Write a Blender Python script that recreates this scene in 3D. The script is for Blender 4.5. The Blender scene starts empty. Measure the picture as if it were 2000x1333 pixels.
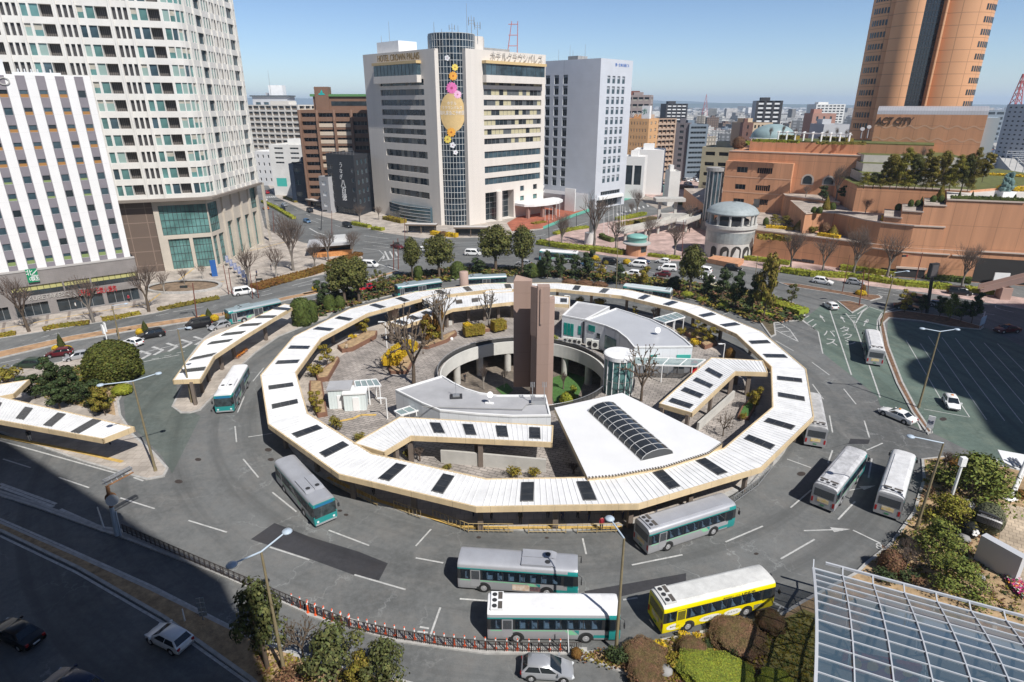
import bpy,bmesh,math,random
from mathutils import Vector,Matrix
from mathutils.geometry import tessellate_polygon
R=math.radians
sc=bpy.context.scene
col=sc.collection
random.seed(7)
# --- camera, sky, sun, exposure
F,PITCH,H=1196.0,R(21.1),40.0
cd=bpy.data.cameras.new('camera');cam=bpy.data.objects.new('camera',cd);col.objects.link(cam)
cd.sensor_width=36.0;cd.lens=36.0*F/2000.0
cd.clip_start=0.5;cd.clip_end=60000
cam.location=(0,0,H);cam.rotation_euler=(R(90)-PITCH,0,0)
sc.camera=cam
SUN_EL,SUN_DIR=R(49),Vector((0.61,-0.79))
w=bpy.data.worlds.new('World');sc.world=w;w.use_nodes=True
nt=w.node_tree;bg=nt.nodes['Background']
sky=nt.nodes.new('ShaderNodeTexSky');sky.sky_type='NISHITA';sky.sun_disc=False
sky.sun_elevation=SUN_EL;sky.sun_rotation=R(142);sky.altitude=40
sky.air_density=1.0;sky.dust_density=0.25;sky.ozone_density=1.0
tint=nt.nodes.new('ShaderNodeMix');tint.data_type='RGBA';tint.blend_type='MULTIPLY';tint.inputs[0].default_value=1.0
tint.inputs[7].default_value=(0.82,0.96,1.22,1);nt.links.new(sky.outputs[0],tint.inputs[6])
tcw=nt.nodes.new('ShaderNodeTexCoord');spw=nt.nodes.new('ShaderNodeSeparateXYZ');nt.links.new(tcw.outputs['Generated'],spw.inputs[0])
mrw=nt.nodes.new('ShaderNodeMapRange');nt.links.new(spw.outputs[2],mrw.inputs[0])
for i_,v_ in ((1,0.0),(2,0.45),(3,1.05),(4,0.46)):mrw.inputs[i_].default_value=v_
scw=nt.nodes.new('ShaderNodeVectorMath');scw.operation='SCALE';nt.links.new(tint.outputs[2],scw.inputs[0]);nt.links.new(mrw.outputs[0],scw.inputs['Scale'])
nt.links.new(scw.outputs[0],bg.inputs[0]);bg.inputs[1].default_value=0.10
sc.cycles.volume_bounces=1;sc.cycles.max_bounces=8;sc.cycles.transparent_max_bounces=12
sl=bpy.data.lights.new('sun','SUN');sl.energy=5.0;sl.angle=R(0.5);sl.color=(1.0,0.965,0.915)
so=bpy.data.objects.new('sun',sl);col.objects.link(so)
_d=Vector((-SUN_DIR.x*math.cos(SUN_EL),-SUN_DIR.y*math.cos(SUN_EL),-math.sin(SUN_EL)))
so.rotation_euler=_d.to_track_quat('-Z','Y').to_euler();so.location=(60,-80,150)
sc.view_settings.view_transform='Standard';sc.view_settings.look='None'
sc.view_settings.exposure=0.15;sc.view_settings.gamma=1.0
# --- measuring helpers
CP,SP=math.cos(PITCH),math.sin(PITCH)
def G(px,py,z=0.0):
 """ground (or level z) point that the photo shows at px, py"""
 t=math.tan(math.atan((py-666.5)/F)+PITCH)
 Y=(H-z)/t
 return Vector(((px-1000.0)/F*(Y*CP+(H-z)*SP),Y,z))
def GP(pts,z=0.0):return [G(x,y,z).xy for x,y in pts]
def ZH(py,Y):
 """height of a point at distance Y seen at row py"""
 return H-Y*math.tan(math.atan((py-666.5)/F)+PITCH)
def XH(px,py,Y):
 z=ZH(py,Y);return (px-1000.0)/F*(Y*CP+(H-z)*SP)
 # --- scene helpers
def empty(name,loc,rz=0.0,label=None,cat=None,group=None):
 o=bpy.data.objects.new(name,None);col.objects.link(o)
 o.location=loc;o.rotation_euler=(0,0,rz);o.empty_display_size=0.5
 if label:o['label']=label
 if cat:o['category']=cat
 if group:o['group']=group
 return o
def tag(o,label,cat,group=None):
 o['label']=label;o['category']=cat
 if group:o['group']=group
 return o
def kind(o,k):o['kind']=k;return o
def wloc(o):
 v=Vector((0,0,0))
 while o is not None:v+=o.location;o=o.parent
 return v
def area2(p):return sum(p[i][0]*p[(i+1)%len(p)][1]-p[(i+1)%len(p)][0]*p[i][1] for i in range(len(p)))
def ccw(p):return list(p) if area2(p)>0 else list(reversed(p))
class MB:
 def __init__(s):s.v=[];s.f=[];s.m=[];s.sm=[]
 def add(s,vs,fs,m=0,smooth=False):
  b=len(s.v);s.v+=[tuple(x) for x in vs]
  for f in fs:s.f.append(tuple(b+i for i in f));s.m.append(m);s.sm.append(smooth)
  return s
 def quad(s,a,b,c,d,m=0):return s.add([a,b,c,d],[(0,1,2,3)],m)
 def box(s,x0,y0,z0,x1,y1,z1,m=0):
  return s.add([(x0,y0,z0),(x1,y0,z0),(x1,y1,z0),(x0,y1,z0),(x0,y0,z1),(x1,y0,z1),(x1,y1,z1),(x0,y1,z1)],[(0,3,2,1),(4,5,6,7),(0,1,5,4),(1,2,6,5),(2,3,7,6),(3,0,4,7)],m)
 def obox(s,c,ux,sx,sy,z0,z1,m=0):
  """box centred at c (xy), axis ux (xy), full sizes sx along ux and sy across"""
  u=Vector(ux).to_2d().normalized();n=Vector((-u.y,u.x));c=Vector(c).to_2d()
  p=[c-u*sx/2-n*sy/2,c+u*sx/2-n*sy/2,c+u*sx/2+n*sy/2,c-u*sx/2+n*sy/2]
  return s.prism(p,z0,z1,m)
 def bar(s,a,b,wd,h,m=0):
  """rectangular bar from a to b (3d), width wd, height h (its top at the points)"""
  a=Vector(a);b=Vector(b);u=(b-a);n=Vector((-u.y,u.x,0))
  n=n.normalized()*wd/2 if n.length>1e-6 else Vector((wd/2,0,0))
  d=Vector((0,0,-h))
  vs=[a-n,a+n,a+n+d,a-n+d,b-n,b+n,b+n+d,b-n+d]
  return s.add(vs,[(0,1,2,3),(7,6,5,4),(0,4,5,1),(1,5,6,2),(2,6,7,3),(3,7,4,0)],m)
 def prism(s,poly,z0,z1,m=0,mt=None,bottom=True):
  p=[Vector((a[0],a[1])) for a in poly];p=ccw(p);n=len(p)
  s.add([(a.x,a.y,z0) for a in p]+[(a.x,a.y,z1) for a in p],[(i,(i+1)%n,n+(i+1)%n,n+i) for i in range(n)],m)
  tri=tessellate_polygon([[Vector((a.x,a.y,0)) for a in p]])
  tt=[]
  for t in tri:
   a,b,c=[p[i] for i in t]
   tt.append(tuple(t) if (b-a).x*(c-a).y-(b-a).y*(c-a).x>0 else (t[0],t[2],t[1]))
  s.add([(a.x,a.y,z1) for a in p],tt,m if mt is None else mt)
  if bottom:s.add([(a.x,a.y,z0) for a in p],[tuple(reversed(t)) for t in tt],m)
  return s
 def sheet(s,poly,z,m=0):
  p=ccw([Vector((a[0],a[1])) for a in poly])
  tt=[]
  for t in tessellate_polygon([[Vector((a.x,a.y,0)) for a in p]]):
   a,b,c=[p[i] for i in t]
   tt.append(tuple(t) if (b-a).x*(c-a).y-(b-a).y*(c-a).x>0 else (t[0],t[2],t[1]))
  return s.add([(a.x,a.y,z) for a in p],tt,m)
 def tube(s,a,b,r0,r1=None,n=8,m=0,caps=True,smooth=True):
  a=Vector(a);b=Vector(b);r1=r0 if r1 is None else r1
  d=(b-a).normalized();x=d.orthogonal().normalized();y=d.cross(x)
  vs=[]
  for c,r in ((a,r0),(b,r1)):
   for i in range(n):
    t=2*math.pi*i/n;vs.append(c+(x*math.cos(t)+y*math.sin(t))*r)
  s.add(vs,[(i,(i+1)%n,n+(i+1)%n,n+i) for i in range(n)],m,smooth)
  if caps:s.add(vs[:n],[tuple(reversed(range(n)))],m);s.add(vs[n:],[tuple(range(n))],m)
  return s
 def path(s,pts,r,n=6,m=0):
  for i in range(len(pts)-1):s.tube(pts[i],pts[i+1],r,r,n,m,caps=True)
  return s
 def lathe(s,prof,c,n=24,m=0,smooth=True,a0=0.0,a1=2*math.pi):
  full=abs(a1-a0-2*math.pi)<1e-6;k=n if full else n+1
  vs=[]
  for r,z in prof:
   for i in range(k):
    t=a0+(a1-a0)*i/n;vs.append((c[0]+r*math.cos(t),c[1]+r*math.sin(t),c[2]+z))
  fs=[]
  for j in range(len(prof)-1):
   for i in range(n):
    i2=(i+1)%k;fs.append((j*k+i,j*k+i2,(j+1)*k+i2,(j+1)*k+i))
  return s.add(vs,fs,m,smooth)
 def build(s,name,mats,parent=None,local=False,angle=None):
  me=bpy.data.meshes.new(name)
  off=Vector((0,0,0)) if (parent is None or local) else wloc(parent)
  me.from_pydata([(x-off.x,y-off.y,z-off.z) for x,y,z in s.v],[],s.f)
  if not isinstance(mats,(list,tuple)):mats=[mats]
  for mm in mats:me.materials.append(mm)
  me.polygons.foreach_set('material_index',s.m)
  me.polygons.foreach_set('use_smooth',[True]*len(s.m) if angle else s.sm)
  if angle:me.set_sharp_from_angle(angle=R(angle))
  me.update()
  o=bpy.data.objects.new(name,me);col.objects.link(o)
  if parent is not None:o.parent=parent
  return o
KIDS={}
def kids(o):return [c for c in o.children]
def copy_tree(o,parent=None):
 c=o.copy();col.objects.link(c)
 if parent is not None:c.parent=parent
 for ch in kids(o):copy_tree(ch,c)
 return c
def recolor(o,slot,m):
 o.material_slots[slot].link='OBJECT';o.material_slots[slot].material=m
_used=set()
def place(proto,loc,rz,label,cat=None,group=None,scale=None):
 """the first use moves the prototype itself, later ones copy it with all its parts"""
 if proto.name in _used:o=copy_tree(proto)
 else :o=proto;_used.add(proto.name)
 o.location=loc;o.rotation_euler=(0,0,rz)
 o.scale=(1,1,1) if scale is None else ((scale,)*3 if isinstance(scale,(int,float)) else scale)
 o['label']=label
 if cat:o['category']=cat
 if group:o['group']=group
 elif 'group' in o:del o['group']
 return o
 # --- materials
MC={}
def mat(name,c,rough=0.6,metal=0.0,var=0.0,scale=1.0,bump=0.0,bscale=None,spec=0.5,island=0.0,emit=0.0,c2=None,detail=4.0,stretch=None,alpha=None,trans=0.0):
 if name in MC:return MC[name]
 m=bpy.data.materials.new(name);m.use_nodes=True;MC[name]=m
 t=m.node_tree;N=t.nodes;L=t.links;p=N['Principled BSDF']
 p.inputs['Base Color'].default_value=(*c,1);p.inputs['Roughness'].default_value=rough
 p.inputs['Metallic'].default_value=metal;p.inputs['Specular IOR Level'].default_value=spec
 if trans:p.inputs['Transmission Weight'].default_value=trans
 if alpha is not None:p.inputs['Alpha'].default_value=alpha
 tc=None
 def coords():
  nonlocal tc
  if tc is None:
   tc=N.new('ShaderNodeTexCoord')
  if stretch:
   mp=N.new('ShaderNodeMapping');mp.inputs['Scale'].default_value=stretch
   L.new(tc.outputs['Object'],mp.inputs[0]);return mp.outputs[0]
  return tc.outputs['Object']
 src=None
 if var>0:
  nz=N.new('ShaderNodeTexNoise');nz.inputs['Scale'].default_value=scale;nz.inputs['Detail'].default_value=detail
  nz.inputs['Roughness'].default_value=0.65
  L.new(coords(),nz.inputs['Vector'])
  r=N.new('ShaderNodeValToRGB');L.new(nz.outputs['Fac'],r.inputs[0])
  ca=c2 if c2 else tuple(x*(1-var) for x in c);cb=c if c2 else tuple(min(1,x*(1+var)) for x in c)
  r.color_ramp.elements[0].position=0.32;r.color_ramp.elements[0].color=(*ca,1)
  r.color_ramp.elements[1].position=0.68;r.color_ramp.elements[1].color=(*cb,1)
  src=r.outputs[0]
 if island>0:
  g=N.new('ShaderNodeNewGeometry');hs=N.new('ShaderNodeHueSaturation')
  mr=N.new('ShaderNodeMapRange');mr.inputs[3].default_value=1-island;mr.inputs[4].default_value=1+island
  L.new(g.outputs['Random Per Island'],mr.inputs[0]);L.new(mr.outputs[0],hs.inputs['Value'])
  mr2=N.new('ShaderNodeMapRange');mr2.inputs[3].default_value=0.5-island*0.06;mr2.inputs[4].default_value=0.5+island*0.05
  mul=N.new('ShaderNodeMath');mul.operation='MULTIPLY';mul.inputs[1].default_value=7.31
  fr=N.new('ShaderNodeMath');fr.operation='FRACT'
  L.new(g.outputs['Random Per Island'],mul.inputs[0]);L.new(mul.outputs[0],fr.inputs[0]);L.new(fr.outputs[0],mr2.inputs[0])
  L.new(mr2.outputs[0],hs.inputs['Hue'])
  if src is not None:L.new(src,hs.inputs['Color'])
  else :hs.inputs['Color'].default_value=(*c,1)
  src=hs.outputs[0]
 if src is not None:L.new(src,p.inputs['Base Color'])
 if bump>0:
  nb=N.new('ShaderNodeTexNoise');nb.inputs['Scale'].default_value=bscale or scale*4;nb.inputs['Detail'].default_value=3
  L.new(coords(),nb.inputs['Vector'])
  b=N.new('ShaderNodeBump');b.inputs['Strength'].default_value=bump;b.inputs['Distance'].default_value=0.05
  L.new(nb.outputs['Fac'],b.inputs['Height']);L.new(b.outputs[0],p.inputs['Normal'])
 if emit:p.inputs['Emission Color'].default_value=(*c,1);p.inputs['Emission Strength'].default_value=emit
 return m
def panel_mat(name,c,pz=1.2,ps=2.4,ang=0.0,line=0.72,var=0.06,rough=0.65,lw=0.05,vscale=0.25,z0=0.0,streak=0.0):
 """wall cladding with joints: horizontal every pz, vertical every ps along the direction ang"""
 if name in MC:return MC[name]
 m=bpy.data.materials.new(name);m.use_nodes=True;MC[name]=m
 t=m.node_tree;N=t.nodes;L=t.links;p=N['Principled BSDF'];p.inputs['Roughness'].default_value=rough
 tc=N.new('ShaderNodeTexCoord');sp=N.new('ShaderNodeSeparateXYZ');L.new(tc.outputs['Object'],sp.inputs[0])
 def M(op,a,b=None):
  n=N.new('ShaderNodeMath');n.operation=op
  for i,x in enumerate((a,b)):
   if x is None:continue
   if isinstance(x,(int,float)):n.inputs[i].default_value=x
   else :L.new(x,n.inputs[i])
  return n.outputs[0]
 def joint(src,step):
  f=M('FRACT',M('DIVIDE',src,step));return M('LESS_THAN',f,lw/step)
 j=joint(M('ADD',sp.outputs[2],200+z0),pz)
 if ps:
  u=M('ADD',M('MULTIPLY',sp.outputs[0],math.cos(ang)),M('MULTIPLY',sp.outputs[1],math.sin(ang)))
  j=M('MAXIMUM',j,joint(M('ADD',u,500),ps))
 nz=N.new('ShaderNodeTexNoise');nz.inputs['Scale'].default_value=vscale;nz.inputs['Detail'].default_value=6
 if streak:
  mp=N.new('ShaderNodeMapping');mp.inputs['Scale'].default_value=(3,3,streak);L.new(tc.outputs['Object'],mp.inputs[0]);L.new(mp.outputs[0],nz.inputs[0])
 else :L.new(tc.outputs['Object'],nz.inputs[0])
 mr=N.new('ShaderNodeMapRange');mr.inputs[1].default_value=.3;mr.inputs[2].default_value=.7
 mr.inputs[3].default_value=1-var;mr.inputs[4].default_value=1+var;L.new(nz.outputs['Fac'],mr.inputs[0])
 k=M('MULTIPLY',mr.outputs[0],M('SUBTRACT',1.0,M('MULTIPLY',j,1-line)))
 mx=N.new('ShaderNodeVectorMath');mx.operation='SCALE';mx.inputs[0].default_value=c;L.new(k,mx.inputs['Scale'])
 L.new(mx.outputs[0],p.inputs['Base Color'])
 return m
def asphalt_mat(name,c,tint=None,crack=1.0):
 if name in MC:return MC[name]
 m=bpy.data.materials.new(name);m.use_nodes=True;MC[name]=m
 t=m.node_tree;N=t.nodes;L=t.links;p=N['Principled BSDF']
 p.inputs['Roughness'].default_value=0.85;p.inputs['Specular IOR Level'].default_value=0.3
 tc=N.new('ShaderNodeTexCoord');O=tc.outputs['Object']
 def noise(sc_,det=5,rough=.6,v=O):
  n=N.new('ShaderNodeTexNoise');n.inputs['Scale'].default_value=sc_;n.inputs['Detail'].default_value=det;n.inputs['Roughness'].default_value=rough
  L.new(v,n.inputs['Vector']);return n
 def mix(f,a,b,bt='MIX'):
  n=N.new('ShaderNodeMix');n.data_type='RGBA';n.blend_type=bt
  for s,x in ((n.inputs[0],f),(n.inputs[6],a),(n.inputs[7],b)):
   if isinstance(x,(int,float)):s.default_value=x
   elif isinstance(x,tuple):s.default_value=(*x,1)
   else :L.new(x,s)
  return n.outputs[2]
 def ramp(x,a,b,ca=0.0,cb=1.0):
  n=N.new('ShaderNodeMapRange');n.inputs[1].default_value=a;n.inputs[2].default_value=b;n.inputs[3].default_value=ca;n.inputs[4].default_value=cb
  L.new(x,n.inputs[0]);return n.outputs[0]
 dark=tuple(x*0.58 for x in c);lite=tuple(x*1.5 for x in c)
 b=mix(ramp(noise(0.05,7,.7).outputs['Fac'],.36,.64),dark,lite);b=mix(.35,b,c)
 b=mix(ramp(noise(0.35,6,.7).outputs['Fac'],.46,.66,0,.6),b,tint or lite)
 b=mix(ramp(noise(9,3).outputs['Fac'],.3,.7,0,.35),b,dark)
 b=mix(ramp(noise(1.6,6,.75).outputs['Fac'],.42,.7,0,.4),b,lite)
 nd=noise(0.5,4);ad=N.new('ShaderNodeVectorMath');ad.operation='ADD'
 s2=N.new('ShaderNodeVectorMath');s2.operation='SCALE';s2.inputs['Scale'].default_value=3.0
 L.new(nd.outputs['Color'],s2.inputs[0]);L.new(O,ad.inputs[0]);L.new(s2.outputs[0],ad.inputs[1])
 vo=N.new('ShaderNodeTexVoronoi');vo.feature='DISTANCE_TO_EDGE';vo.inputs['Scale'].default_value=0.16
 L.new(ad.outputs[0],vo.inputs['Vector'])
 line=ramp(vo.outputs['Distance'],0.0,0.012,1,0)
 msk=ramp(noise(0.07,3).outputs['Fac'],.47,.58,0,.62*crack)
 mu=N.new('ShaderNodeMath');mu.operation='MULTIPLY';L.new(line,mu.inputs[0]);L.new(msk,mu.inputs[1])
 b=mix(mu.outputs[0],b,tuple(min(1,x*2.3) for x in c))
 b=mix(ramp(noise(0.13,9,.8).outputs['Fac'],.60,.72,0,.5*crack),b,tuple(min(1,x*1.7) for x in c))
 st=ramp(noise(0.22,6,.7).outputs['Fac'],.62,.76,0,.55)
 b=mix(st,b,tuple(x*.5 for x in c))
 sb=N.new('ShaderNodeVectorMath');sb.operation='SUBTRACT';sb.inputs[1].default_value=(3.3,88.6,0);L.new(O,sb.inputs[0])
 ln=N.new('ShaderNodeVectorMath');ln.operation='LENGTH';L.new(sb.outputs[0],ln.inputs[0])
 s3=N.new('ShaderNodeSeparateXYZ');L.new(sb.outputs[0],s3.inputs[0]);at=N.new('ShaderNodeMath');at.operation='ARCTAN2';L.new(s3.outputs[1],at.inputs[0]);L.new(s3.outputs[0],at.inputs[1])
 am=N.new('ShaderNodeMath');am.operation='MULTIPLY';am.inputs[1].default_value=1.6;L.new(at.outputs[0],am.inputs[0])
 cb=N.new('ShaderNodeCombineXYZ');L.new(ln.outputs['Value'],cb.inputs[0]);L.new(am.outputs[0],cb.inputs[1])
 b=mix(ramp(noise(.42,4,.6,cb.outputs[0]).outputs['Fac'],.48,.66,0,.55),b,tuple(x*.55 for x in c))
 L.new(b,p.inputs['Base Color'])
 bn=N.new('ShaderNodeBump');bn.inputs['Strength'].default_value=.25;bn.inputs['Distance'].default_value=.02
 L.new(noise(25,2).outputs['Fac'],bn.inputs['Height']);L.new(bn.outputs[0],p.inputs['Normal'])
 return m
def paver_mat(name,c,sx=0.6,sy=0.3,mortar=(.12,.11,.10),var=.25,ang=0.0,ms=0.03,rings=None):
 """paving slabs (brick pattern on the ground plane) with blotchy wear"""
 if name in MC:return MC[name]
 m=bpy.data.materials.new(name);m.use_nodes=True;MC[name]=m
 t=m.node_tree;N=t.nodes;L=t.links;p=N['Principled BSDF'];p.inputs['Roughness'].default_value=.85
 tc=N.new('ShaderNodeTexCoord');mp=N.new('ShaderNodeMapping');mp.inputs['Rotation'].default_value=(0,0,ang)
 L.new(tc.outputs['Object'],mp.inputs[0])
 br=N.new('ShaderNodeTexBrick');L.new(mp.outputs[0],br.inputs[0])
 br.inputs['Color1'].default_value=(*[x*(1-var) for x in c],1);br.inputs['Color2'].default_value=(*[min(1,x*(1+var)) for x in c],1)
 br.inputs['Mortar'].default_value=(*mortar,1);br.inputs['Scale'].default_value=1.0
 br.inputs['Brick Width'].default_value=sx;br.inputs['Row Height'].default_value=sy;br.inputs['Mortar Size'].default_value=ms
 nz=N.new('ShaderNodeTexNoise');nz.inputs['Scale'].default_value=.3;nz.inputs['Detail'].default_value=7;L.new(tc.outputs['Object'],nz.inputs[0])
 mr=N.new('ShaderNodeMapRange');mr.inputs[1].default_value=.3;mr.inputs[2].default_value=.7;mr.inputs[3].default_value=.7;mr.inputs[4].default_value=1.25
 L.new(nz.outputs['Fac'],mr.inputs[0])
 vm=N.new('ShaderNodeVectorMath');vm.operation='SCALE';L.new(br.outputs[0],vm.inputs[0]);L.new(mr.outputs[0],vm.inputs['Scale'])
 L.new(vm.outputs[0],p.inputs['Base Color'])
 return m
ASPH=asphalt_mat('asphalt',(.138,.142,.140),(.215,.205,.19))
GREEN_ASPH=asphalt_mat('green_asphalt',(.105,.142,.12),(.18,.21,.165),.4)
LEFT_ASPH=asphalt_mat('dull_green_asphalt',(.108,.126,.115),(.18,.19,.165),.6)
PATCH=asphalt_mat('fresh_asphalt',(.045,.045,.05),(.06,.055,.055),.1)
PAINT=mat('road_paint',(.60,.60,.58),.7,var=.25,scale=2.4,detail=10,c2=(.33,.33,.32))
PAVE=paver_mat('beige_paving',(.42,.37,.32),.9,.9,(.30,.26,.22),.10)
PLAZA=paver_mat('grey_brown_paving',(.33,.295,.265),1.0,.5,(.10,.09,.085),.16,.4,.035)
PINK=paver_mat('pink_paving',(.46,.33,.29),1.6,1.6,(.36,.24,.21),.12,.8)
TAN=paver_mat('tan_tiles',(.46,.37,.27),.6,.6,(.24,.19,.14),.12,.6)
KERB=mat('kerb_stone',(.40,.39,.37),.8,var=.2,scale=1.5,bump=.1)
SOIL=mat('bare_soil',(.36,.25,.14),.95,var=.45,scale=1.3,detail=12,bump=.7,bscale=9)
MULCH=mat('dry_ground_cover',(.17,.095,.055),.95,var=.45,scale=1.4,detail=8,bump=.8,bscale=8)
LAWN=mat('dry_lawn',(.21,.19,.06),.95,var=.4,scale=.8,detail=8,bump=.6,bscale=12)
TURF=mat('green_turf',(.06,.14,.03),.95,var=.25,scale=2,bump=.5,bscale=14)
WHITE=mat('white_paint',(.80,.80,.79),.45,var=.05,scale=.8)
WROOF=mat('white_roof_sheet',(.735,.735,.73),.5,var=.10,scale=.55,detail=9)
BEIGE=panel_mat('beige_fascia',(.62,.48,.29),50,2.6,.6,.7,.12,.6,.05,.35,streak=.5)
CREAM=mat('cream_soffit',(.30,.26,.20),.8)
DARKM=mat('dark_metal',(.035,.035,.037),.5)
BRONZE=mat('bronze_pole',(.22,.18,.105),.55,var=.12,scale=2)
RUSTP=mat('red_brown_pole',(.17,.055,.038),.6)
STEEL=mat('grey_steel',(.45,.46,.47),.4,metal=.6)
LAMPG=mat('pale_blue_grey_paint',(.42,.50,.58),.4)
CONC=mat('concrete',(.48,.465,.43),.85,var=.12,scale=.5,detail=7,bump=.08)
GREYC=mat('grey_concrete',(.30,.295,.285),.85,var=.15,scale=.4,detail=7)
GLASS=mat('dark_window_glass',(.025,.034,.040),.06,spec=.6,var=.5,scale=.28,detail=2)
GLASSB=mat('blue_window_glass',(.05,.085,.105),.05,spec=.8,var=.4,scale=.3,detail=2)
GLASST=mat('teal_window_glass',(.10,.21,.20),.07,spec=.7,var=.45,scale=.22,detail=2)
CURT=mat('pale_curtain',(.40,.38,.32),.9,var=.15,scale=1)
BLACK=mat('black_rubber',(.018,.018,.018),.8)
# --- ground, roads, pavements
CX,CY=3.3,88.6
def st(o):o['kind']='structure';return o
def Zm(ox,oy,s):return lambda *p:[(ox+p[i]/s,oy+p[i+1]/s) for i in range(0,len(p),2)]
mb=MB();prof=[(20.6,0),(34,0),(60,0),(150,0),(420,0),(1500,0),(6000,0),(13500,0)]
mb.lathe([(r,z) for r,z in reversed(prof)],(CX,CY,0),96,0,False)
st(mb.build('road',ASPH))
mb=MB();mb.lathe([(13500,.05),(6000,.05),(1500,.05),(560,.05)],(CX,CY,0),96,0,False)
st(mb.build('city_ground',mat('city_ground',(.24,.245,.23),.9,var=.5,scale=.02,detail=8)))
PV=MB()
def pavement(name,pts,mtop,z=0.13,kerb=True,world=False):
 poly=[Vector(p) for p in (pts if world else GP(pts))]
 b=MB();b.prism(poly,-.05,z,0,1,bottom=False)
 return st(b.build(name,[KERB,mtop]))
def inset(poly,d):
 p=ccw([Vector((a[0],a[1])) for a in poly]);n=len(p);out=[]
 for i in range(n):
  a,b,c=p[i-1],p[i],p[(i+1)%n]
  e1=(b-a).normalized();e2=(c-b).normalized();n1=Vector((-e1.y,e1.x));n2=Vector((-e2.y,e2.x))
  m=(n1+n2);m=m.normalized() if m.length>1e-5 else n1
  out.append(b+m*d/max(.35,m.dot(n1)))
 return out
def bed(name,pts,mtop,z=0.13,kw=.28,world=False,dz=.04):
 """kerbed bed: stone rim and planted top"""
 poly=ccw([Vector(p) for p in (pts if world else GP(pts))])
 b=MB();b.prism(poly,-.05,z,0,0,bottom=False)
 inn=inset(poly,kw);b.sheet(inn,z+.012,1)
 return st(b.build(name,[KERB,mtop]))
c0,c1,c2,c3=Zm(0,866,2.8543),Zm(600,866,2.8543),Zm(1300,866,2.8543),Zm(0,400,2.8543)
c5,c6=Zm(600,400,2.8543),Zm(1300,400,2.8543)
k1,k2,k3,k6=Zm(480,340,4.9925),Zm(1020,330,4.9925),Zm(1200,170,5.553),Zm(1640,380,5.553)
k4,k5,kG=Zm(1400,240,5.553),Zm(1680,180,6.25),Zm(1720,850,3.6036)
kH,kS=Zm(0,480,6.667),Zm(1230,1080,5.27)
pavement('pavement_northwest',[(-420,745),(0,662),(300,613),(440,577),(504,563),(645,534),(700,517),(709,505),(704,497),(640,484),(592,475),(548,459),(518,447),(506,400),(470,352),(100,352),(-500,420)],PAVE)
pavement('pavement_north',[(505,338),(540,386),(600,415),(688,440),(748,455),(820,466),(960,465),(1060,448),(1120,424),(1185,402),(1250,384),(1240,352),(1000,318),(620,318)],PAVE)
mb=MB();mb.sheet(GP([(1000,452),(1062,446),(1118,421),(1150,410),(1122,405),(1060,396),(990,436)],.134),.136)
st(mb.build('brick_forecourt',paver_mat('red_brick_paving',(.36,.105,.055),.8,.4,(.26,.10,.07),.12)))
mb=MB();mb.sheet(GP([(1062,448),(1120,424),(1185,402),(1252,383),(1249,379),(1180,397),(1118,419),(1060,443)],.136),.142)
st(mb.build('green_cycle_path',mat('green_path_paint',(.10,.34,.26),.8,var=.15,scale=.6)))
pavement('pink_plaza',[(1052,474),(1080,462),(1140,446),(1180,436),(1262,424),(1330,412),(1400,396),(1480,430),(1600,500),(1760,548),(1830,560),(1962,583),(2150,610),(2150,560),(1700,470),(1480,470),(2300,640),(1990,603),(1815,570),(1760,566),(1560,535),(1400,512),(1290,508),(1200,502),(1110,488)][:10]+[(2250,620),(2250,645),(1995,604),(1815,574),(1700,560),(1560,537),(1400,513),(1290,510),(1200,503),(1110,489)],PINK)
pavement('far_pavement',[(1225,372),(1290,392),(1345,388),(1420,368),(1420,352),(1330,345),(1230,345)],PINK)
bed('median_strip_west',c3(-600,965,0,860,400,765,780,700,1050,658,1240,628,1600,535,2000,455,2000,440,1600,515,1240,605,1050,632,780,672,400,735,0,822,-600,915),mat('median_soil',(.36,.22,.12),.95,var=.35,scale=.8,detail=8),.2)
bed('planting_strip_north',[(566,640),(613,624),(700,594),(766,578),(790,566),(880,548),(1000,539),(1200,552),(1300,574),(1370,592),(1440,616),(1486,633),(1505,660),(1516,655),(1513,632),(1570,626),(1574,612),(1550,592),(1490,572),(1420,560),(1330,548),(1200,534),(1000,522),(880,522),(770,541),(700,562),(640,580),(575,596)],mat('dark_planting_soil',(.105,.085,.05),.95,var=.5,scale=1.2,detail=8,bump=.8,bscale=8),.15)
bed('taxi_lane_island',[(1634,589),(1660,589),(1692,597),(1664,613)],MULCH,.15)
bed('avenue_median_nose',[(1700,589),(1640,576),(1540,560),(1520,553),(1560,556),(1650,571),(1718,578),(1723,583)],MULCH,.15)
bed('taxi_pool_strip',[(1715,626),(1726,612),(1760,607),(1850,620),(1922,640),(1915,645),(1860,640),(1800,628),(1738,622),(1727,632),(1737,678),(1764,748),(1793,803),(1822,846),(1812,850),(1780,806),(1750,750),(1724,682)],MULCH,.15)
bed('avenue_median_west_nose',k1(560,1190,800,1140,1100,1070,1240,1040,1500,960,1480,945,1240,1010,1080,1050,780,1118,540,1170),mat('median_soil',(.36,.22,.12)),.2)
bed('arcade_island_west',[(335,796),(352,808),(372,808),(393,802),(408,786),(440,752),(470,718),(500,690),(546,658),(600,636),(640,622),(650,612),(575,598),(530,602),(450,622),(395,664),(362,708),(352,762)],PAVE,.15)
bed('garden_island_west',[(-420,740),(0,728),(100,712),(200,690),(262,690),(277,703),(274,720),(252,750),(233,785),(237,812),(262,850),(302,885),(330,916),(322,932),(285,939),(160,903),(0,846),(-420,720)][:1]+[(-250,752),(0,728),(100,712),(200,690),(262,690),(277,703),(274,720),(252,750),(233,785),(237,812),(262,850),(302,885),(330,916),(322,932),(285,939),(160,903),(0,846),(-250,764)],PAVE,.15)
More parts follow.
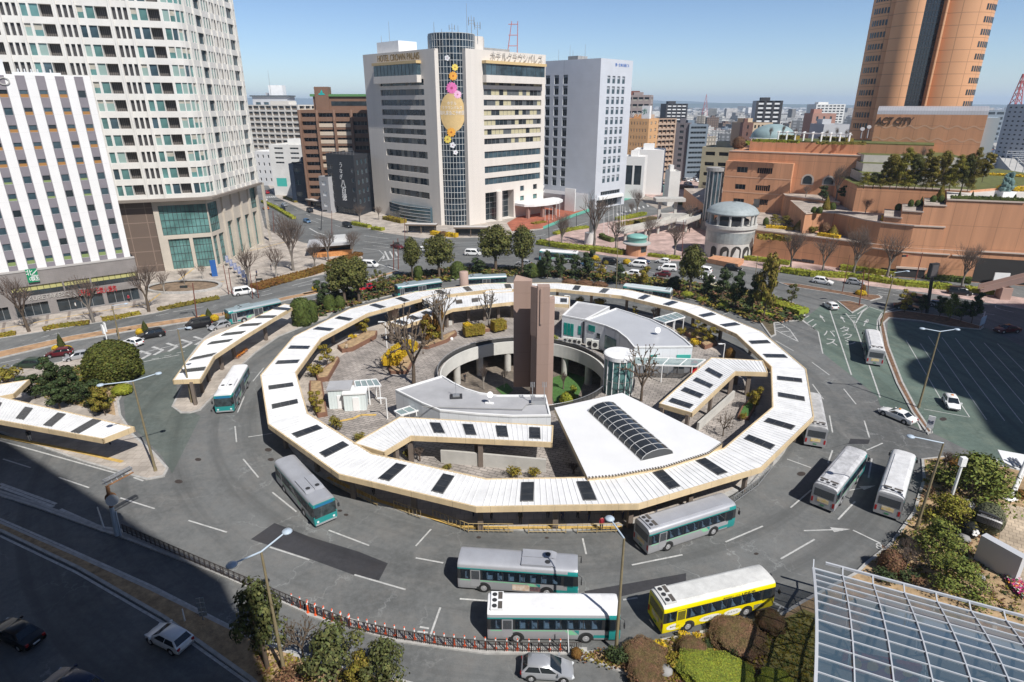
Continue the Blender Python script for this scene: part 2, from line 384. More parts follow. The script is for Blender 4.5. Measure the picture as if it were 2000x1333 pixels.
mb=MB();mb.sheet(GP([(60,740),(180,706),(255,698),(264,716),(236,752),(222,785),(226,812),(200,806),(90,775)],.16),.178);st(mb.build('garden_soil',SOIL))
bed('fence_strip',c0(-400,140,200,330,580,470,670,480,1250,715,1700,915,2000,995)+c1(500,1065,1000,1130,1560,1145,1560,1180,1000,1180,500,1112,0,965)+c0(1700,950,1250,752,650,520,580,500,200,362,-400,175),GREYC,.14)
bed('median_strip_south',[(-420,915),(0,1019),(150,1084),(300,1152),(483,1242),(600,1287),(760,1322),(860,1350),(820,1420),(560,1400),(487,1330),(319,1210),(150,1112),(0,1040),(-420,925)],SOIL,.14)
bed('garden_east',[(1113,1278),(1190,1270),(1300,1249),(1387,1231),(1524,1200),(1566,1175),(1671,1119),(1690,1100),(1738,1062),(1783,1000),(1802,936),(1799,898),(1860,891),(1930,905),(2050,935),(2300,1010),(2300,1500),(1500,1480),(1267,1336)],SOIL,.16)
mb=MB();mb.sheet(GP([(1962,984),(2040,1000),(2200,1200),(2120,1260),(1985,1130),(1950,1060)],.18),.20);st(mb.build('tiled_terrace',TAN))
mb=MB();mb.sheet(GP([(1500,1225),(1570,1190),(1592,1200),(1605,1420),(1480,1400)],.18),.196);st(mb.build('lawn',LAWN))
mb=MB();mb.sheet(GP([(1594,1190),(1700,1165),(2050,1265),(2100,1500),(1580,1500)],.18),.198);st(mb.build('station_forecourt',GREYC))
mb=MB();mb.sheet(GP(k2(1010,240,1340,400,1560,330,1900,210,1880,90,1600,20,1050,60),.02),.022);st(mb.build('car_park',mat('car_park_paving',(.30,.26,.22),.9,var=.3,scale=.3)))
def flat(name,m,polys,z=.004):
 b=MB()
 for p in polys:b.sheet(GP(p),z)
 return st(b.build(name,m))
flat('green_lanes',GREEN_ASPH,[c6(870,560,960,545,1040,606,1110,560,1220,590,1190,690,1430,1260,1195,1120,1180,1070,880,830,850,710,770,640),c6(1240,640,1790,690,2200,900,2600,1500,1850,1450,1430,1245,1300,1000,1228,800)])
flat('dull_green_lane',LEFT_ASPH,[c3(700,1200,690,1090,800,900,780,860,1120,770,1080,840,980,990,1000,1120,1120,1180,960,1500,900,1400)])
STRIPE=mat('dark_paving_stripe',(.23,.19,.165),.85)
stp=[c3(880+95*k,545-30*k+(0 if k<4 else -8*(k-4)),960+100*k,395-26*k) for k in range(9)]
def strip(name,m,lns,wd,z):
 b=MB()
 for l in lns:
  g=GP(l)
  for i in range(len(g)-1):
   n=Vector((-(g[i+1]-g[i]).y,(g[i+1]-g[i]).x)).normalized()*wd/2;b.add([(*(q),z) for q in (g[i]-n,g[i+1]-n,g[i+1]+n,g[i]+n)],[(0,1,2,3)])
 return st(b.build(name,m))
strip('paving_stripes',STRIPE,[k1(-60,860+60*k,560,690+56*k) for k in range(-3,5)]+[k1(200,640+50*k,520,680+40*k) for k in range(3)],.28,.137)
strip('paving_stripes',STRIPE,[kH(40+283*k,1130-52*k,60+283*k,1010-50*k) for k in range(7)],.5,.137)
strip('tactile_path',mat('tactile_yellow',(.55,.36,.10),.8,var=.2,scale=2),[kH(-200,1135,600,985,1200,880,1900,775)+k1(-400,850,100,740,420,660),c3(960,500,1250,430)],.3,.141)
mb=MB();mb.sheet([G(360,563).xy+Vector((8.5*math.cos(t),5.2*math.sin(t)+.0)) for t in [k*math.pi/16 for k in range(32)]],.15);st(mb.build('round_bed_soil',mat('round_bed_soil',(.21,.15,.10),.95,var=.4,scale=.8,detail=8,bump=.6,bscale=8)))
mb=MB();mb.lathe([(1,0),(1,.5),(.9,.5),(.9,.3)],(0,0,0),32,0,False);p_=G(360,563);mb.v=[(p_.x+x*8.7,p_.y+y*5.4,z+.1) for x,y,z in mb.v];st(mb.build('round_bed_kerb',KERB))
flat('asphalt_patch',PATCH,[c0(1398,536,1530,445,1720,520,2000,605)+c1(450,670,400,765,260,735,0,640),c1(1545,825,2000,745)+[(1340,1120)]+[(1340,1135),(1215,1165)]+c1(1560,862),c2(870,40,1010,5,1130,5,1140,-20,1030,-25,1020,0)])
flat('manhole_covers',mat('cast_iron',(.045,.035,.03),.7),[[(x+8*math.cos(t)*s,y+4*math.sin(t)*s) for t in [i*math.pi/5 for i in range(10)]] for x,y,s in ((349,941,1),(387,898,.8),(524,879,.9),(529,898,.8),(664,998,.6),(676,1006,.6),(935,1050,.6),(1068,1051,.5),(1842,819,.9),(1565,926,1.1),(1477,1082,.6))],.006)
LN=MB()
def line(a,b,wd=.15,z=.010):
 a=G(*a);b=G(*b);u=(b-a);n=Vector((-u.y,u.x,0)).normalized()*wd/2
 LN.add([(*(a-n).xy,z),(*(b-n).xy,z),(*(b+n).xy,z),(*(a+n).xy,z)],[(0,1,2,3)])
def lines(t,*segs,w=.15):
 for s in segs:
  p=t(*s)
  for i in range(len(p)-1):line(p[i],p[i+1],w)
I=lambda *p:[(p[i],p[i+1]) for i in range(0,len(p),2)]
lines(I,(459,833,462,864),(464,806,477,775),(494,745,515,719),(485,854,531,847),(475,897,505,933),(532,962,579,1000),(642,1036,721,1066),(842,1034,812,1067),(812,1090,866,1100),(898,1170,952,1174),(692,1123,792,1152),(527,1069,604,1094),(368,1017,443,1040),(235,973,302,994),(115,933,174,953),(6,897,60,914),(860,1187,840,1243),(820,1225,838,1228),(815,1234,836,1236),(1138,1052,1145,1083),(1234,1104,1333,1084),(1217,1172,1245,1168),(1417,1059,1490,1028),(1525,1092,1591,1054),(1544,992,1585,957),(1637,1015,1670,980),(1696,934,1703,896),(1617,905,1626,880),(1537,897,1584,914),(1666,1036,1720,1062),(1515,666,1550,686),(1586,708,1620,733),(1648,760,1672,790),(1688,822,1698,855),(1587,751,1608,780),(1620,812,1626,845),(1412,615,1425,610),(1692,880,1724,866),(1506,1174,1537,1190),w=.17)
lines(I,(17,866,231,926),(261,933,280,940),(-200,806,17,866),(1566,624,1598,649,1607,691),(1620,604,1663,733),(1668,628,1719,777),(1713,642,1735,700,1770,775,1799,840),(1750,602,1722,612,1714,626,1713,642),w=.2)
lines(I,(0,1014,120,1066,300,1147,483,1241,640,1292),(-300,900,0,1014),(0,1047,150,1119,319,1217,487,1336,560,1400),w=.22)
lines(I,(0,945,110,985),(0,951,105,990),(118,995,185,1025),(120,1003,188,1032),w=.32)
lines(c6,(540,668,620,650,690,695,740,765,560,672),(590,675,650,665),(610,690,675,680),(640,710,700,705),(675,735,722,732),(760,640,800,620),(790,660,825,640),(815,685,840,665),(740,632,850,708),(1005,606,1050,660,1060,690),(1060,660,1095,600,1140,563),(1020,620,1060,618),(1025,632,1062,630),(1035,645,1060,645),w=.22)
lines(c6,(1340,755,1535,1085),(1420,775,1695,1185),(1465,735,1790,1200),(1540,740,1890,1205),(1615,745,1990,1220),(1695,760,2150,1290),(1775,770,2250,1290),(1850,775,2350,1290),(1440,1140,1690,1185),w=.12)
lines(c3,(870,620,940,605),(905,665,1000,640),(965,598,1135,570),(230,740,330,718),(1445,490,1510,475),(400,745,590,690),(215,770,240,765),(255,760,282,753),(225,792,250,786),(265,781,292,775),(0,885,110,862),(150,938,280,905),(780,880,1000,838),(930,705,1040,690),(1160,700,1185,694),w=.17)
for x,y in ((810,838),(880,815),(960,795),(1040,775),(1110,758)):
 lines(c3,(x-30,y-22,x+28,y-4,x-22,y+24),w=.55)
lines(c3,(845,862,885,855),(915,845,955,838),(985,828,1030,818),(775,830,1160,740),w=.18)
lines(k1,(705,520,735,530),(870,500,920,515),(690,435,760,460),(630,450,710,480),(640,590,740,615),(400,540,450,565),(375,465,420,490),(285,410,320,430),(300,480,335,500),(180,420,220,440),(490,520,530,540),(470,340,510,355),(590,395,630,410),(215,265,240,275),(290,290,320,305),(1240,700,1400,720),(1140,655,1390,690),(1150,600,1400,635),(1280,575,1340,583),(1640,640,1720,650),(1230,950,1350,920),(1140,725,1300,745,1350,790,1290,860),(450,1090,720,1020),(510,1100,800,1040),(110,1160,190,1145),(150,1190,260,1165),(1720,660,1810,630),w=.2)
lines(k1,(620,530,700,575,780,598),(1290,880,1480,930),(1355,755,1395,835),(1405,755,1440,820),(1460,760,1480,800),(1330,845,1500,825),(1340,830,1350,800),w=.5)
for i in range(7):lines(k1,(190+18*i,236-1*i,200+18*i,220-1*i),w=.5)
for i in range(9):lines(k2,(935+42*i,455-12*i,925+42*i,435-12*i),w=.7)
lines(k2,(1150,1060,1280,1080),(960,1010,1050,1030),(1180,990,1290,1015),(1560,990,1640,1003),(840,940,930,970),(420,905,520,925),(180,1010,300,1030),(240,1060,420,1085),(140,660,230,640),(300,600,440,560),(520,560,640,520),(760,490,900,440),(560,850,700,870),(1000,870,1250,905),(820,1215,1020,1250),w=.2)
lines(k6,(400,1018,510,1030),(615,1042,720,1052),(835,1068,945,1080),(415,1052,530,1070),(415,1080,530,1090),(405,1168,510,1180),(1060,1085,1160,1100),(-150,1045,35,1065,330,1110,430,1122,465,1110,400,1085),(575,1085,640,1095),(1380,1275,1680,1305),(1560,1330,1580,1270),(1690,1115,1760,1170),(1690,1205,1690,1225,1750,1250,1890,1280),(265,1200,480,1275),(330,1205,190,1300),w=.2)
for a,b in ((1870,1920),(1900,1960),(1930,1995)):lines(k6,(a,1165+(a-1870)*.35,a+190,1195+(a-1870)*.4),w=.15)
def arrow(a,b,wd=.16,hw=.75,hl=1.9):
 A=G(*a).xy;B=G(*b).xy;u=(B-A).normalized();n=Vector((-u.y,u.x));s=B-u*hl
 for q in ([A-n*wd/2,s-n*wd/2,s+n*wd/2,A+n*wd/2],[s-n*hw/2,B,s+n*hw/2]):
  LN.add([(p.x,p.y,.010) for p in q],[tuple(range(len(q)))])
arrow((1570,1037),(1661,1034));arrow((1654,959),(1710,949));arrow((1611,629),(1601,615));arrow((1687,637),(1693,625));arrow((1650,630),(1642,617))
arrow(c3(285,728)[0],c3(265,733)[0]);arrow(k1(640,1030)[0],k1(720,1015)[0])
for i in range(3):lines(c6,(1120+i*4,640,1128+i*2,655))
st(LN.build('road_markings',PAINT))
def text_mesh(s,size,extrude=0.0,align='CENTER',bold=0.0,shear=0.0,spacing=1.0):
 cu=bpy.data.curves.new('lettering','FONT');cu.body=s;cu.size=size;cu.extrude=extrude
 cu.align_x=align;cu.align_y='CENTER';cu.offset=bold;cu.shear=shear;cu.space_character=spacing
 o=bpy.data.objects.new('lettering',cu);col.objects.link(o)
 bpy.context.view_layer.update()
 me=bpy.data.meshes.new_from_object(o.evaluated_get(bpy.context.evaluated_depsgraph_get()))
 bpy.data.objects.remove(o);bpy.data.curves.remove(cu)
 return me
def lettering(s,size,loc,ux,uy,m,parent=None,name='lettering',extrude=0.02,fit=None,**kw):
 me=text_mesh(s,size,extrude,**kw);me.materials.clear();me.materials.append(m)
 ux=Vector(ux).normalized();uy=Vector(uy).normalized();n=ux.cross(uy)
 if fit:
  xs=[v.co.x for v in me.vertices]
  if xs and max(xs)>min(xs):
   k=fit/(max(xs)-min(xs))
   for v in me.vertices:v.co.x*=k
 off=wloc(parent) if parent else Vector((0,0,0));L=Vector(loc)-off
 for v in me.vertices:v.co=L+ux*v.co.x+uy*v.co.y+n*v.co.z
 o=bpy.data.objects.new(name,me);col.objects.link(o)
 if parent:o.parent=parent
 return o
def road_word(chars,spots,size):
 for ch,(px,py) in zip(chars,spots):
  p=G(px,py);a=G(px+3,py+22)-G(px,py);up=-a.normalized()
  o=st(lettering(ch,size,(p.x,p.y,.012),(up.y,-up.x,0),up,PAINT,name='road_lettering',extrude=0.0))
  if size>1.5:
   for v in o.data.vertices:d=v.co.xy-p.xy;k=d.dot(up.xy);v.co.x+=up.x*k*.9;v.co.y+=up.y*k*.9
road_word('バス',c6(912,720,925,768),2.3);road_word('タクシ',c6(1000,698,1015,735,1030,770),2.1)
road_word('87',[(1717,1068),(1521,1190)],1.3)
# --- round bus terminal
def lerp(a,b,t):return a+(b-a)*t
SKYG=mat('skylight_glass',(.03,.032,.034),.22,var=.4,scale=.6)
SKYF=mat('skylight_frame',(.10,.10,.10),.5)
COLM=mat('brown_column',(.17,.135,.11),.7)
def canopy(root,A,B,z,sky=(),closed=False,rib=.62,cols=.35,ends=True,fh=.58,colstep=1,fa=True,fb=True,colz=.15,skyw=1.3,skyl=3.2):
 A=[Vector(p) for p in A];B=[Vector(p) for p in B];n=len(A);segs=n if closed else n-1
 FA,FB=MB(),MB()
 for i in range(segs):
  a0,a1,b0,b1=A[i],A[(i+1)%n],B[i],B[(i+1)%n]
  m=MB()
  P=lambda p,h:(p.x,p.y,h)
  up=(a1-a0).x*(b0-a0).y-(a1-a0).y*(b0-a0).x>0
  q=[a0,a1,b1,b0] if up else [a0,b0,b1,a1]
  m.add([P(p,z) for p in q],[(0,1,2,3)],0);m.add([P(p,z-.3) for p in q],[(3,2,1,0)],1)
  L=max((a1-a0).length,(b1-b0).length);k=max(2,int(L/rib))
  for j in range(1,k):
   t=j/k;m.bar(P(lerp(a0,a1,t),z+.055),P(lerp(b0,b1,t),z+.055),.07,.06,0)
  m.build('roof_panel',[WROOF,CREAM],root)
  for F_,p0,p1,o0,o1 in ((FA,a0,a1,b0,b1),(FB,b0,b1,a0,a1)):
   i0=lerp(p0,o0,.16/max(.2,(o0-p0).length));i1=lerp(p1,o1,.16/max(.2,(o1-p1).length))
   F_.prism([p0,p1,i1,i0],z-fh,z+.07)
  if cols:
   for t in ((0,.5) if colstep==1 else (0,)):
    for cc in ([cols] if isinstance(cols,float) else cols):
     c=lerp(lerp(a0,a1,t),lerp(b0,b1,t),cc)
     cm=MB();cm.obox(c,a1-a0,.55,.4,colz,z-.3);cm.build('column',COLM,root)
 if fa:FA.build('fascia',BEIGE,root)
 if fb:FB.build('fascia',BEIGE,root)
 if ends and not closed:
  for s,o in ((0,1),(n-1,n-2)):
   e=MB();d=(A[o]-A[s]).normalized()*.16
   e.prism([A[s],B[s],B[s]+d,A[s]+d],z-fh,z+.068);e.build('fascia',BEIGE,root)
 for i,t in sky:
  a0,a1,b0,b1=A[i],A[(i+1)%n],B[i],B[(i+1)%n]
  c=lerp(lerp(a0,a1,t),lerp(b0,b1,t),.5);u=(a1-a0).normalized();v=(lerp(b0,b1,t)-lerp(a0,a1,t)).normalized()
  m=MB();L,Wd=skyl,skyw
  rect=lambda x0,x1,y0,y1:[c+u*x0+v*y0,c+u*x1+v*y0,c+u*x1+v*y1,c+u*x0+v*y1]
  m.prism(rect(-Wd/2,Wd/2,-L/2,L/2),z-.02,z+.11,0)
  for k in range(3):
   y0=-L/2+.06+k*(L-.12)/3;m.prism(rect(-Wd/2+.06,Wd/2-.06,y0+.03,y0+(L-.12)/3-.03),z+.1,z+.125+.01*(k%2),1)
  m.build('skylight',[SKYF,SKYG],root)
ROT=R(1.6);NS=16;RO,RI=40.2,35.3
ringv=lambda r:[Vector((CX+r*math.cos(R(-90-11.25+22.5*i)+ROT),CY+r*math.sin(R(-90-11.25+22.5*i)+ROT))) for i in range(NS)]
isl=MB()
isl.lathe([(38.1,-.02),(38.1,.16),(37.6,.17)],(CX,CY,0),96,0,False)
isl.lathe([(37.6,.17),(33.2,.172)],(CX,CY,0),96,1,False)
isl.lathe([(33.2,.172),(15.9,.174)],(CX,CY,0),96,2,False)
st(isl.build('terminal_island',[KERB,PAVE,PLAZA]))
SPX,SPY,SR=1.8,88.6,12.9
ct=MB()
ct.lathe([(16.2,.173),(15.2,.176),(15.2,.30),(14.2,.30),(14.2,.42),(SR+.1,.42)],(SPX,SPY,0),96,0,False)
st(ct.build('court_steps',PLAZA))
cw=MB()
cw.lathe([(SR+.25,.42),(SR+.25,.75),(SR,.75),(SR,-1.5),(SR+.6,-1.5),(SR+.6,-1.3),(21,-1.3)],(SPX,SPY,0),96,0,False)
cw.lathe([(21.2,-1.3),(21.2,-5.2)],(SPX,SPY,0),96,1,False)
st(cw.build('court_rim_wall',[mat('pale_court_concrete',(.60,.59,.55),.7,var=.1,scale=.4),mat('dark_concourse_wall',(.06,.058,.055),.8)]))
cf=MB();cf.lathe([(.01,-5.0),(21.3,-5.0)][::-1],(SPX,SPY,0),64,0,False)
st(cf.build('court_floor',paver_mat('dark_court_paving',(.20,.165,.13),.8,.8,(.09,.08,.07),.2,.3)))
tf=MB();tf.sheet(GP([(1079,775),(1079,738),(1110,727),(1143,737),(1140,748),(1125,785),(1115,800),(1085,800)],-4.9),-4.93)
tf.sheet(GP([(985,775),(968,758),(990,748),(1003,762)],-4.9),-4.93)
st(tf.build('court_lawn',TURF))
for k in range(16):
 a=R(11+22.5*k)
 if 210<(math.degrees(a)%360)<330:continue
 x,y=SPX+(SR+.7)*math.cos(a),SPY+(SR+.7)*math.sin(a)
 m=MB();m.tube((x,y,-5),(x,y,-1.4),.62,.62,16)
 tag(m.build('court_column',CONC),'round pale concrete column carrying the rim of the sunken court','column','columns round the sunken court')
rl=empty('railing',(SPX,SPY-SR,.42),0,'dark curved railing round the top of the sunken court','railing')
m=MB();m.lathe([(SR+.55,1.45),(SR+.62,1.5),(SR+.69,1.45),(SR+.62,1.4),(SR+.55,1.45)],(SPX,SPY,0),96)
m.build('handrail',STEEL,rl)
m=MB()
for k in range(96):
 a=2*math.pi*k/96;x,y=SPX+(SR+.62)*math.cos(a),SPY+(SR+.62)*math.sin(a);m.tube((x,y,.4),(x,y,1.42),.035,.035,4,caps=False)
m.lathe([(SR+.6,.55),(SR+.6,1.3)],(SPX,SPY,0),96,1)
m.build('balusters',[DARKM,mat('smoked_panel',(.06,.06,.06),.3)],rl)
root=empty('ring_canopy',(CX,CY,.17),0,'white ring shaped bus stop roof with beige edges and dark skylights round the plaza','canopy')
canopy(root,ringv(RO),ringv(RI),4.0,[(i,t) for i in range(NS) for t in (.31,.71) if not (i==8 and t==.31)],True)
def canopy_px(A,B,z,label,sky=(),name='canopy',**kw):
 a=GP(A,z);b=GP(B,z);c=sum(a+b,Vector((0,0)))/(len(a)+len(b))
 r=empty(name,(c.x,c.y,.15),0,label,'canopy');canopy(r,a,b,z,sky,**kw);return r
canopy_px([(750,885),(803,853),(1079,866)],[(690,867),(781,815),(1081,832)],4.05,'white spur roof with four skylights in front of the flat grey roofed building',[(1,.22),(1,.44),(1,.66),(1,.88)],cols=(.12,.88),skyl=2.6)
canopy_px([(1352,808),(1437,727),(1500,729)],[(1287,789),(1389,699),(1490,705)],4.05,'white hooked spur roof with four skylights on the right of the plaza',[(0,.1),(0,.32),(0,.54),(0,.78)],cols=(.12,.88),skyl=3.0)
canopy_px([(788,638),(868,611),(884,604),(946,597),(1000,591),(1112,596)],[(757,630),(848,598),(876,581),(946,574),(1000,570),(1113,581)],4.05,'white spur roof behind the conifers on the far side of the plaza',[(0,.12),(0,.4),(0,.7),(2,.25),(2,.72),(4,.9)],cols=(.3,.8),skyl=2.4)
canopy_px([(848,598),(876,581)],[(821,582),(862,573)],4.03,'short white link roof between the far spur and the ring',(),cols=None,ends=False)
canopy_px([(946,574),(1000,571)],[(950,568),(1000,563)],4.03,'narrow white link roof next to the brown tower',(),cols=None,ends=False)
canopy_px([(392,742),(419,696),(480,656),(576,598)],[(337,744),(362,709),(396,667),(452,624),(526,603)][:0]+[(337,744),(363,708),(397,666),(556,594)],4.0,'curved white bus stop roof beside the teal bus and the chevron markings',[(0,.45),(1,.1),(1,.8),(2,.12),(2,.36),(2,.6),(2,.86)],cols=(.35,),name='bus_stop_canopy')
canopy_px([(-330,762),(201,859)],[(-250,722),(264,835)][:0]+[(-330,700),(263,835)],4.0,'straight white bus stop roof at the edge of the dark shadow',[(0,.62),(0,.715),(0,.81),(0,.905)],cols=(.5,),colstep=1,name='bus_stop_canopy')
canopy_px([(-120,800),(28,770)],[(-120,782),(52,739)][:0]+[(-120,770),(58,742)],3.7,'low pale roof joined to the shadowed bus stop behind the garden',(),cols=(.5,),name='bus_stop_canopy')
def on_fascia(s,px,py,size=.55):
 th=None
 p=G(px,py,3.72);v=Vector((p.x-CX,p.y-CY,0));k=int(round((math.degrees(math.atan2(v.y,v.x))+90-math.degrees(ROT))/22.5))
 a=R(-90+22.5*k)+ROT;nrm=Vector((-math.cos(a),-math.sin(a),0));ux=Vector((-nrm.y,nrm.x,0));ap=RI*math.cos(R(11.25))
 s_=v.dot(ux);q=Vector((CX,CY,0))-nrm*(ap-.03)+ux*s_+Vector((0,0,3.74))
 lettering(s,size,q,ux,(0,0,1),WHITE,root,'stop_number')
on_fascia('10',1193,577);on_fascia('11',1312,606);on_fascia('12',1413,650)
TWR=panel_mat('brown_tower_panel',(.335,.235,.192),3.3,None,0,.78,.10,.7,.05,.12,streak=.15)
tw=empty('monument_tower',(3.2,89.5,-5),0,'tall brown ventilation tower of staggered slabs in the sunken court','tower')
m=MB();m.prism([(0.25,91.0),(2.9,91.0),(3.12,91.3),(3.12,92.3),(.25,92.3)],-3.2,14.75);m.add([(.25,91,14.75),(2.9,91,14.75),(.7,91.9,15.5),(.25,92.3,14.75),(3.12,92.3,14.75)],[(0,1,2),(0,2,3),(1,4,2),(4,3,2)]);m.build('slab',TWR,tw)
m=MB();m.prism([(3.75,86.0),(5.55,86.0),(5.55,87.6),(3.75,87.6)],-5,15.25);m.build('slab',TWR,tw)
m=MB();m.prism([(5.552,86.1),(6.35,86.7),(6.35,88.1),(5.552,87.6)],-5,13.3);m.build('slab',TWR,tw)
m=MB();m.prism([(2.98,87.2),(3.748,86.3),(3.748,92.2),(3.14,92.2),(2.98,90.9)],-5,7.4);m.build('slab',TWR,tw)
m=MB();m.prism([(2.8,87.0),(3.74,86.05),(3.74,87.2),(2.8,87.7)],7.41,15.05);m.build('fin',TWR,tw)
m=MB();m.prism([(4.15,85.8),(4.4,85.8),(4.4,85.998),(4.15,85.998)],9.5,15.0);m.build('fin',TWR,tw)
WPANEL=panel_mat('white_wall_panel',(.70,.72,.74),9,1.1,R(20),.8,.03,.4,.04)
GROOF=mat('grey_roof_membrane',(.40,.40,.41),.6,var=.14,scale=.25,detail=7)
RROOF=panel_mat('ribbed_grey_roof',(.47,.48,.50),50,.55,R(62),.86,.05,.4,.06)
def px_building(name,label,roof,z,roofm,wallm=None,z0=.17,lip=.14,cat='building'):
 p=[Vector(q) for q in GP(roof,z)];c=sum(p,Vector((0,0)))/len(p)
 r=empty(name,(c.x,c.y,z0),0,label,cat)
 m=MB();m.prism(p,z0,z-.06,0,bottom=False);m.build('wall',wallm or WPANEL,r)
 m=MB();m.sheet(p,z-.055);m.build('roof',roofm,r)
 m=MB();pp=ccw(p);inn=inset(pp,.22);n=len(pp)
 for i in range(n):
  j=(i+1)%n;m.add([(*pp[i],z-.25),(*pp[j],z-.25),(*pp[j],z+lip),(*pp[i],z+lip),(*inn[i],z+lip),(*inn[j],z+lip),(*inn[j],z-.06),(*inn[i],z-.06)],[(0,1,2,3),(3,2,5,4),(4,5,6,7)])
 for v in range(len(m.v)):
  pass
 m.build('parapet',WHITE,r)
 return r,pp
Aroof=[(772,763),(864,735),(885,748),(910,760),(936,768),(971,773),(1066,773),(1076,813),(1000,814),(930,810),(859,803),(824,789)]
fb,_=px_building('plaza_building','low white building with a flat grey roof curving round the court',Aroof,4.4,GROOF)
def fig(root,name,mats,fn,**kw):
 m=MB();fn(m);return m.build(name,mats,root,**kw)
p=G(891,775,4.4)
fig(fb,'roof_hatch',[DARKM,STEEL],lambda m:(m.obox(p.xy,(1,.1),1.6,1.3,4.36,4.5,0),m.obox(p.xy,(1,.1),.9,.7,4.5,4.7,1),m.tube(p,p+Vector((0,0,2.2)),.04,.04,5,1)))
p2=G(956,788,4.4)
fig(fb,'satellite_dish',WHITE,lambda m:(m.obox(p2.xy,(1,-.2),1.1,.4,4.36,4.5),m.tube(p2,p2+Vector((0,0,1.2)),.05,.05,6),m.tube(p2+Vector((0,0,1.2)),p2+Vector((.1,-.2,1.3)),.1,.42,12)))
p3=G(1052,787,4.4)
fig(fb,'aerial_rack',STEEL,lambda m:(m.obox(p3.xy,(1,0),1.9,1.0,4.36,4.9),[m.tube(p3+Vector((dx,0,0)),p3+Vector((dx,0,2.9)),.05,.05,5) for dx in (-.8,.7)],[m.tube(p3+Vector((dx+e,0,2.2)),p3+Vector((dx+e,0,2.9)),.06,.06,5) for dx in (-.8,.7) for e in (-.2,.2)]))
fig(fb,'roof_pipe',GREYC,lambda m:m.path([G(x,y,4.55) for x,y in ((825,795),(900,797),(1020,800),(1030,790),(1044,788))],.06))
for q in ((912,804),(985,806),(1050,806)):
 pw=G(q[0],q[1]+22,2.6);fig(fb,'window',GLASS,lambda m:m.obox((pw.x,pw.y-.25),(1,0),3.2,.2,1.0,3.4))
E2=[(1203,603),(1235,613),(1272,625),(1310,644),(1338,664),(1353,678),(1238,679),(1224,662),(1205,647),(1182,637),(1143,626)]
eb,e2p=px_building('plaza_building','curved white building with a ribbed pale grey roof behind the glass lift',E2,4.6,RROOF)
E1=[(1098,617),(1127,590),(1191,600),(1143,625.5)]
e1,e1p=px_building('plaza_building','small white building with tall teal windows beside the brown tower',E1,4.5,GROOF)
TEALG=mat('teal_film_glass',(.01,.25,.21),.15,var=.2,scale=2)
a,b=Vector(GP([(1098,617)],4.5)[0]),Vector(GP([(1143,625.5)],4.5)[0]);u=(b-a).normalized();nn=Vector((u.y,-u.x))
for t in (.16,.31,.46):fig(e1,'window',TEALG,lambda m:m.obox(a+(b-a)*t+nn*.02,u,.62*(b-a).length/5,.1,1.0,3.3))
fig(e1,'window',TEALG,lambda m:m.obox(a+(b-a)*.78+nn*.02,u,.5,.1,1.6,3.2))
fig(e1,'drain_pipe',DARKM,lambda m:m.tube((*(b+nn*.1-u*.3),.2),(*(b+nn*.1-u*.3),4.2),.09))
ea,ec=Vector(GP([(1143,626)],4.6)[0]),Vector(GP([(1182,637)],4.6)[0]);u2=(ec-ea).normalized();n2=Vector((u2.y,-u2.x))
fig(eb,'window',TEALG,lambda m:m.obox(ea+(ec-ea)*.35+n2*.02,u2,1.4,.1,2.9,4.0))
fig(eb,'window',GLASS,lambda m:m.obox(ea+(ec-ea)*.7+n2*.02,u2,.7,.1,2.0,2.9))
e3,e4=Vector(GP([(1205,647)],4.6)[0]),Vector(GP([(1224,662)],4.6)[0])
for t in (.1,.4,.7):fig(eb,'window',GLASST,lambda m:m.obox(lerp(ec,e3,t+.12)+n2*.05,e3-ec,1.0,.12,.6,3.0))
f0,f1=Vector(GP([(1238,679)],4.6)[0]),Vector(GP([(1353,678)],4.6)[0])
for t,m_,wd in ((.35,TEALG,1.0),(.86,mat('teal_sign',(.06,.42,.36),.5),2.2)):
 fig(eb,'sign_panel',m_,lambda m:m.obox(lerp(f0,f1,t)+Vector((0,-.06)),(1,0),wd,.1,2.5,3.3))
pd=G(1283,653,4.6)
fig(eb,'satellite_dish',WHITE,lambda m:(m.tube(pd,pd+Vector((0,0,1.2)),.05,.05,5),m.tube(pd+Vector((0,0,.7)),pd+Vector((.05,-.25,.8)),.1,.5,14)))
ac=mat('white_machine',(.62,.62,.58),.5)
for k,(x,y,s) in enumerate(((1104,668,.8),(1113,669,.8),(1122,670,.8),(1131,672,.85),(1151,677,1.2),(1162,680,1.2))):
 q=G(x,y,.5);r=empty('air_conditioner',(q.x,q.y,.42),0,'white outdoor air conditioning unit in the row along the court rim','air conditioner','units along the court rim')
 fig(r,'casing',ac,lambda m:m.obox(q.xy,(1,-.25),s,.45,.42,.42+s*1.25));fig(r,'fan_grille',DARKM,lambda m:m.tube((q.x-.05,q.y-.26,.42+s*.62),(q.x-.06,q.y-.29,.42+s*.62),s*.36,s*.36,14))
B_=[(1083,797),(1215,768),(1411,866),(1385,885),(1300,912),(1200,930),(1148,934)]
bp=[Vector(q) for q in GP(B_,4.35)];bc=sum(bp,Vector((0,0)))/len(bp)
hb=empty('hall_roof',(bc.x,bc.y,.17),0,'large white trapezoid roof with a dark barrel skylight joining the ring','roof')
fig(hb,'roof_deck',[BEIGE,mat('white_hall_roof',(.77,.77,.765),.4,var=.06,scale=.15,detail=6)],lambda m:m.prism(bp,3.75,4.38,0,1))
fig(hb,'wall',GREYC,lambda m:m.prism(inset(bp,1.2),.17,3.75,bottom=False))
def saw(m):
 for i in range(2,6):
  a,b=bp[i],bp[i+1];n=int((b-a).length/.32)
  for k in range(n):c=lerp(a,b,(k+.5)/n);m.obox(c,b-a,.14,.3,4.36,4.44)
fig(hb,'roof_edge_teeth',mat('dark_flashing',(.12,.10,.08),.7),saw)
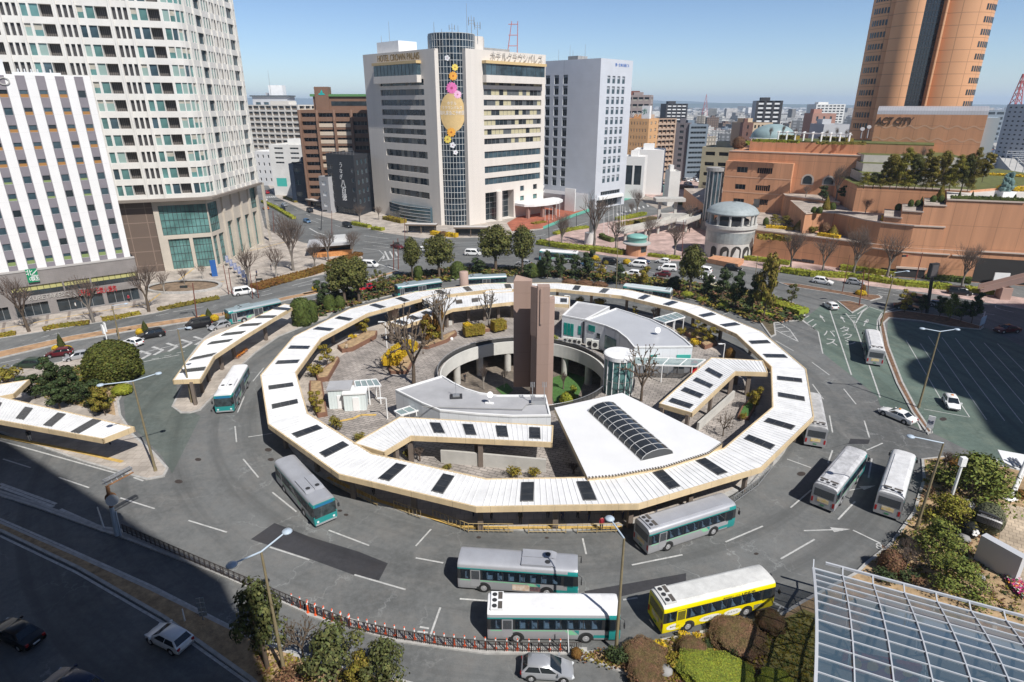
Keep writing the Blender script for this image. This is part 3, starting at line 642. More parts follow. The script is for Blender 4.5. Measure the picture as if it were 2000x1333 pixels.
sa,sb=G(1177,799,4.4),G(1284,893,4.4);ax=(sb-sa);ax.z=0;L_=ax.length;ax.normalize();nx=Vector((-ax.y,ax.x,0));hw=2.0;hh=.95
def barrel(m):
 n=10
 vs=[sa+ax*(L_*s)+nx*(hw*math.cos(math.pi*k/n))+Vector((0,0,hh*math.sin(math.pi*k/n))) for s in (0,1) for k in range(n+1)]
 m.add(vs,[(k,k+1,n+2+k,n+1+k) for k in range(n)],0,True)
 m.add(vs[:n+1],[tuple(range(n,-1,-1))]);m.add(vs[n+1:],[tuple(range(n+1))])
sk=fig(hb,'barrel_skylight',mat('barrel_glass',(.03,.033,.036),.12,spec=.8),barrel)
def ribs(m):
 for j in range(11):
  c=sa+ax*(L_*j/10)
  pts=[c+nx*((hw+.03)*math.cos(math.pi*k/8))+Vector((0,0,(hh+.03)*math.sin(math.pi*k/8))) for k in range(9)]
  m.path(pts,.04,4)
 for k in (0,2,4,6,8):
  o=nx*((hw+.03)*math.cos(math.pi*k/8))+Vector((0,0,(hh+.03)*math.sin(math.pi*k/8)));m.tube(sa+o,sb+o,.04,.04,4)
fig(sk,'glazing_bars',mat('pale_grey_bar',(.5,.5,.5),.4),ribs)
lc=Vector((15.6,82.0));lr=2.15
lt=empty('lift_tower',(lc.x,lc.y,-5),0,'cylindrical glass lift tower with a round white top on the court rim','lift')
fig(lt,'glass_drum',GLASST,lambda m:m.lathe([(lr-.1,-5),(lr-.1,6.1)],(lc.x,lc.y,0),32))
fig(lt,'roof',WHITE,lambda m:m.lathe([(lr+.12,5.9),(lr+.16,6.5),(lr,6.62),(.01,6.72)],(lc.x,lc.y,0),40,0,False))
for k in range(14):
 a=2*math.pi*k/14+.1;q=lc+Vector((math.cos(a),math.sin(a)))*(lr-.02);fig(lt,'mullion',WHITE,lambda m:m.tube((*q,-5),(*q,6),.075,.075,5))
fig(lt,'base_ring',STEEL,lambda m:[m.lathe([(lr-.02,z),(lr+.02,z+.12)],(lc.x,lc.y,0),32) for z in (.3,2.6)])
GLC=mat('canopy_glass',(.32,.42,.42),.12,spec=.6,alpha=.55)
def glass_canopy(label,pts,z,zb=.17,curve=0):
 p=[Vector(q) for q in GP(pts,z)];c=sum(p,Vector((0,0)))/4
 r=empty('glass_canopy',(c.x,c.y,zb),0,label,'canopy')
 fig(r,'glass_roof',GLC,lambda m:m.prism(p,z-.03,z+.02))
 fig(r,'roof_frame',WHITE,lambda m:([m.bar((*p[i],z+.1),(*p[(i+1)%4],z+.1),.14,.2) for i in range(4)],[m.bar((*lerp(p[0],p[1],t),z+.12),(*lerp(p[3],p[2],t),z+.12),.12,.16) for t in (.25,.5,.75)]))
 for e in ((0,1),(3,2)):
  for t in (.06,.5,.94):
   q=lerp(p[e[0]],p[e[1]],t);fig(r,'post',WHITE,lambda m:m.tube((*q,zb),(*q,z-.05),.09,.09,8))
 return r
glass_canopy('glass canopy on white posts in front of the vending machines',[(1228,712),(1360,716),(1378,703),(1236,698)],3.0)
glass_canopy('small glass canopy behind the curved ribbed building',[(1298,631),(1338,620),(1320,611),(1275,623)],3.4)
glass_canopy('glass canopy attached to the pair of small white sheds',[(695,757),(744,754),(735,741),(692,745)],3.0)
glass_canopy('low glass canopy at the left end of the flat roofed building',[(783,812),(842,795),(826,786),(770,804)],3.1)
for k,(x,y,m_,s) in enumerate(((1300,727,'grey_machine',0),(1309,728,'grey_machine',0),(1319,729,'grey_machine',0),(1328,730,'grey_machine',0),(1345,728,'red_machine',1),(1353,729,'red_machine',1))):
 q=G(x,y);mm=mat(m_,(.55,.03,.03) if s else (.42,.42,.42),.4)
 r=empty('vending_machine',(q.x,q.y,.17),0,('bright red vending machine under the glass canopy' if s else 'grey vending machine under the glass canopy'),'vending machine','red vending machines' if s else 'grey vending machines')
 fig(r,'cabinet',mm,lambda m:m.box(q.x-.5,q.y-.4,.17,q.x+.5,q.y+.4,2.0));fig(r,'display_window',GLASSB,lambda m:m.box(q.x-.4,q.y-.43,1.0,q.x+.4,q.y-.4,1.85))
SHD=panel_mat('pale_ribbed_shed',(.66,.73,.72),9,.4,R(10),.8,.04,.5,.05)
for (x,y,sx,sy,h,lab,rm) in ((668,792,3.0,2.7,3.0,'pale shed with a striped grey roof on the plaza','dark'),(697,797,3.0,2.4,2.7,'pale shed with a white roof beside the glass canopy','white')):
 q=G(x,y);r=empty('shed',(q.x,q.y,.17),0,lab,'shed')
 fig(r,'wall',SHD,lambda m:m.obox(q.xy,(1,.12),sx,sy,.17,h));fig(r,'roof',WHITE if rm=='white' else GROOF,lambda m:m.obox(q.xy,(1,.12),sx+.3,sy+.3,h+.002,h+.2))
 fig(r,'door',WHITE,lambda m:m.obox((q.x+.3,q.y-sy/2-.03),(1,.12),.9,.1,.2,2.2))
def low_wall(pts,h,label,m=None,t=.3,z0=.16):
 w_=GP(pts,z0);c=w_[0];r=MB()
 for i in range(len(w_)-1):
  d=(w_[i+1]-w_[i]);n=Vector((-d.y,d.x)).normalized()*t/2;r.prism([w_[i]-n,w_[i+1]-n,w_[i+1]+n,w_[i]+n],z0,z0+h)
 return tag(r.build('low_wall',m or CONC),label,'wall')
low_wall([(862,903),(1066,922)],1.7,'pale concrete wall under the front edge of the left spur roof')
low_wall([(1362,842),(1408,800),(1432,778)],1.2,'pale wall along the inner side of the hooked spur roof')
low_wall([(768,662),(790,672),(803,664)],1.1,'white parapet of the stairwell at the tip of the far spur')
low_wall([(868,638),(884,634)],1.0,'short white wall by the clipped yellow hedge')
BRK=mat('brown_planter_wall',(.19,.095,.06),.8,var=.15,scale=1)
def planter(pts,h,label,z0=.17,top=SOIL):
 p=ccw([Vector(q) for q in GP(pts,z0)]);c=sum(p,Vector((0,0)))/len(p)
 r=empty('planter',(c.x,c.y,z0),0,label,'planter')
 fig(r,'wall',BRK,lambda m:m.prism(p,z0,z0+h,bottom=False));fig(r,'soil',top,lambda m:m.sheet(inset(p,.22),z0+h+.015));return r
planter(c5(170,805,250,768,330,722,392,722,385,748,255,818,195,828),.7,'brown planter wedge with a leafy shrub and benches on the left of the plaza')
planter(c5(50,962,130,905,168,866,182,876,120,985,60,992),.7,'brown planter edge inside the left of the ring')
planter(c5(15,1000,85,1000,115,1180,60,1190,15,1100),.6,'narrow planter along the left inner edge of the ring')
planter(c5(455,928,520,850,575,830,600,865,560,945,462,945),.5,'brown planter holding the bright yellow hedge')
planter(c5(600,800,690,775,825,715,835,730,780,770,670,808),.6,'brown planter below the tall conifers')
planter(c5(865,700,1000,690,1110,672,1115,690,1000,712,890,722),.6,'brown planter with the clipped yellow hedge on the far side')
planter(kS and Zm(1160,580,6.667)(1180,500,1330,590,1440,690,1600,640,1560,590,1420,540,1250,450),.7,'brown planter with shrubs between the ribbed building and the ring')
planter([(1448,800),(1478,772),(1488,775),(1462,822),(1440,818)],.5,'narrow planter inside the hooked spur roof',top=TURF)
for k,(x,y) in enumerate([(811,684),(823,677),(875,665),(882,664),(967,645),(975,643),(849,673),(854,671),(932,651),(940,650)]):
 q=G(x,y,.2);m=MB();m.lathe([(.26,0),(.3,.08),(.3,.4),(.22,.45),(.01,.46)],(q.x,q.y,.175),12)
 tag(m.build('stool',WHITE),'small round white stone stool in front of a planter','stool','stone stools on the plaza')
YEL=mat('tactile_yellow',(.55,.36,.10),.8,var=.2,scale=2)
RAILC=mat('ochre_rail_paint',(.42,.31,.14),.6)
def guard_rail(pts,label,h=1.0,m=None,z0=.17,step=.45,name='guard_rail'):
 w_=[Vector((*q,z0)) for q in GP(pts,z0)];r=empty(name,w_[0],0,label,'railing')
 a=MB();b=MB();up=Vector((0,0,1))
 for i in range(len(w_)-1):
  p,q=w_[i],w_[i+1]
  for hh_ in (h,h*.15):a.tube(p+up*hh_,q+up*hh_,.035,.035,5)
  n=max(1,int((q-p).length/step))
  for k in range(n+1):s=lerp(p,q,k/n);b.tube(s,s+up*h,.05 if k%4==0 else .022,None,4,caps=False)
 a.build('rail',m or RAILC,r);b.build('balusters',m or RAILC,r);return r
guard_rail([(653,949),(737,988)],'ochre railing on the kerb nearest the teal bus')
guard_rail([(770,994),(822,1013)],'short ochre railing in the middle of the kerb curve')
guard_rail([(846,1012),(915,1039),(1002,1040)],'bent ochre railing left of the person in black')
guard_rail([(1032,1041),(1105,1041)],'straight ochre railing right of the person in black')
guard_rail([(1128,1041),(1212,1039)],'ochre railing in front of the person in the red coat')
guard_rail([(1432,985),(1480,950),(1508,915)],'grey railing on the kerb by the right hand boarding edge',m=STEEL)
mb=MB()
for pts in ([(640,935),(737,980),(900,1032),(1000,1034),(1215,1033)],):
 g=GP(pts)
 for i in range(len(g)-1):
  d=g[i+1]-g[i];n=Vector((-d.y,d.x)).normalized()*.22;mb.add([(*(q),.18) for q in (g[i]-n,g[i+1]-n,g[i+1]+n,g[i]+n)],[(0,1,2,3)])
for pts in ([(660,826),(690,820),(705,813),(735,813)],[(-80,838),(150,884),(240,905)]):
 g=GP(pts)
 for i in range(len(g)-1):
  d=g[i+1]-g[i];n=Vector((-d.y,d.x)).normalized()*.25;mb.add([(*(q),.185) for q in (g[i]-n,g[i+1]-n,g[i+1]+n,g[i]+n)],[(0,1,2,3)])
st(mb.build('tactile_paving',YEL))
for k,(x,y,h) in enumerate(((769,622,2.4),(819,600,2.2),(907,578,5.4))):
 q=G(x,y);m=MB();m.lathe([(1.0,0),(1.0,h-.1),(.9,h),(.01,h+.02)],(q.x,q.y,.17),20)
 tag(m.build('vent_drum',mat('pinkish_concrete',(.42,.30,.25),.8)),['pinkish round vent drum left of the far spur roof','pinkish round vent drum between ring and far spur','tall pinkish round vent rising through the far gap in the roofs'][k],'vent')
 # --- vehicles
def paint(name,c,rough=.3,metal=0.0):return mat(name,c,rough,metal,spec=.6)
SILV=paint('silver_bus_paint',(.40,.405,.42),.35,.25);TEAL=paint('teal_bus_paint',(.02,.25,.24),.3)
BAND=paint('window_surround',(.03,.032,.035),.3);RFW=mat('white_bus_roof',(.76,.76,.76),.45,var=.08,scale=.8,detail=6)
RFG=mat('silver_bus_roof',(.43,.44,.47),.4,metal=.25,var=.08,scale=.5);YELB=paint('yellow_bus_paint',(.80,.66,.0),.35)
SGRN=paint('pale_green_stripe',(.22,.55,.32),.4);TYRE=BLACK;RIM=mat('wheel_rim',(.45,.45,.46),.4,metal=.4)
BGL=mat('bus_window',(.02,.03,.042),.06,spec=.7,alpha=.36)
LAMP_W=mat('headlight_glass',(.75,.77,.78),.15);LAMP_R=mat('tail_light_red',(.35,.01,.01),.3);AMB=mat('amber_lamp',(.7,.25,.02),.3)
def wheel(root,x,y,r,wd,side,loc=True):
 m=MB();m.tube((x,y-wd/2,r),(x,y+wd/2,r),r,r,18);o=m.build('wheel',TYRE,root,True)
 m=MB();yo=y+side*wd/2;m.tube((x,yo-side*.02,r),(x,yo+side*.012,r),r*.62,r*.55,14);m.tube((x,yo,r),(x,yo+side*.03,r),r*.2,r*.16,8);m.build('rim',RIM,o,True)
def make_bus(actype):
 root=empty('bus',(0,0,0));root['category']='bus'
 sec=[(1.20,.33),(1.25,.55),(1.25,1.05),(1.25,1.36),(1.235,2.42),(1.225,2.55),(1.16,2.78),(1.02,2.92),(.70,3.0),(0,3.03)]
 slot=[0,0,1,2,3,6,4,4,4]
 xs=[(-5.25,.965,.0),(-5.17,.993,0),(-5.0,1,0),(4.3,1,0),(4.95,1,0),(5.14,.985,0),(5.25,.955,0)]
 m=MB();ring=sec+[(-y,z) for y,z in reversed(sec[:-1])]
 sl2=slot+list(reversed(slot));k=len(ring)
 for i,(x,f,_) in enumerate(xs):
  m.v+=[(x-(.10*max(0,z-1.3)/1.7 if i>=4 else 0),y*f,z-(1-f)*.6*(z>2.4)) for y,z in ring]
 for i in range(len(xs)-1):
  for j in range(k-1):
   s=sl2[j]
   if s==2 and i==2:continue
   s=5 if (xs[i][0]>=4.3 and s in (0,1,3,6)) else s
   m.f.append((i*k+j,i*k+j+1,(i+1)*k+j+1,(i+1)*k+j)[::-1]);m.m.append(s);m.sm.append(True)
 h=len(sec)
 for b,flip,fr in ((0,False,0),((len(xs)-1)*k,True,5)):
  for j in range(h-1):
   f=(b+j,b+j+1,b+k-2-j,b+k-1-j) if j<h-2 else (b+j,b+j+1,b+k-1-j)
   s=slot[j];s=fr if s in (0,1,3,6) or ( not flip and s==2) else s
   m.f.append(f if flip else f[::-1]);m.m.append(s);m.sm.append(False)
 m.box(-5.15,-1.12,.28,5.1,1.12,.34,2)
 for s in (-1,1):
  for x0,x1 in (((-5.0,-4.96),(-4.19,-4.11),(-3.24,-3.06),(-1.34,-1.26),(.46,.54),(2.26,2.34),(3.76,4.3)) if s<0 else ((-5.0,-4.96),(-3.29,-3.21),(-1.49,-1.41),(.46,.54),(2.06,2.14),(3.61,3.74),(4.2,4.3))):m.box(x0,min(s*1.19,s*1.244),1.36,x1,max(s*1.19,s*1.244),2.42,2)
  m.box(-5.0,min(s*1.19,s*1.244),2.37,4.3,max(s*1.19,s*1.244),2.43,2);m.box(-5.0,min(s*1.19,s*1.244),1.35,4.3,max(s*1.19,s*1.244),1.41,2)
 m.box(-5.0,-1.18,.85,4.2,1.18,.9,2)
 for x in (-2.95,2.55):
  for s in (-1,1):
   n=14;vs=[(x+.62*math.cos(math.pi*i/n),s*1.253,.5+.62*math.sin(math.pi*i/n)) for i in range(n+1)]+[(x-.62,s*1.253,.3),(x+.62,s*1.253,.3)]
   m.add(vs,[tuple(range(n+3)) if s<0 else tuple(reversed(range(n+3)))],2)
 m.build('body',[SILV,SILV,BAND,TEAL,RFW,TEAL,SILV],root,True,angle=38)
 for x in (-2.95,2.55):
  for s in (-1,1):wheel(root,x,s*1.13,.48,.28,s)
 m=MB()
 for k in range(9):
  for y in (-1.08,-.62,.2,.66):
   if k in (3,8) and y>0:continue
   x=-4.6+k*.95;m.box(x,y,.9,x+.45,y+.42,1.35);m.box(x,y,1.35,x+.1,y+.42,1.98)
 m.build('seats',mat('blue_seat',(.28,.46,.66),.8,var=.25,scale=1.2),root,True)
 m=MB();[m.tube((x,y,.9),(x,y,2.9),.035,.035,5) for x in (-3.6,-1.5,.5,2.2,3.5) for y in (-.3,.3)];m.tube((-4.5,-.35,2.2),(3.8,-.35,2.2),.03,.03,5);m.build('handrails',mat('rail_white',(.62,.60,.52),.5),root,True)
 def pane(nm,y,x0,x1,z0,z1,mm=BGL):
  m=MB();s=1 if y>0 else -1;y0,y1=(y,y+s*.012)
  m.box(x0,min(y0,y1),z0,x1,max(y0,y1),z1);return m.build(nm,mm,root,True)
 for x0,x1 in ((-4.95,-4.2),(-3.05,-1.35),(-1.25,.45),(.55,2.25),(2.35,3.75)):pane('window',-1.25,x0,x1,1.42,2.36)
 pane('window',-1.25,4.0,4.8,1.25,2.36)
 d=pane('emergency_door',-1.255,-4.1,-3.25,.62,2.4,SILV)
 m=MB();m.box(-4.02,-1.285,1.42,-3.33,-1.268,2.32);m.build('window',BGL,d,True)
 for x0,x1 in ((-4.95,-3.3),(-3.2,-1.5),(.55,2.05),(2.15,3.6)):pane('window',1.25,x0,x1,1.42,2.36)
 for x0,x1 in ((-1.4,.45),(3.75,4.75)):
  d=pane('door',1.255,x0,x1,.45,2.4,SILV)
  m=MB();m.box(x0+.1,1.268,.6,(x0+x1)/2-.04,1.285,2.3);m.box((x0+x1)/2+.04,1.268,.6,x1-.1,1.285,2.3);m.build('window',BGL,d,True)
 m=MB();m.add([(5.262,-1.12,1.15),(5.262,1.12,1.15),(5.20,1.08,2.3),(5.20,-1.08,2.3)],[(0,1,2,3)]);m.build('windshield',mat('windshield_glass',(.04,.055,.06),.06,spec=.8,var=.6,scale=1.5),root,True)
 m=MB();m.add([(5.205,-.95,2.36),(5.205,.95,2.36),(5.185,.93,2.66),(5.185,-.93,2.66)],[(0,1,2,3)]);m.build('destination_sign',mat('destination_sign_glass',(.02,.16,.30),.2),root,True)
 m=MB();m.box(-5.275,-1.0,1.5,-5.255,1.0,2.4);m.build('rear_window',BGL,root,True)
 m=MB();m.box(-5.28,-.55,.9,-5.256,.55,1.35);m.build('advert_panel',mat('rear_advert',(.70,.66,.58),.5,var=.4,scale=3,c2=(.75,.5,.1)),root,True)
 m=MB();m.box(-5.275,-.2,.5,-5.257,.2,.66);m.build('number_plate',mat('plate_green',(.05,.22,.10),.5),root,True)
 for s in (-1,1):
  m=MB();m.box(-5.275,s*1.05-.1,.7,-5.256,s*1.05+.1,1.25);m.build('tail_light',LAMP_R,root,True)
  m=MB();m.tube((5.22,s*.85,.72),(5.275,s*.85,.72),.13,.12,12);m.build('headlight',LAMP_W,root,True)
  m=MB();m.path([(5.15,s*1.15,2.6),(5.5,s*1.32,2.45),(5.5,s*1.36,2.1)],.025,5);m.box(5.44,s*1.36-.1,1.75,5.54,s*1.36+.1,2.15);m.build('mirror',DARKM,root,True)
 m=MB();m.box(5.2,-1.1,.33,5.3,1.1,.5);m.build('bumper',SILV,root,True)
 for s in (-1,1):
  y=s*1.2545
  def band(pts,mm,dy=0):
   b=MB();f=list(range(len(pts)));b.add([(x,y+s*dy,z) for x,z in pts],[tuple(f if s<0 else reversed(f))]);b.build('livery_stripe',mm,root,True)
  band([(-5.0,1.22),(.7,1.22),(.7,1.32),(-5.0,1.32)],SGRN)
  band([(.9,1.22),(1.25,.85),(1.9,.85),(1.4,1.32),(.7,1.32)],SGRN,.002)
  band([(1.6,1.32),(2.45,.55),(1.7,.55),(1.0,1.30)][:0]+[(1.55,1.32),(1.98,.85),(1.98,1.32)],TEAL,.002)
  band([(3.15,.85),(4.3,.85),(4.3,.55),(3.15,.55)],TEAL,.002)
 if actype=='double':
  m=MB()
  for y0,y1 in ((-.98,-.04),(.04,.98)):
   m.prism([(.3,y0),(2.9,y0),(2.9,y1),(.3,y1)],2.9,3.16)
   m.add([(2.9,y0,3.16),(3.3,y0,3.0),(3.3,y1,3.0),(2.9,y1,3.16)],[(0,1,2,3)])
  u=m.build('air_conditioner',[RFG],root,True)
  for y in (-.5,.5):
   m=MB();m.tube((2.55,y,3.1),(2.55,y,3.185),.24,.24,16);m.tube((2.55,y,3.185),(2.55,y,3.19),.1,.1,8);m.build('fan',DARKM,u,True)
 else :
  m=MB();m.prism([(-5.0,-.95),(-4.0,-.95),(-4.0,.95),(-5.0,.95)],2.9,3.14);m.prism([(-4.0,-.78),(3.8,-.78),(3.8,.78),(-4.0,.78)],2.9,3.05)
  u=m.build('air_conditioner',[RFW],root,True)
  for y in (-.6,0,.6):
   m=MB();m.tube((-4.7,y,3.1),(-4.7,y,3.165),.2,.2,14);m.build('fan',DARKM,u,True)
  for y in (-.5,.5):
   m=MB();m.box(-4.42,y-.38,3.1,-4.08,y+.38,3.155);m.build('vent',mat('dark_vent',(.09,.08,.07),.7),u,True)
 return root
BUSA,BUSB=make_bus('double'),make_bus('rear')
BUSES=[]
def bus(proto,rear,front,label,roof=None,lower=None,z=3.03,dz=0.0):
 a,b=G(*rear,z),G(*front,z);c=(a+b)/2;ang=math.atan2((b-a).y,(b-a).x)
 o=place(proto,(c.x,c.y,dz),ang,label,'bus','city buses')
 BUSES.append((label,round((b-a).length,1)))
 bd=[k for k in kids(o) if k.name.startswith('body')][0]
 if roof:recolor(bd,4,roof)
 if lower:
  for i in (0,1,3,5,6):recolor(bd,i,lower)
 for k in kids(o):
  if k.name.startswith('air_cond') and roof:recolor(k,0,roof)
  if lower and (k.name.startswith('emergency') or k.name.startswith('door') or k.name.startswith('bumper')):recolor(k,0,lower)
 return o
bus(BUSA,(892.5,1080.4),(1136,1097),'silver bus with a twin unit air conditioner, right behind the white roofed bus',RFG)
BLUEGREY=mat('blue_grey_roof',(.30,.37,.40),.4,metal=.2)
bus(BUSA,(557,894),(630,974),'silver and teal bus facing the camera beside the lower left of the ring roof',RFG)
bus(BUSA,(542,584),(442,605),'blue grey bus behind the curved bus stop roof on the avenue',BLUEGREY)
bus(BUSA,(858,545),(773.5,556.8),'blue grey bus behind the far left of the ring roof',BLUEGREY)
bus(BUSA,(988,535.5),(900.7,539.5),'blue grey bus waiting just left of the brown tower top',BLUEGREY)
bus(BUSB,(954.6,1174.3),(1208,1176),'white roofed bus nearest the fence of orange posts',RFW)
yb=bus(BUSB,(1287.3,1165.4),(1497.5,1116),'bright yellow bus with white speech bubble adverts',mat('dusty_roof',(.60,.60,.58),.5,var=.14,scale=1.2,detail=8),YELB)
b4=bus(BUSB,(1257,1022),(1422,971),'silver bus with teal edges under the lower right of the ring roof',RFG)
bus(BUSA,(469.5,710),(431.6,772.8),'white roofed bus with a teal front beside the curved bus stop roof',RFW)
bus(BUSB,(1315.4,566),(1216.7,554),'pale bus behind the far right of the ring roof',mat('pale_teal_roof',(.55,.62,.62),.4))
bus(BUSB,(1128,492),(1056,487),'white bus on the far side of the avenue by the pink plaza',RFW)
bus(BUSB,(1714,681),(1704.7,644),'white bus driving away along the green taxi pool',mat('offwhite_roof',(.62,.62,.62),.5,var=.15,scale=1))
bus(BUSB,(1598,833),(1586,766),'grimy grey roofed bus alongside the right edge of the ring roof',mat('grimy_roof',(.40,.40,.40),.6,var=.3,scale=1.2))
bus(BUSB,(1615,947),(1673,876),'bus with a worn grey roof and yellow rear advert left of the white roofed one',mat('worn_roof',(.48,.48,.49),.6,var=.25,scale=1.5))
bus(BUSB,(1741,966),(1768,879),'white roofed bus parked against the garden kerb',mat('offwhite_roof',(.62,.62,.62),.5,var=.15,scale=1))
for k in list(kids(yb)):
 if k.name.startswith('livery'):bpy.data.objects.remove(k)
BUB=mat('white_bubble',(.78,.78,.72),.4);INK=mat('black_ink',(.03,.03,.03),.6)
def on_side(o,nm,x,z,wd,hh,mm,y=-1.262,ell=True):
 n=18 if ell else 4
 pts=[(x+wd/2*math.cos(2*math.pi*i/n),y,z+hh/2*math.sin(2*math.pi*i/n)) for i in range(n)] if ell else [(x-wd/2,y,z-hh/2),(x+wd/2,y,z-hh/2),(x+wd/2,y,z+hh/2),(x-wd/2,y,z+hh/2)]
 m=MB();m.add(pts,[tuple(range(n))]);return m.build(nm,mm,o,True)
def side_text(o,s,x,z,size,mm,y=-1.268,fit=None):
 me=text_mesh(s,size);me.materials.clear();me.materials.append(mm)
 if fit:
  w_=max(v.co.x for v in me.vertices)-min(v.co.x for v in me.vertices)
  for v in me.vertices:v.co.x*=fit/w_
 for v in me.vertices:v.co=Vector((x+v.co.x,y,z+v.co.y))
 k=bpy.data.objects.new('lettering',me);col.objects.link(k);k.parent=o
for x,wd,s in ((-4.2,1.5,'無料相談'),(-.9,2.1,'相続のこと'),(1.2,1.7,'おまかせ'),(3.55,.0,'')):
 if wd:on_side(yb,'speech_bubble',x,.86,wd,.62,BUB);side_text(yb,s,x,.86,.2,INK,fit=wd*.6)
on_side(yb,'advert_panel',3.75,.8,1.0,.45,mat('advert_dark',(.20,.20,.12),.5,var=.5,scale=4),ell=False)
side_text(yb,'LINDR',2.5,2.56,.34,INK,y=-1.262,fit=1.3);side_text(yb,'建物相談サービス',.9,2.55,.2,INK,y=-1.262,fit=1.6)
b3_=[o for o in col.objects if o.get('label','').startswith('silver bus with a twin')][0]
on_side(b3_,'advert_panel',.3,.82,1.5,.62,mat('photo_advert',(.55,.35,.22),.5,var=.6,scale=3,c2=(.75,.68,.6)),ell=False)
on_side(b3_,'advert_panel',1.55,.78,.9,.5,mat('photo_advert_dark',(.30,.16,.14),.5,var=.7,scale=5,c2=(.05,.05,.07)),ell=False)
# ---- cars
CGL=mat('car_glass',(.015,.02,.024),.06,spec=.8)
def make_car(knd):
 P=dict(hatch=(3.95,.84,1.50,.90,-1.93,-1.42,.12,1.12),sedan=(4.7,.86,1.47,.93,-1.72,-.95,.2,1.12),suv=(4.6,.9,1.70,1.03,-2.2,-1.72,.3,1.2),van=(4.75,.88,1.92,1.05,-2.3,-2.08,1.0,1.85))[knd]
 L,W,HT,ZB,rb,rt,ft,fb_=P
 root=empty('car',(0,0,0));root['category']='car'
 hood=.80*ZB if knd!='van' else .95*ZB
 hx=L/2
 stn=[(-hx,.80,.38,ZB*.72),(-hx+.08,.93,.25,ZB*.93),(-hx+.4,.985,.2,ZB*1.0),(-.2,1.0,.2,ZB),(fb_,1.0,.2,ZB*.985),(hx-.55,.97,.2,hood+.04),(hx-.12,.88,.24,hood*.9),(hx,.70,.34,hood*.68)]
 if knd=='sedan':stn[2]=(-hx+.4,.985,.2,ZB*1.02)
 m=MB();k=9
 for x,f,zl,zt in stn:
  w_=W*f
  m.v+=[(x,-w_*.86,zl),(x,-w_,zl+.16),(x,-w_*1.0,zt*.66),(x,-w_*.95,zt-.05),(x,0,zt+.03),(x,w_*.95,zt-.05),(x,w_,zt*.66),(x,w_,zl+.16),(x,w_*.86,zl)]
 for i in range(len(stn)-1):
  for j in range(k-1):m.f.append((i*k+j,(i+1)*k+j,(i+1)*k+j+1,i*k+j+1)[::-1]);m.m.append(0);m.sm.append(True)
  m.f.append((i*k,i*k+k-1,(i+1)*k+k-1,(i+1)*k)[::-1]);m.m.append(1);m.sm.append(False)
 m.f.append(tuple(range(k))[::-1]);m.m.append(0);m.sm.append(False)
 m.f.append(tuple((len(stn)-1)*k+j for j in range(k)));m.m.append(0);m.sm.append(False)
 body_m=paint('car_paint_base',(.6,.6,.6))
 wb=L*.29
 for x in (-wb-.05,wb+.05):
  for s in (-1,1):
   n=12;vs=[(x+.40*math.cos(math.pi*i/n),s*(W+.006),.33+.40*math.sin(math.pi*i/n)) for i in range(n+1)]+[(x-.4,s*(W+.006),.2),(x+.4,s*(W+.006),.2)]
   m.add(vs,[tuple(range(n+3)) if s<0 else tuple(reversed(range(n+3)))],1)
 m.build('body',[body_m,BLACK],root,True,angle=40)
 wt=W*.74 if knd!='van' else W*.86;wbm=W*.95;z0=ZB-.05
 q=lambda x,y,z:Vector((x,y,z))
 B0=[q(rb,-wbm,z0),q(fb_,-wbm,z0-.02),q(fb_,wbm,z0-.02),q(rb,wbm,z0)];T0=[q(rt,-wt,HT-.13),q(ft,-wt,HT-.10),q(ft,wt,HT-.10),q(rt,wt,HT-.13)]
 R0=[q(rt+.3,-wt+.2,HT-.01),q(ft-.4,-wt+.2,HT),q(ft-.4,wt-.2,HT),q(rt+.3,wt-.2,HT-.01)]
 m=MB();m.add(B0+T0+R0,[(0,1,5,4),(1,2,6,5),(2,3,7,6),(3,0,4,7),(4,5,9,8),(5,6,10,9),(6,7,11,10),(7,4,8,11),(8,9,10,11)],0,True)
 m.build('roof',[body_m],root,True,angle=60)
 def pane(nm,a,b,c,d,i0=.05,i1=.95,j0=.08,j1=.92):
  n=(b-a).cross(d-a).normalized()*.012
  P_=lambda u,v:lerp(lerp(a,b,u),lerp(d,c,u),v)+n
  m=MB();m.add([P_(i0,j0),P_(i1,j0),P_(i1,j1),P_(i0,j1)],[(0,1,2,3)]);m.build(nm,CGL,root,True)
 pane('windshield',B0[1],B0[2],T0[2],T0[1]);pane('rear_window',B0[3],B0[0],T0[0],T0[3],.07,.93,.2 if knd!='van' else .35,.9)
 for a,b,c,d in ((B0[0],B0[1],T0[1],T0[0]),(B0[2],B0[3],T0[3],T0[2])):
  f=a is B0[0]
  pane('side_window',a,b,c,d,.06 if f else .52,.48 if f else .94,.14,.88);pane('side_window',a,b,c,d,.51 if f else .1,.9 if f else .49,.14,.88)
 for x in (-wb-.05,wb+.05):
  for s in (-1,1):wheel(root,x,s*(W-.09),.33,.2,s)
 for s in (-1,1):
  m=MB();m.obox((hx-.14,s*W*.66),(1,-s*.45),.22,.34,hood*.66,hood*.82);m.build('headlight',LAMP_W,root,True)
  m=MB();m.obox((-hx+.05,s*W*.74),(1,s*.25),.12,.22,ZB*.68,ZB*.92);m.build('tail_light',LAMP_R,root,True)
  m=MB();m.obox((fb_-.25,s*(W+.1)),(1,0),.14,.2,ZB-.02,ZB+.14);m.build('mirror',body_m,root,True)
 m=MB();m.box(-hx-.012,-.25,.5,-hx+.3,.25,.62);m.build('number_plate',WHITE,root,True)
 return root
CARP={k:make_car(k) for k in ('hatch','sedan','suv','van')}
CCOL=dict(white=(.78,.78,.77),silver=(.42,.43,.45),black=(.012,.012,.014),red=(.40,.012,.02),maroon=(.10,.012,.018),darkgreen=(.02,.04,.025),grey=(.12,.125,.13),blue=(.10,.20,.34),beige=(.60,.53,.36),brown=(.06,.035,.03),orange=(.6,.16,.03),navy=(.02,.03,.07),paleblue=(.45,.55,.62))
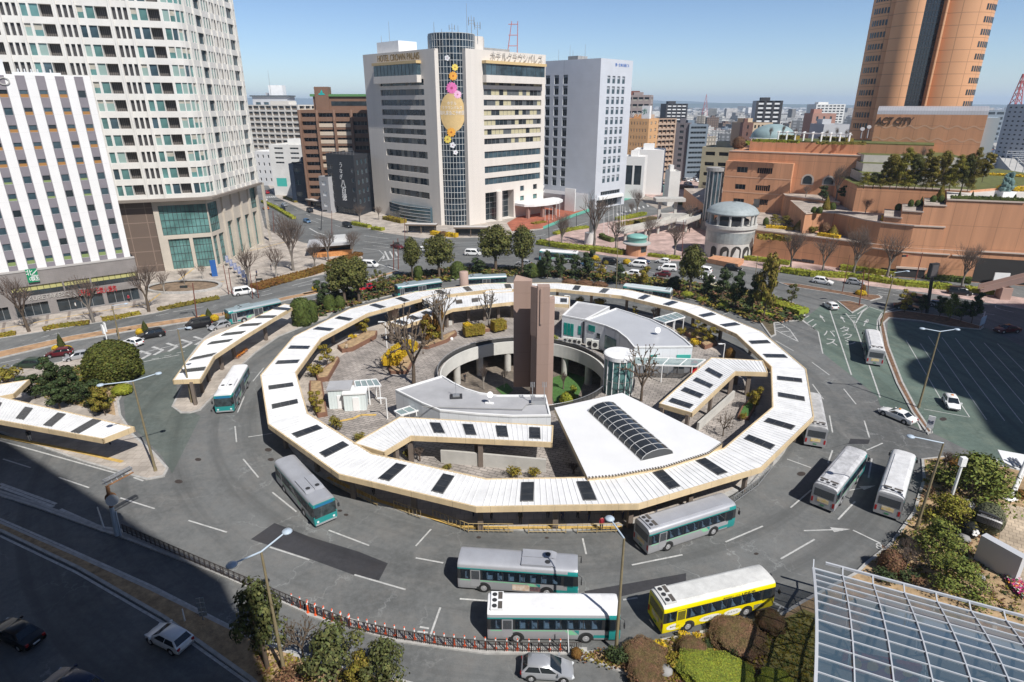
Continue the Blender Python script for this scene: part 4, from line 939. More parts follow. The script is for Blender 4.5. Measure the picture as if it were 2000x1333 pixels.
def car(knd,c,rear,front,label,z=.7,dz=0.0,group=None):
 a,b=G(*rear,z),G(*front,z);ce=(a+b)/2;ang=math.atan2((b-a).y,(b-a).x)
 o=place(CARP[knd],(ce.x,ce.y,dz),ang,label,'van' if knd=='van' else 'car',group or 'cars on the roads')
 pm=mat('car_paint_'+c,CCOL[c],.28,.35 if c in ('silver','grey','blue') else 0.0,spec=.6)
 for k in kids(o):
  if k.name.startswith(('body','roof','mirror')):recolor(k,0,pm)
 if ce.y>225:
  for k in kids(o):
   if k.name.startswith(('mirror','number','headl','tail')):bpy.data.objects.remove(k)
   else :
    for c in kids(k):bpy.data.objects.remove(c)
 return o
car('hatch','silver',(1018.7,1300),(1120,1306),'silver hatchback below the fence of orange posts at the bottom')
car('hatch','white',(369.6,1262),(291,1223),'white hatchback on the shadowed service road')
car('sedan','black',(63,1248),(3,1220),'dark sedan deep in the shadow at the lower left')
car('suv','navy',(178,1352),(108,1322),'dark blue car cut off by the bottom edge in the shadow')
tx=car('sedan','white',(1778,819),(1729,799),'white taxi sedan leaving along the painted kerb line')
m=MB();m.box(-.25,-.14,1.465,-.05,.14,1.6);m.build('roof_sign',AMB,tx,True)
tx=car('hatch','white',(1850,770),(1868,800),'white compact taxi parked alone on the green taxi pool bays')
m=MB();m.box(-.5,-.14,1.495,-.3,.14,1.63);m.build('roof_sign',AMB,tx,True)
car('hatch','white',(1631,601),(1613,591),'white car entering the terminal lanes beside the brown triangle island')
car('suv','white',(1588,546),(1627,552),'white SUV on the avenue in front of the terracotta wall')
car('hatch','silver',(1653,548),(1688,552),'blue grey car behind the white SUV on the avenue nose')
tx=car('sedan','maroon',(1991,641),(1944,643),'dark red taxi in the shaded corner at the right edge')
m=MB();m.box(-.25,-.14,1.465,-.05,.14,1.6);m.build('roof_sign',AMB,tx,True)
car('van','black',(1858,569),(1890,572),'black van against the long clipped hedge')
car('van','brown',(1779,583),(1806,588),'dark brown van in the shade behind the black totem')
car('sedan','black',(1750,595),(1792,600),'black sedan in the shade beside the small pine')
car('hatch','silver',(1818,591),(1852,597),'silver car hidden behind the small pines in the shade')
car('suv','darkgreen',(79,710),(35,711),'dark green car at the left edge beside the garden')
car('hatch','maroon',(140,685),(89,691),'maroon car queued on the avenue at the left')
car('hatch','silver',(174,690),(125,699),'silver car beside the big round topiary')
car('suv','black',(320,648),(269,657),'black SUV in front of a cone topiary')
car('hatch','white',(274,670),(244,664),'white car half hidden by the round topiary')
car('van','black',(407,630),(367,637),'black minivan ahead of the chevron markings')
car('hatch','silver',(448,630),(407,641),'silver car touching the edge of the curved bus stop roof')
car('van','white',(459,572),(493,567),'white minivan passing the red brown signal poles')
car('hatch','red',(731,558),(704,565),'bright red car between the trees left of the ring')
car('van','white',(709,516),(735,518),'white minivan turning near the zebra stripes')
car('sedan','maroon',(767,479),(785,483),'dark red car waiting behind the tall camphor tree')
car('hatch','white',(820,486),(834,489),'white car glimpsed between two camphor trees')
car('van','white',(912,494),(936,495),'white box car crossing between the big camphor trees')
car('hatch','silver',(1033,514),(1012,512),'silver car left of the white bus on the avenue')
car('hatch','blue',(1158,516),(1132,514),'light blue car in the queue behind the small trees')
car('hatch','silver',(1181,524),(1157,521),'silver car in the queue behind the small trees')
car('van','black',(1180,511),(1206,513),'dark van beside a yellow shrub on the median')
car('van','white',(1264,518),(1228,515),'long white van in the middle of the avenue')
car('hatch','navy',(1243,508),(1269,511),'dark blue car half hidden behind the long white van')
car('hatch','white',(1308,511),(1282,508),'small white car next to the low kerb of the pink plaza')
car('van','white',(1322,525),(1285,523),'white minivan left of the round tree on the avenue')
car('hatch','maroon',(1313,536),(1276,533),'dark maroon car in front of the white minivan')
car('suv','white',(1252,536),(1216,532),'white car behind the slim tree in the nearest lane')
car('sedan','beige',(1412,559),(1387,556),'cream taxi between the trees right of the ring')
car('hatch','white',(1390,543),(1370,540),'white car just right of the round tree')
car('suv','black',(1417,522),(1447,525),'black SUV in front of the rotunda')
car('van','white',(1381,530),(1362,527),'white box van behind the round tree')
car('hatch','white',(521,392),(512,388),'white car high on the northwest road')
car('hatch','silver',(561,402),(549,398),'grey car on the northwest road above the hedge median')
car('hatch','black',(557,409),(545,404),'black car beside the grey car on the northwest road')
car('van','black',(612,415),(598,408),'black van by the bus shelter in front of the dark building')
car('hatch','blue',(592,429),(607,434),'pale blue car coming down the northwest road')
car('van','black',(670,438),(687,443),'black van at the corner with the yellow hedge')
car('hatch','red',(527,378),(515,374),'red car at the far end of the northwest road')
car('hatch','orange',(526,409),(512,404),'orange taxi beside the tower on the northwest road')
car('hatch','white',(1342,377),(1356,383),'white car on the side road by the bank')
pk=[(345,988,'white'),(405,985,'silver'),(460,992,'white'),(525,968,'grey'),(580,960,'black'),(610,948,'white'),(545,1018,'beige'),(600,1010,'white'),(655,1030,'silver'),(700,1020,'grey'),(745,1005,'black'),(790,1012,'white'),(830,1005,'white'),(880,995,'silver'),(940,978,'grey'),(990,985,'black'),(1045,985,'white'),(815,1058,'paleblue'),(780,1050,'silver'),(985,1070,'white'),(1025,1062,'white'),(900,1020,'white'),(950,1015,'red'),(690,985,'silver'),(740,975,'white'),(800,975,'grey'),(860,965,'white')]
for i,(x,y,c) in enumerate(pk):
 p=k3(x,y)[0];car(('hatch','suv','van')[i%3],c,(p[0]-5,p[1]-1.6),(p[0]+5,p[1]+1.6),'parked %s car in the distant car park beyond the bank'%c,group='%s cars in the distant car park'%c)
 # --- buildings
def ray_wall(P0,P1,px,py):
 """where the photo's pixel hits the vertical plane through P0-P1: (distance along, height)"""
 a=(px-1000)/F;b=(py-666.5)/F
 d=Vector((a,CP-b*SP,-SP-b*CP))
 P0=Vector(P0).to_2d();P1=Vector(P1).to_2d();u=(P1-P0).normalized();n=Vector((u.y,-u.x))
 t=P0.dot(n)/d.xy.dot(n);q=d*t+Vector((0,0,H));return (q.xy-P0).dot(u),q.z
PANE={}
def inframe(p):
 d=p-Vector((0,0,H));zc=d.y*CP-d.z*SP
 if zc<1:return False
 x=1000+F*d.x/zc;y=666.5-F*(d.y*SP+d.z*CP)/zc
 return -20<x<2020 and -20<y<1350
class Bld:
 def __init__(s,name,label,cat,base,group=None):
  s.root=empty(name,base,0,label,cat,group);s.m=MB();s.w=[]
 def face(s,P0,P1,z0,z1,holes=(),depth=.22,style=None,mi=0):
  """wall from P0 to P1 (left to right from outside) with real recesses; every hole gets a pane"""
  P0=Vector(P0).to_2d();P1=Vector(P1).to_2d();L=(P1-P0).length;u=(P1-P0)/L;n=Vector((u.y,-u.x))
  hs=[(max(0,a),min(L,b),max(z0,c),min(z1,d))+tuple(r) for a,b,c,d,*r in holes]
  ss=sorted({0.0,L,*[h[0] for h in hs],*[h[1] for h in hs]});zs=sorted({z0,z1,*[h[2] for h in hs],*[h[3] for h in hs]})
  P=lambda a,z,d=0.0:(*(P0+u*a-n*d),z)
  hset={}
  for h in hs:
   hset.setdefault((round(h[2],4),round(h[3],4)),[]).append(h)
  for j in range(len(zs)-1):
   za,zb=zs[j],zs[j+1];zm=(za+zb)/2
   row=sorted((h[0],h[1]) for h in hs if h[2]<zm<h[3]);x=0.0
   for a,b in row+[(L,L)]:
    if a>x+1e-6:s.m.quad(P(x,za),P(a,za),P(a,zb),P(x,zb),mi)
    x=max(x,b)
  for h in hs:
   a,b,c,d=h[:4];st_=h[4] if len(h)>4 else style;dp=h[5] if len(h)>5 else depth
   s.m.quad(P(a,c),P(b,c),P(b,c,dp),P(a,c,dp),mi);s.m.quad(P(b,d),P(a,d),P(a,d,dp),P(b,d,dp),mi)
   s.m.quad(P(a,d),P(a,c),P(a,c,dp),P(a,d,dp),mi);s.m.quad(P(b,c),P(b,d),P(b,d,dp),P(b,c,dp),mi)
   q=P0+u*a-n*(dp-.001);s.w.append((Vector((q.x,q.y,c)),math.atan2(u.y,u.x),round(b-a,3),round(d-c,3),st_ or {}))
  return u,n,L
 def roof(s,poly,z,mi=0):s.m.sheet(poly,z,mi)
 def pane_mesh(s,w,h,st_):
  g=st_.get('g',GLASS);key=(w,h,tuple(sorted((k,str(v) if not hasattr(v,'name') else v.name) for k,v in st_.items())))
  if key in PANE:return PANE[key]
  m=MB();nx,nz=st_.get('nx',1),st_.get('nz',1);bl=st_.get('blind',0)
  zb=h*(1-bl) if bl>0 else h;lo=h*-bl if bl<0 else 0
  if bl>0:m.quad((0,0,zb),(w,0,zb),(w,0,h),(0,0,h),2)
  if bl<0:m.quad((0,0,0),(w,0,0),(w,0,lo),(0,0,lo),2)
  mx=st_.get('mix',());n_=st_.get('nx',1) if mx else 1
  for i in range(n_):m.quad((w*i/n_,0,lo),(w*(i+1)/n_,0,lo),(w*(i+1)/n_,0,zb),(w*i/n_,0,zb),3+random.randrange(len(mx)) if mx and random.random()<.62 else 0)
  t=st_.get('t',.06)
  if t:
   for i in range(0,nx+1):x=w*i/nx;m.box(max(0,x-t/2),-.05,0,min(w,x+t/2),-.002,h,1)
   for i in range(0,nz+1):z=h*i/nz;m.box(0,-.048,max(0,z-t/2),w,-.002,min(h,z+t/2),1)
  PANE[key]=(m,[g,st_.get('f',STEEL),st_.get('b',CURT)]+list(mx));return PANE[key]
 def finish(s,mats,name='wall',limit=96):
  if s.m.f:s.m.build(name,mats,s.root)
  def key(x):return -(x[2]*x[3]/max(1,(x[0]-Vector((0,0,H))).length_squared)+(10 if inframe(x[0]) else 0))
  ws=sorted(s.w,key=key);meshes={}
  for i,(p,a,w_,h_,st_) in enumerate(ws[:limit]):
   m,mm=s.pane_mesh(w_,h_,st_);k=id(m)
   if k not in meshes:
    o=m.build('window',mm);meshes[k]=o.data;bpy.data.objects.remove(o)
   o=bpy.data.objects.new('window',meshes[k]);col.objects.link(o);o.parent=s.root
   o.location=p-s.root.location;o.rotation_euler=(0,0,a)
  if len(ws)>limit:
   allm=[];mb_=MB()
   for p,a,w_,h_,st_ in ws[limit:]:
    m,mm=s.pane_mesh(w_,h_,st_);ca,sa=math.cos(a),math.sin(a)
    for x in mm:
     if x not in allm:allm.append(x)
    b=len(mb_.v);mb_.v+=[(p.x+x*ca-y*sa,p.y+x*sa+y*ca,p.z+z) for x,y,z in m.v]
    mb_.f+=[tuple(b+i for i in f) for f in m.f];mb_.m+=[allm.index(mm[i]) for i in m.m];mb_.sm+=m.sm
   kind(mb_.build('window_rows',allm,s.root),'stuff')
  return s.root
def grid(L,z0,nz,dz,wh,xs,style=None):
 return [(a,b,z0+k*dz,z0+k*dz+wh)+((style,) if style else ()) for k in range(nz) for a,b in xs]
def rect_fp(P0,P1,depth):
 P0=Vector(P0).to_2d();P1=Vector(P1).to_2d();u=(P1-P0).normalized();n=Vector((u.y,-u.x));return [P0,P1,P1-n*depth,P0-n*depth]
def onwall(P0,P1,s,z,out=.0):
 P0=Vector(P0).to_2d();P1=Vector(P1).to_2d();u=(P1-P0).normalized();n=Vector((u.y,-u.x));q=P0+u*s+n*out
 return Vector((q.x,q.y,z)),Vector((u.x,u.y,0))
def wallbox(root,nm,m_,P0,P1,s0,s1,z0,z1,out,back=0.0):
 a,u=onwall(P0,P1,s0,0,out);b,_=onwall(P0,P1,s1,0,out);c,_=onwall(P0,P1,s1,0,-back);d,_=onwall(P0,P1,s0,0,-back)
 m=MB();m.prism([a.xy,b.xy,c.xy,d.xy],z0,z1);return m.build(nm,m_,root)
 # ---- striped hotel on the left
P1=Vector((-81.6,128.7));u=Vector((.787,.617));P0=P1-u*64;LH=64.0
hb_=Bld('hotel','white hotel with purple grey vertical stripes over a grey brick podium','hotel',(-105,118,.13))
WH=panel_mat('white_hotel_panel',(.76,.75,.74),3.1,None,0,.86,.03,.5,.05,z0=.6)
OR_=mat('ochre_blind',(.34,.17,.05),.8);GRB=mat('green_blind',(.20,.26,.10),.8)
PUR=mat('purple_grey_panel',(.215,.195,.215),.6,var=.06,scale=.6)
cols_=[LH-1.85-3.0*i for i in range(21)];holes=[]
for r in range(12):
 zc=41.9-3.06*r
 for i,c in enumerate(cols_):
  st_=dict(g=GLASSB if (i*7+r*3)%4 else GLASS,b=OR_ if r<5 else GRB,blind=(-.45 if r<5 and (i+r)%5 else (-.55 if r>9 else (-.3 if r<7 and i%2 else 0))),t=.05)
  if zc-.65>9.4:holes.append((c-.62,c+.62,zc-.65,zc+.65,st_,.12))
hb_.face(P0,P1,9.3,45.2,holes,.12)
fp=rect_fp(P0,P1,13.5);hb_.roof(fp,44.6,0)
hb_.face(P1,fp[2],9.3,45.2,[(2,3,12+3.06*k,13.2+3.06*k,dict(g=GREYC)) for k in range(10)]);hb_.face(fp[2],fp[3],0,45.2)
rt=hb_.finish([WH])
for i,c in enumerate(cols_):
 zz=[41.9-3.06*r for r in range(12) if 41.9-3.06*r-.65>9.4];m=MB()
 n_=Vector((u.y,-u.x));sb0=Bld('tmp','x','x',(0,0,0));q=P0+u*c+n_*.03
 sb0.face(q-u*.72,q+u*.72,9.6,45.0,[(.1,1.34,z-.65,z+.65) for z in zz],.03);sb0.w=[];sb0.m.build('stripe',PUR,rt);bpy.data.objects.remove(sb0.root)
GBR=panel_mat('grey_brick',(.23,.21,.20),.35,.9,math.atan2(u.y,u.x),.82,.12,.8,.03,.4)
n_=Vector((u.y,-u.x));Q0,Q1=P0+n_*.6,P1+u*.6+n_*.6
pb=Bld('tmp','x','x',(0,0,0));bpy.data.objects.remove(pb.root);pb.root=rt;LQ=(Q1-Q0).length
YB=mat('yellow_green_blind',(.42,.40,.16),.8)
rib=dict(g=GLASS,b=YB,blind=.5,nx=8,t=.08,f=DARKM)
RQ=lambda x,y:ray_wall(Q0,Q1,x,y)
sh=[(RQ(a,555)[0],RQ(b,545)[0],4.5,6.5,dict(rib)) for a,b in ((17,119),(125,174.5),(180,272))]+[(RQ(17,555)[0]-20,RQ(17,555)[0]-2,4.5,6.5,dict(rib))]
for a,b in ((LQ-6.5,LQ-.6),(LQ-15.2,LQ-7.2),(LQ-22.0,LQ-16.6),(LQ-27,LQ-23),(LQ-36,LQ-28),(LQ-48,LQ-38)):sh.append((a,b,.3,3.0,dict(g=GLASS,nx=4,t=.07,f=STEEL),.6))
pb.face(Q0,Q1,.1,9.4,sh,.3);pb.roof([Q0,Q1,Q1-n_*2,Q0-n_*2],9.4);pb.face(Q1,Q1-n_*8,.1,9.4);pb.finish([GBR],'podium')
wallbox(rt,'cornice',mat('pale_cornice',(.42,.40,.38),.7),Q0,Q1,0,LQ,9.41,9.75,.12,.4)
def sign(s,size,sc_,z,m_,P=(Q0,Q1),out=.08,fit=None,ext=.08,**kw):
 q,ux=onwall(P[0],P[1],sc_,z,out);return lettering(s,size,q,ux,(0,0,1),m_,rt,extrude=ext,fit=fit,**kw)
LETG=mat('pale_grey_letter',(.50,.48,.45),.4,.3);REDL=mat('red_letter',(.42,.01,.015),.4);GRNS=mat('green_sign',(.01,.22,.10),.4)
def psign(s,size,x,y,m_,**k):a,z=RQ(x,y);sign(s,size,a,z,m_,**k)
psign('KURETAKESO',1.25,96,579,LETG,fit=RQ(136,575)[0]-RQ(56,586)[0]);psign('炭火焼肉',1.45,211,566,REDL,fit=RQ(228,564)[0]-RQ(195,568)[0]);psign('元',1.35,187.5,569,REDL);psign('天',1.35,159.5,572.5,REDL)
a,z=RQ(173,570.5);q,ux=onwall(Q0,Q1,a,z,.1);m=MB();m.tube(q,q+Vector((n_.x,n_.y,0))*.12,.75,.75,20);m.build('round_emblem',REDL,rt)
a,z=RQ(52,540);b=RQ(74.5,538)[0];wallbox(rt,'sign_board',GRNS,Q0,Q1,a,b,z-1.25,z+1.35,.45);c=(b-a)/2;sign('北',1.25,a+c*.6,z+.65,WHITE,out=.5,ext=.03);sign('の',.95,a+c*.75,z-.6,WHITE,out=.5,ext=.03);sign('庭',1.3,a+c*1.4,z-.5,WHITE,out=.5,ext=.03);m=MB();q,ux=onwall(Q0,Q1,a+c*1.4,z+.7,.5);n3=Vector((ux.y,-ux.x,0));[m.add([q+ux*(-.4+.25*k)+Vector((0,0,-.3+.2*k)),q+ux*(.1+.2*k)+Vector((0,0,-.2+.2*k)),q+ux*(.3+.15*k)+Vector((0,0,.1+.2*k))],[(0,1,2)]) for k in range(3)];m.build('sign_emblem',WHITE,rt)
sign('KURETAKESO',1.9,LH-19.5,43.9,LETG,P=(P0,P1),fit=14,ext=.12)
for s,l_,h_ in ((LH-8,7.5,.5),(LH-13.5,1.6,2.6),(LH-22,4,1.0)):
 q,_=onwall(P0,P1,s,0,-4);m=MB();m.obox(q.xy,u,l_,1.4,44.6,45.2+h_);[m.tube((q.x-u.x*(l_/2-k),q.y-u.y*(l_/2-k),44.6+h_),(q.x-u.x*(l_/2-k),q.y-u.y*(l_/2-k),44.6+h_+1.2),.12,.12,6) for k in range(1,int(l_))]
 m.build('roof_plant',mat('roof_plant_white',(.62,.63,.64),.5),rt)
 # ---- tall apartment tower behind it
C=Vector((-76.0,156.5));UL=Vector((.94,.34)).normalized();PL=C-UL*82;RR=Vector((-75.2,187.0))
tb=Bld('apartment_tower','tall white apartment tower with deep window bays and a rounded corner','apartment block',(-95,165,.13))
TW=panel_mat('tower_white_concrete',(.66,.64,.60),3.82,5.15,math.atan2(UL.y,UL.x),.88,.06,.7,.05,.3,z0=-18.5)
TG=dict(g=GLASST,t=.07,f=WHITE);TGS=[TG,TG,dict(g=mat('pale_teal_pane',(.26,.36,.33),.15),t=.07,f=WHITE),dict(g=GLASSB,t=.07,f=WHITE),dict(g=GLASST,b=CURT,blind=.5,t=.07,f=WHITE),dict(g=mat('pale_teal_pane',(.26,.36,.33),.15),b=CURT,blind=.3,t=.07,f=WHITE)]
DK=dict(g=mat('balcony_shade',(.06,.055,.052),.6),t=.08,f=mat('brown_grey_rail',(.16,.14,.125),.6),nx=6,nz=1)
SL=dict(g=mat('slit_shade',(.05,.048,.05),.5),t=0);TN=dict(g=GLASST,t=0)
def bay(L,off=0.0):
 out=[];x=off
 while x<L-2:
  y=x+.5
  for gap,w_,s_,d in ((0,1.2,TG,.3),(.45,1.6,TG,.3),(.12,2.4,DK,1.5),(.9,.75,SL,.5),(.38,.75,SL,.5),(.38,.75,SL,.5)):
   y+=gap;
   if y+w_<L-.2:out.append((y,y+w_,random.choice(TGS) if s_ is TG else s_,d))
   y+=w_
  x+=10.3
 return out
z_=18.5;FH=3.82
ca=C-UL*3.2;cb=Vector(C+(RR-C).normalized()*3.2);arc=[]
for k in range(5):t=k/4;arc.append((ca*(1-t)+C*t)*(1-t)+(C*(1-t)+cb*t)*t)
for k in range(16):
 za=z_+k*FH+.95;zb=za+2.45
 tb_h=[(a,b,za,zb,s_,d) for a,b,s_,d in bay((ca-PL).length)]
 tb.face(PL,ca,z_+k*FH,z_+(k+1)*FH,tb_h)
 hr=[];LR=(RR-cb).length
 for a,b,s_,d in ((.5,1.4,TN,.22),(1.8,2.7,TN,.22),(3.1,3.9,TN,.22),(4.9,8.0,dict(g=GLASSB,t=.1,f=DARKM,nx=2),.5),(8.9,9.8,TN,.22),(10.2,11.1,TN,.22),(11.5,12.3,TN,.22),(12.9,13.9,SL,.4),(14.3,15.3,SL,.4),(16,17,SL,.4),(17.4,18.4,SL,.4),(18.9,19.8,TN,.22),(20.2,21.1,TN,.22),(22,25.4,dict(g=GLASSB,t=.1,f=DARKM,nx=2),.5),(26.2,27.1,TN,.22),(27.5,28.4,TN,.22),(28.9,29.8,TN,.22)):
  if b<LR-.2:hr.append((a,b,za,zb,s_,d))
 tb.face(cb,RR,z_+k*FH,z_+(k+1)*FH,hr)
 for i in range(4):
  L_=(arc[i+1]-arc[i]).length;tb.face(arc[i],arc[i+1],z_+k*FH,z_+(k+1)*FH,[(.15,L_-.1,za,zb,random.choice(TGS),.25)])
fpT=[PL]+arc+[RR,RR+Vector((-40,14)),PL+Vector((-10,40))]
tb.roof(fpT,z_+16*FH);tb.m.sheet(fpT,z_)
tb.m.quad((*RR,z_),(RR.x-40,RR.y+14,z_),(RR.x-40,RR.y+14,z_+16*FH),(*RR,z_+16*FH))
rt=tb.finish([TW])
m=MB()
for x in range(0,78,1):
 pass
for (A_,B_2,xs) in ((PL,ca,[10.3*k+o for k in range(8) for o in (.15,6.9)]),(cb,RR,[.2,4.1,7.9,12.1,15.1,18.0,21.2,25.6,29.0,32.5])):
 L_=(B_2-A_).length
 for x in xs:
  if x<L_-.3:
   q,ux=onwall(A_,B_2,x,0,.17);m.obox(q.xy,ux.xy,.42,.34,z_,z_+16*FH)
m.build('pier',TW,rt)
BST=panel_mat('beige_stone',(.50,.45,.38),1.5,1.2,.4,.9,.08,.7,.03)
BRNP=panel_mat('brown_panel',(.13,.095,.075),3.6,4.2,math.atan2(UL.y,UL.x),1.8,.05,.6,.18)
bb=Bld('tmp','x','x',(0,0,0));bpy.data.objects.remove(bb.root);bb.root=rt
iu=(RR-C).normalized();nL=Vector((UL.y,-UL.x));nR=Vector((iu.y,-iu.x))
D0=PL-nL*1.0;D1=C-nL*1.2-nR*1.2;D2=RR-nR*1.2;LD=(D1-D0).length;LDR=(D2-D1).length
GLG=dict(g=GLASST,f=DARKM,t=.09,nx=6,nz=4)
gl=[(LD-10.2,LD-5.4,.4,8.2,GLG,.5),(LD-4.6,LD-.3,.4,8.2,dict(GLG),.5),(LD-11.0,LD-.2,9.2,16.6,dict(g=GLASST,f=DARKM,t=.1,nx=11,nz=4),.2)]
bb.face(D0+UL*(LD-12.2),D1,.1,z_-.6,[(a-LD+12.2,b-LD+12.2,c,d,s_,e) for a,b,c,d,s_,e in gl])
gr=[(.3,5.0,9.2,16.6,dict(g=GLASST,f=DARKM,t=.1,nx=5,nz=4),.2),(.4,2.6,.4,8.2,dict(g=GLASST,f=DARKM,t=.09,nx=3,nz=4),.5),(3.4,6.2,.4,8.2,dict(g=GLASST,f=DARKM,t=.09,nx=3,nz=4),.5)]
for a in (8.2,13.4,18.6,23.8,29.0):gr.append((a,a+3.8,.4,10.4,dict(g=GLASST,f=DARKM,t=.1,nx=3,nz=5),.9))
gr+=[(24.0,32.6,11.4,17.2,dict(g=GLASST,f=DARKM,t=.1,nx=6,nz=4),.2)]
bb.face(D1,D2,.1,z_-.6,gr);bb.m.quad((*D2,.1),(D2.x-30,D2.y+10,.1),(D2.x-30,D2.y+10,z_),(*D2,z_))
bb.finish([BST],'base_wall')
wallbox(rt,'brown_panel',BRNP,D0,D1,LD-40,LD-12.3,.1,z_-.6,.0,1.0)
m=MB();e=.9;m.prism([PL+nL*e,C+nL*e+nR*e*.8,RR+nR*e,RR-nR*2,C-nL*2-nR*2,PL-nL*2],z_-.62,z_-.02);m.build('soffit_ledge',mat('dark_ledge',(.20,.17,.145),.6),rt)
for x in (7.1,12.3,17.5,22.7,27.9,33.0):wallbox(rt,'pier',BST,D1,D2,x,x+1.0,.1,z_-.64,.5)
# ---- corner hotel with the glass drum
HW=panel_mat('hotel_limestone',(.66,.615,.56),2.25,3.0,R(45),.93,.04,.7,.05,.2,streak=.2)
hA0,hA1,hB0,hB1=Vector((-54.3,245.2)),Vector((-25,217)),Vector((-15,217)),Vector((12.3,245.2));HZ=56.9
hr_=Bld('hotel','beige corner hotel with two wings flanking a dark glass drum','hotel',(-20,232,.13))
rows=[ZH(y,230) for y in (162,181,201,220,239,257,275)];rows2=[ZH(y,230) for y in (300.6,328.7,351)]
LA,LB=(hA1-hA0).length,(hB1-hB0).length
MIX=(mat('ribbon_blind',(.22,.22,.20),.7),mat('ribbon_grey',(.10,.11,.115),.3),GLASS)
RIB=dict(g=GLASS,nx=14,t=.08,f=mat('ribbon_frame',(.16,.16,.16),.5),mix=MIX)
RIBY=dict(g=GLASS,b=mat('warm_curtain',(.46,.42,.27),.9),blind=.0,nx=15,mix=(mat('warm_curtain',(.50,.46,.30),.9),mat('warm_curtain',(.50,.46,.30),.9),mat('ribbon_grey',(.10,.11,.115),.3)),t=.12,f=mat('grey_ribbon_post',(.17,.17,.17),.6))
ha=[(9.5,34.5,z-.95,z+.95,dict(RIB,v=i)) for i,z in enumerate(rows)]+[(10.5,34.8,z-1.15,z+1.15,dict(RIB)) for z in rows2]+[(11.5,34.8,ZH(377,230)-1.1,ZH(377,230)+1.1,dict(RIB))]
hbh=[(7.8,37.2,z-.95,z+.95,dict(RIBY,v=i)) for i,z in enumerate(rows)]+[(7.8,37.2,z-1.15,z+1.15,dict(g=GLASSB,nx=13,t=.12,f=mat('grey_ribbon_post',(.17,.17,.17),.6))) for z in rows2]
hbh+=[(7.9,22.5,.3,10.6,dict(g=GLASS,nx=6,nz=5,t=.12,f=STEEL),3.0),(26.0,28.2,9.6,11.5,dict(g=GLASSB)),(33.2,35.5,9.6,11.5,dict(g=GLASS)),(26.0,28.2,6.0,7.8,dict(g=GLASST)),(33.2,35.5,6.0,7.8,dict(g=GLASST))]
hr_.face(hA0,hA1,.1,HZ,ha,.45);hr_.face(hB0,hB1,.1,HZ,hbh,.45)
nA=Vector((hA1-hA0).normalized());nA=Vector((nA.y,-nA.x));nB=(hB1-hB0).normalized();nB=Vector((nB.y,-nB.x))
hr_.face(hA0-nA*22,hA0,.1,HZ);hr_.face(hB1,hB1-nB*22,.1,HZ);hr_.face(hA1,hA1-nA*9,.1,HZ);hr_.face(hB0-nB*9,hB0,.1,HZ)
hr_.roof([hA0,hA1,hA1-nA*22,hA0-nA*22],HZ-.7);hr_.roof([hB0,hB1,hB1-nB*22,hB0-nB*22],HZ-.7);hr_.m.sheet([hA1-nA*2,hB0-nB*2,hB0-nB*22,hA1-nA*22],HZ-.8)
for a,b in ((hA0,hA1),(hB0,hB1)):
 nn_=(b-a).normalized();nn_=Vector((nn_.y,-nn_.x));hr_.m.prism([a-nn_*.01,b-nn_*.01,b-nn_*.4,a-nn_*.4],HZ-.7,HZ-.001)
rt=hr_.finish([HW])
dc=Vector((-20,224.8));DR=7.7;DZ=61.6
m=MB();m.lathe([(DR,.1),(DR,DZ)],(*dc,0),48);m.lathe([(DR,DZ),(.1,DZ)],(*dc,0),48,0,False);drum=m.build('glass_drum',mat('drum_glass',(.016,.03,.045),.05,spec=.7,var=.5,scale=.3,detail=2),rt)
m=MB()
for k in range(23):a=R(180)+R(180)*k/22;q=dc+Vector((math.cos(a),math.sin(a)))*(DR+.0);m.tube((*q,.1),(*q,DZ),.07,.07,4,caps=False,smooth=False)
for k in range(31):z=1.5+k*2.0;m.lathe([(DR+.005,z-.06),(DR+.07,z-.06),(DR+.07,z+.06),(DR+.005,z+.06)],(*dc,0),48,0,False,R(170),R(370))
m.build('glazing_grid',mat('drum_grid',(.62,.63,.62),.5),drum)
m=MB();m.prism([dc+Vector((DR+.1,.2)),dc+Vector((DR+2.6,2)),dc+Vector((DR+2.6,12)),dc+Vector((-DR,12)),dc+Vector((-DR-.3,.5)),dc+Vector((-DR+.2,.5)),dc+Vector((0,DR+1))],40,DZ-.4);m.build('core_wall',HW,rt)
def drumpt(s,z,o=.2):a=R(270)+s/DR;return (dc.x+(DR+o)*math.cos(a),dc.y+(DR+o)*math.sin(a),z)
zr=lambda y:ZH(y/2.854,217.3)
def decal(nm,s,z,rs,rz,mm,petals=0,o=.2,n=40):
 m=MB();vs=[drumpt(s,z,o)]
 for g in (.25,.5,.75,1.0):
  for k in range(n):
   a=2*math.pi*k/n;f=g*(1 if not petals else .72+.28*abs(math.cos(petals*a/2)));vs.append(drumpt(s+rs*f*math.cos(a),z+rz*f*math.sin(a),o))
 m.add(vs,[(0,1+k,1+(k+1)%n) for k in range(n)]+[(1+g*n+k,1+g*n+n+k,1+g*n+n+(k+1)%n,1+g*n+(k+1)%n) for g in range(3) for k in range(n)]);return m.build(nm,mm,rt)
fl=lambda nm,c:mat(nm,c,.6,var=.15,scale=1)
BAN=mat('banner_tan',(.62,.44,.20),.6,var=.08,scale=.8)
k_=.0595
decal('banner_balloon',(807-803)*k_,zr(628),71*k_,103*k_,BAN,n=48)
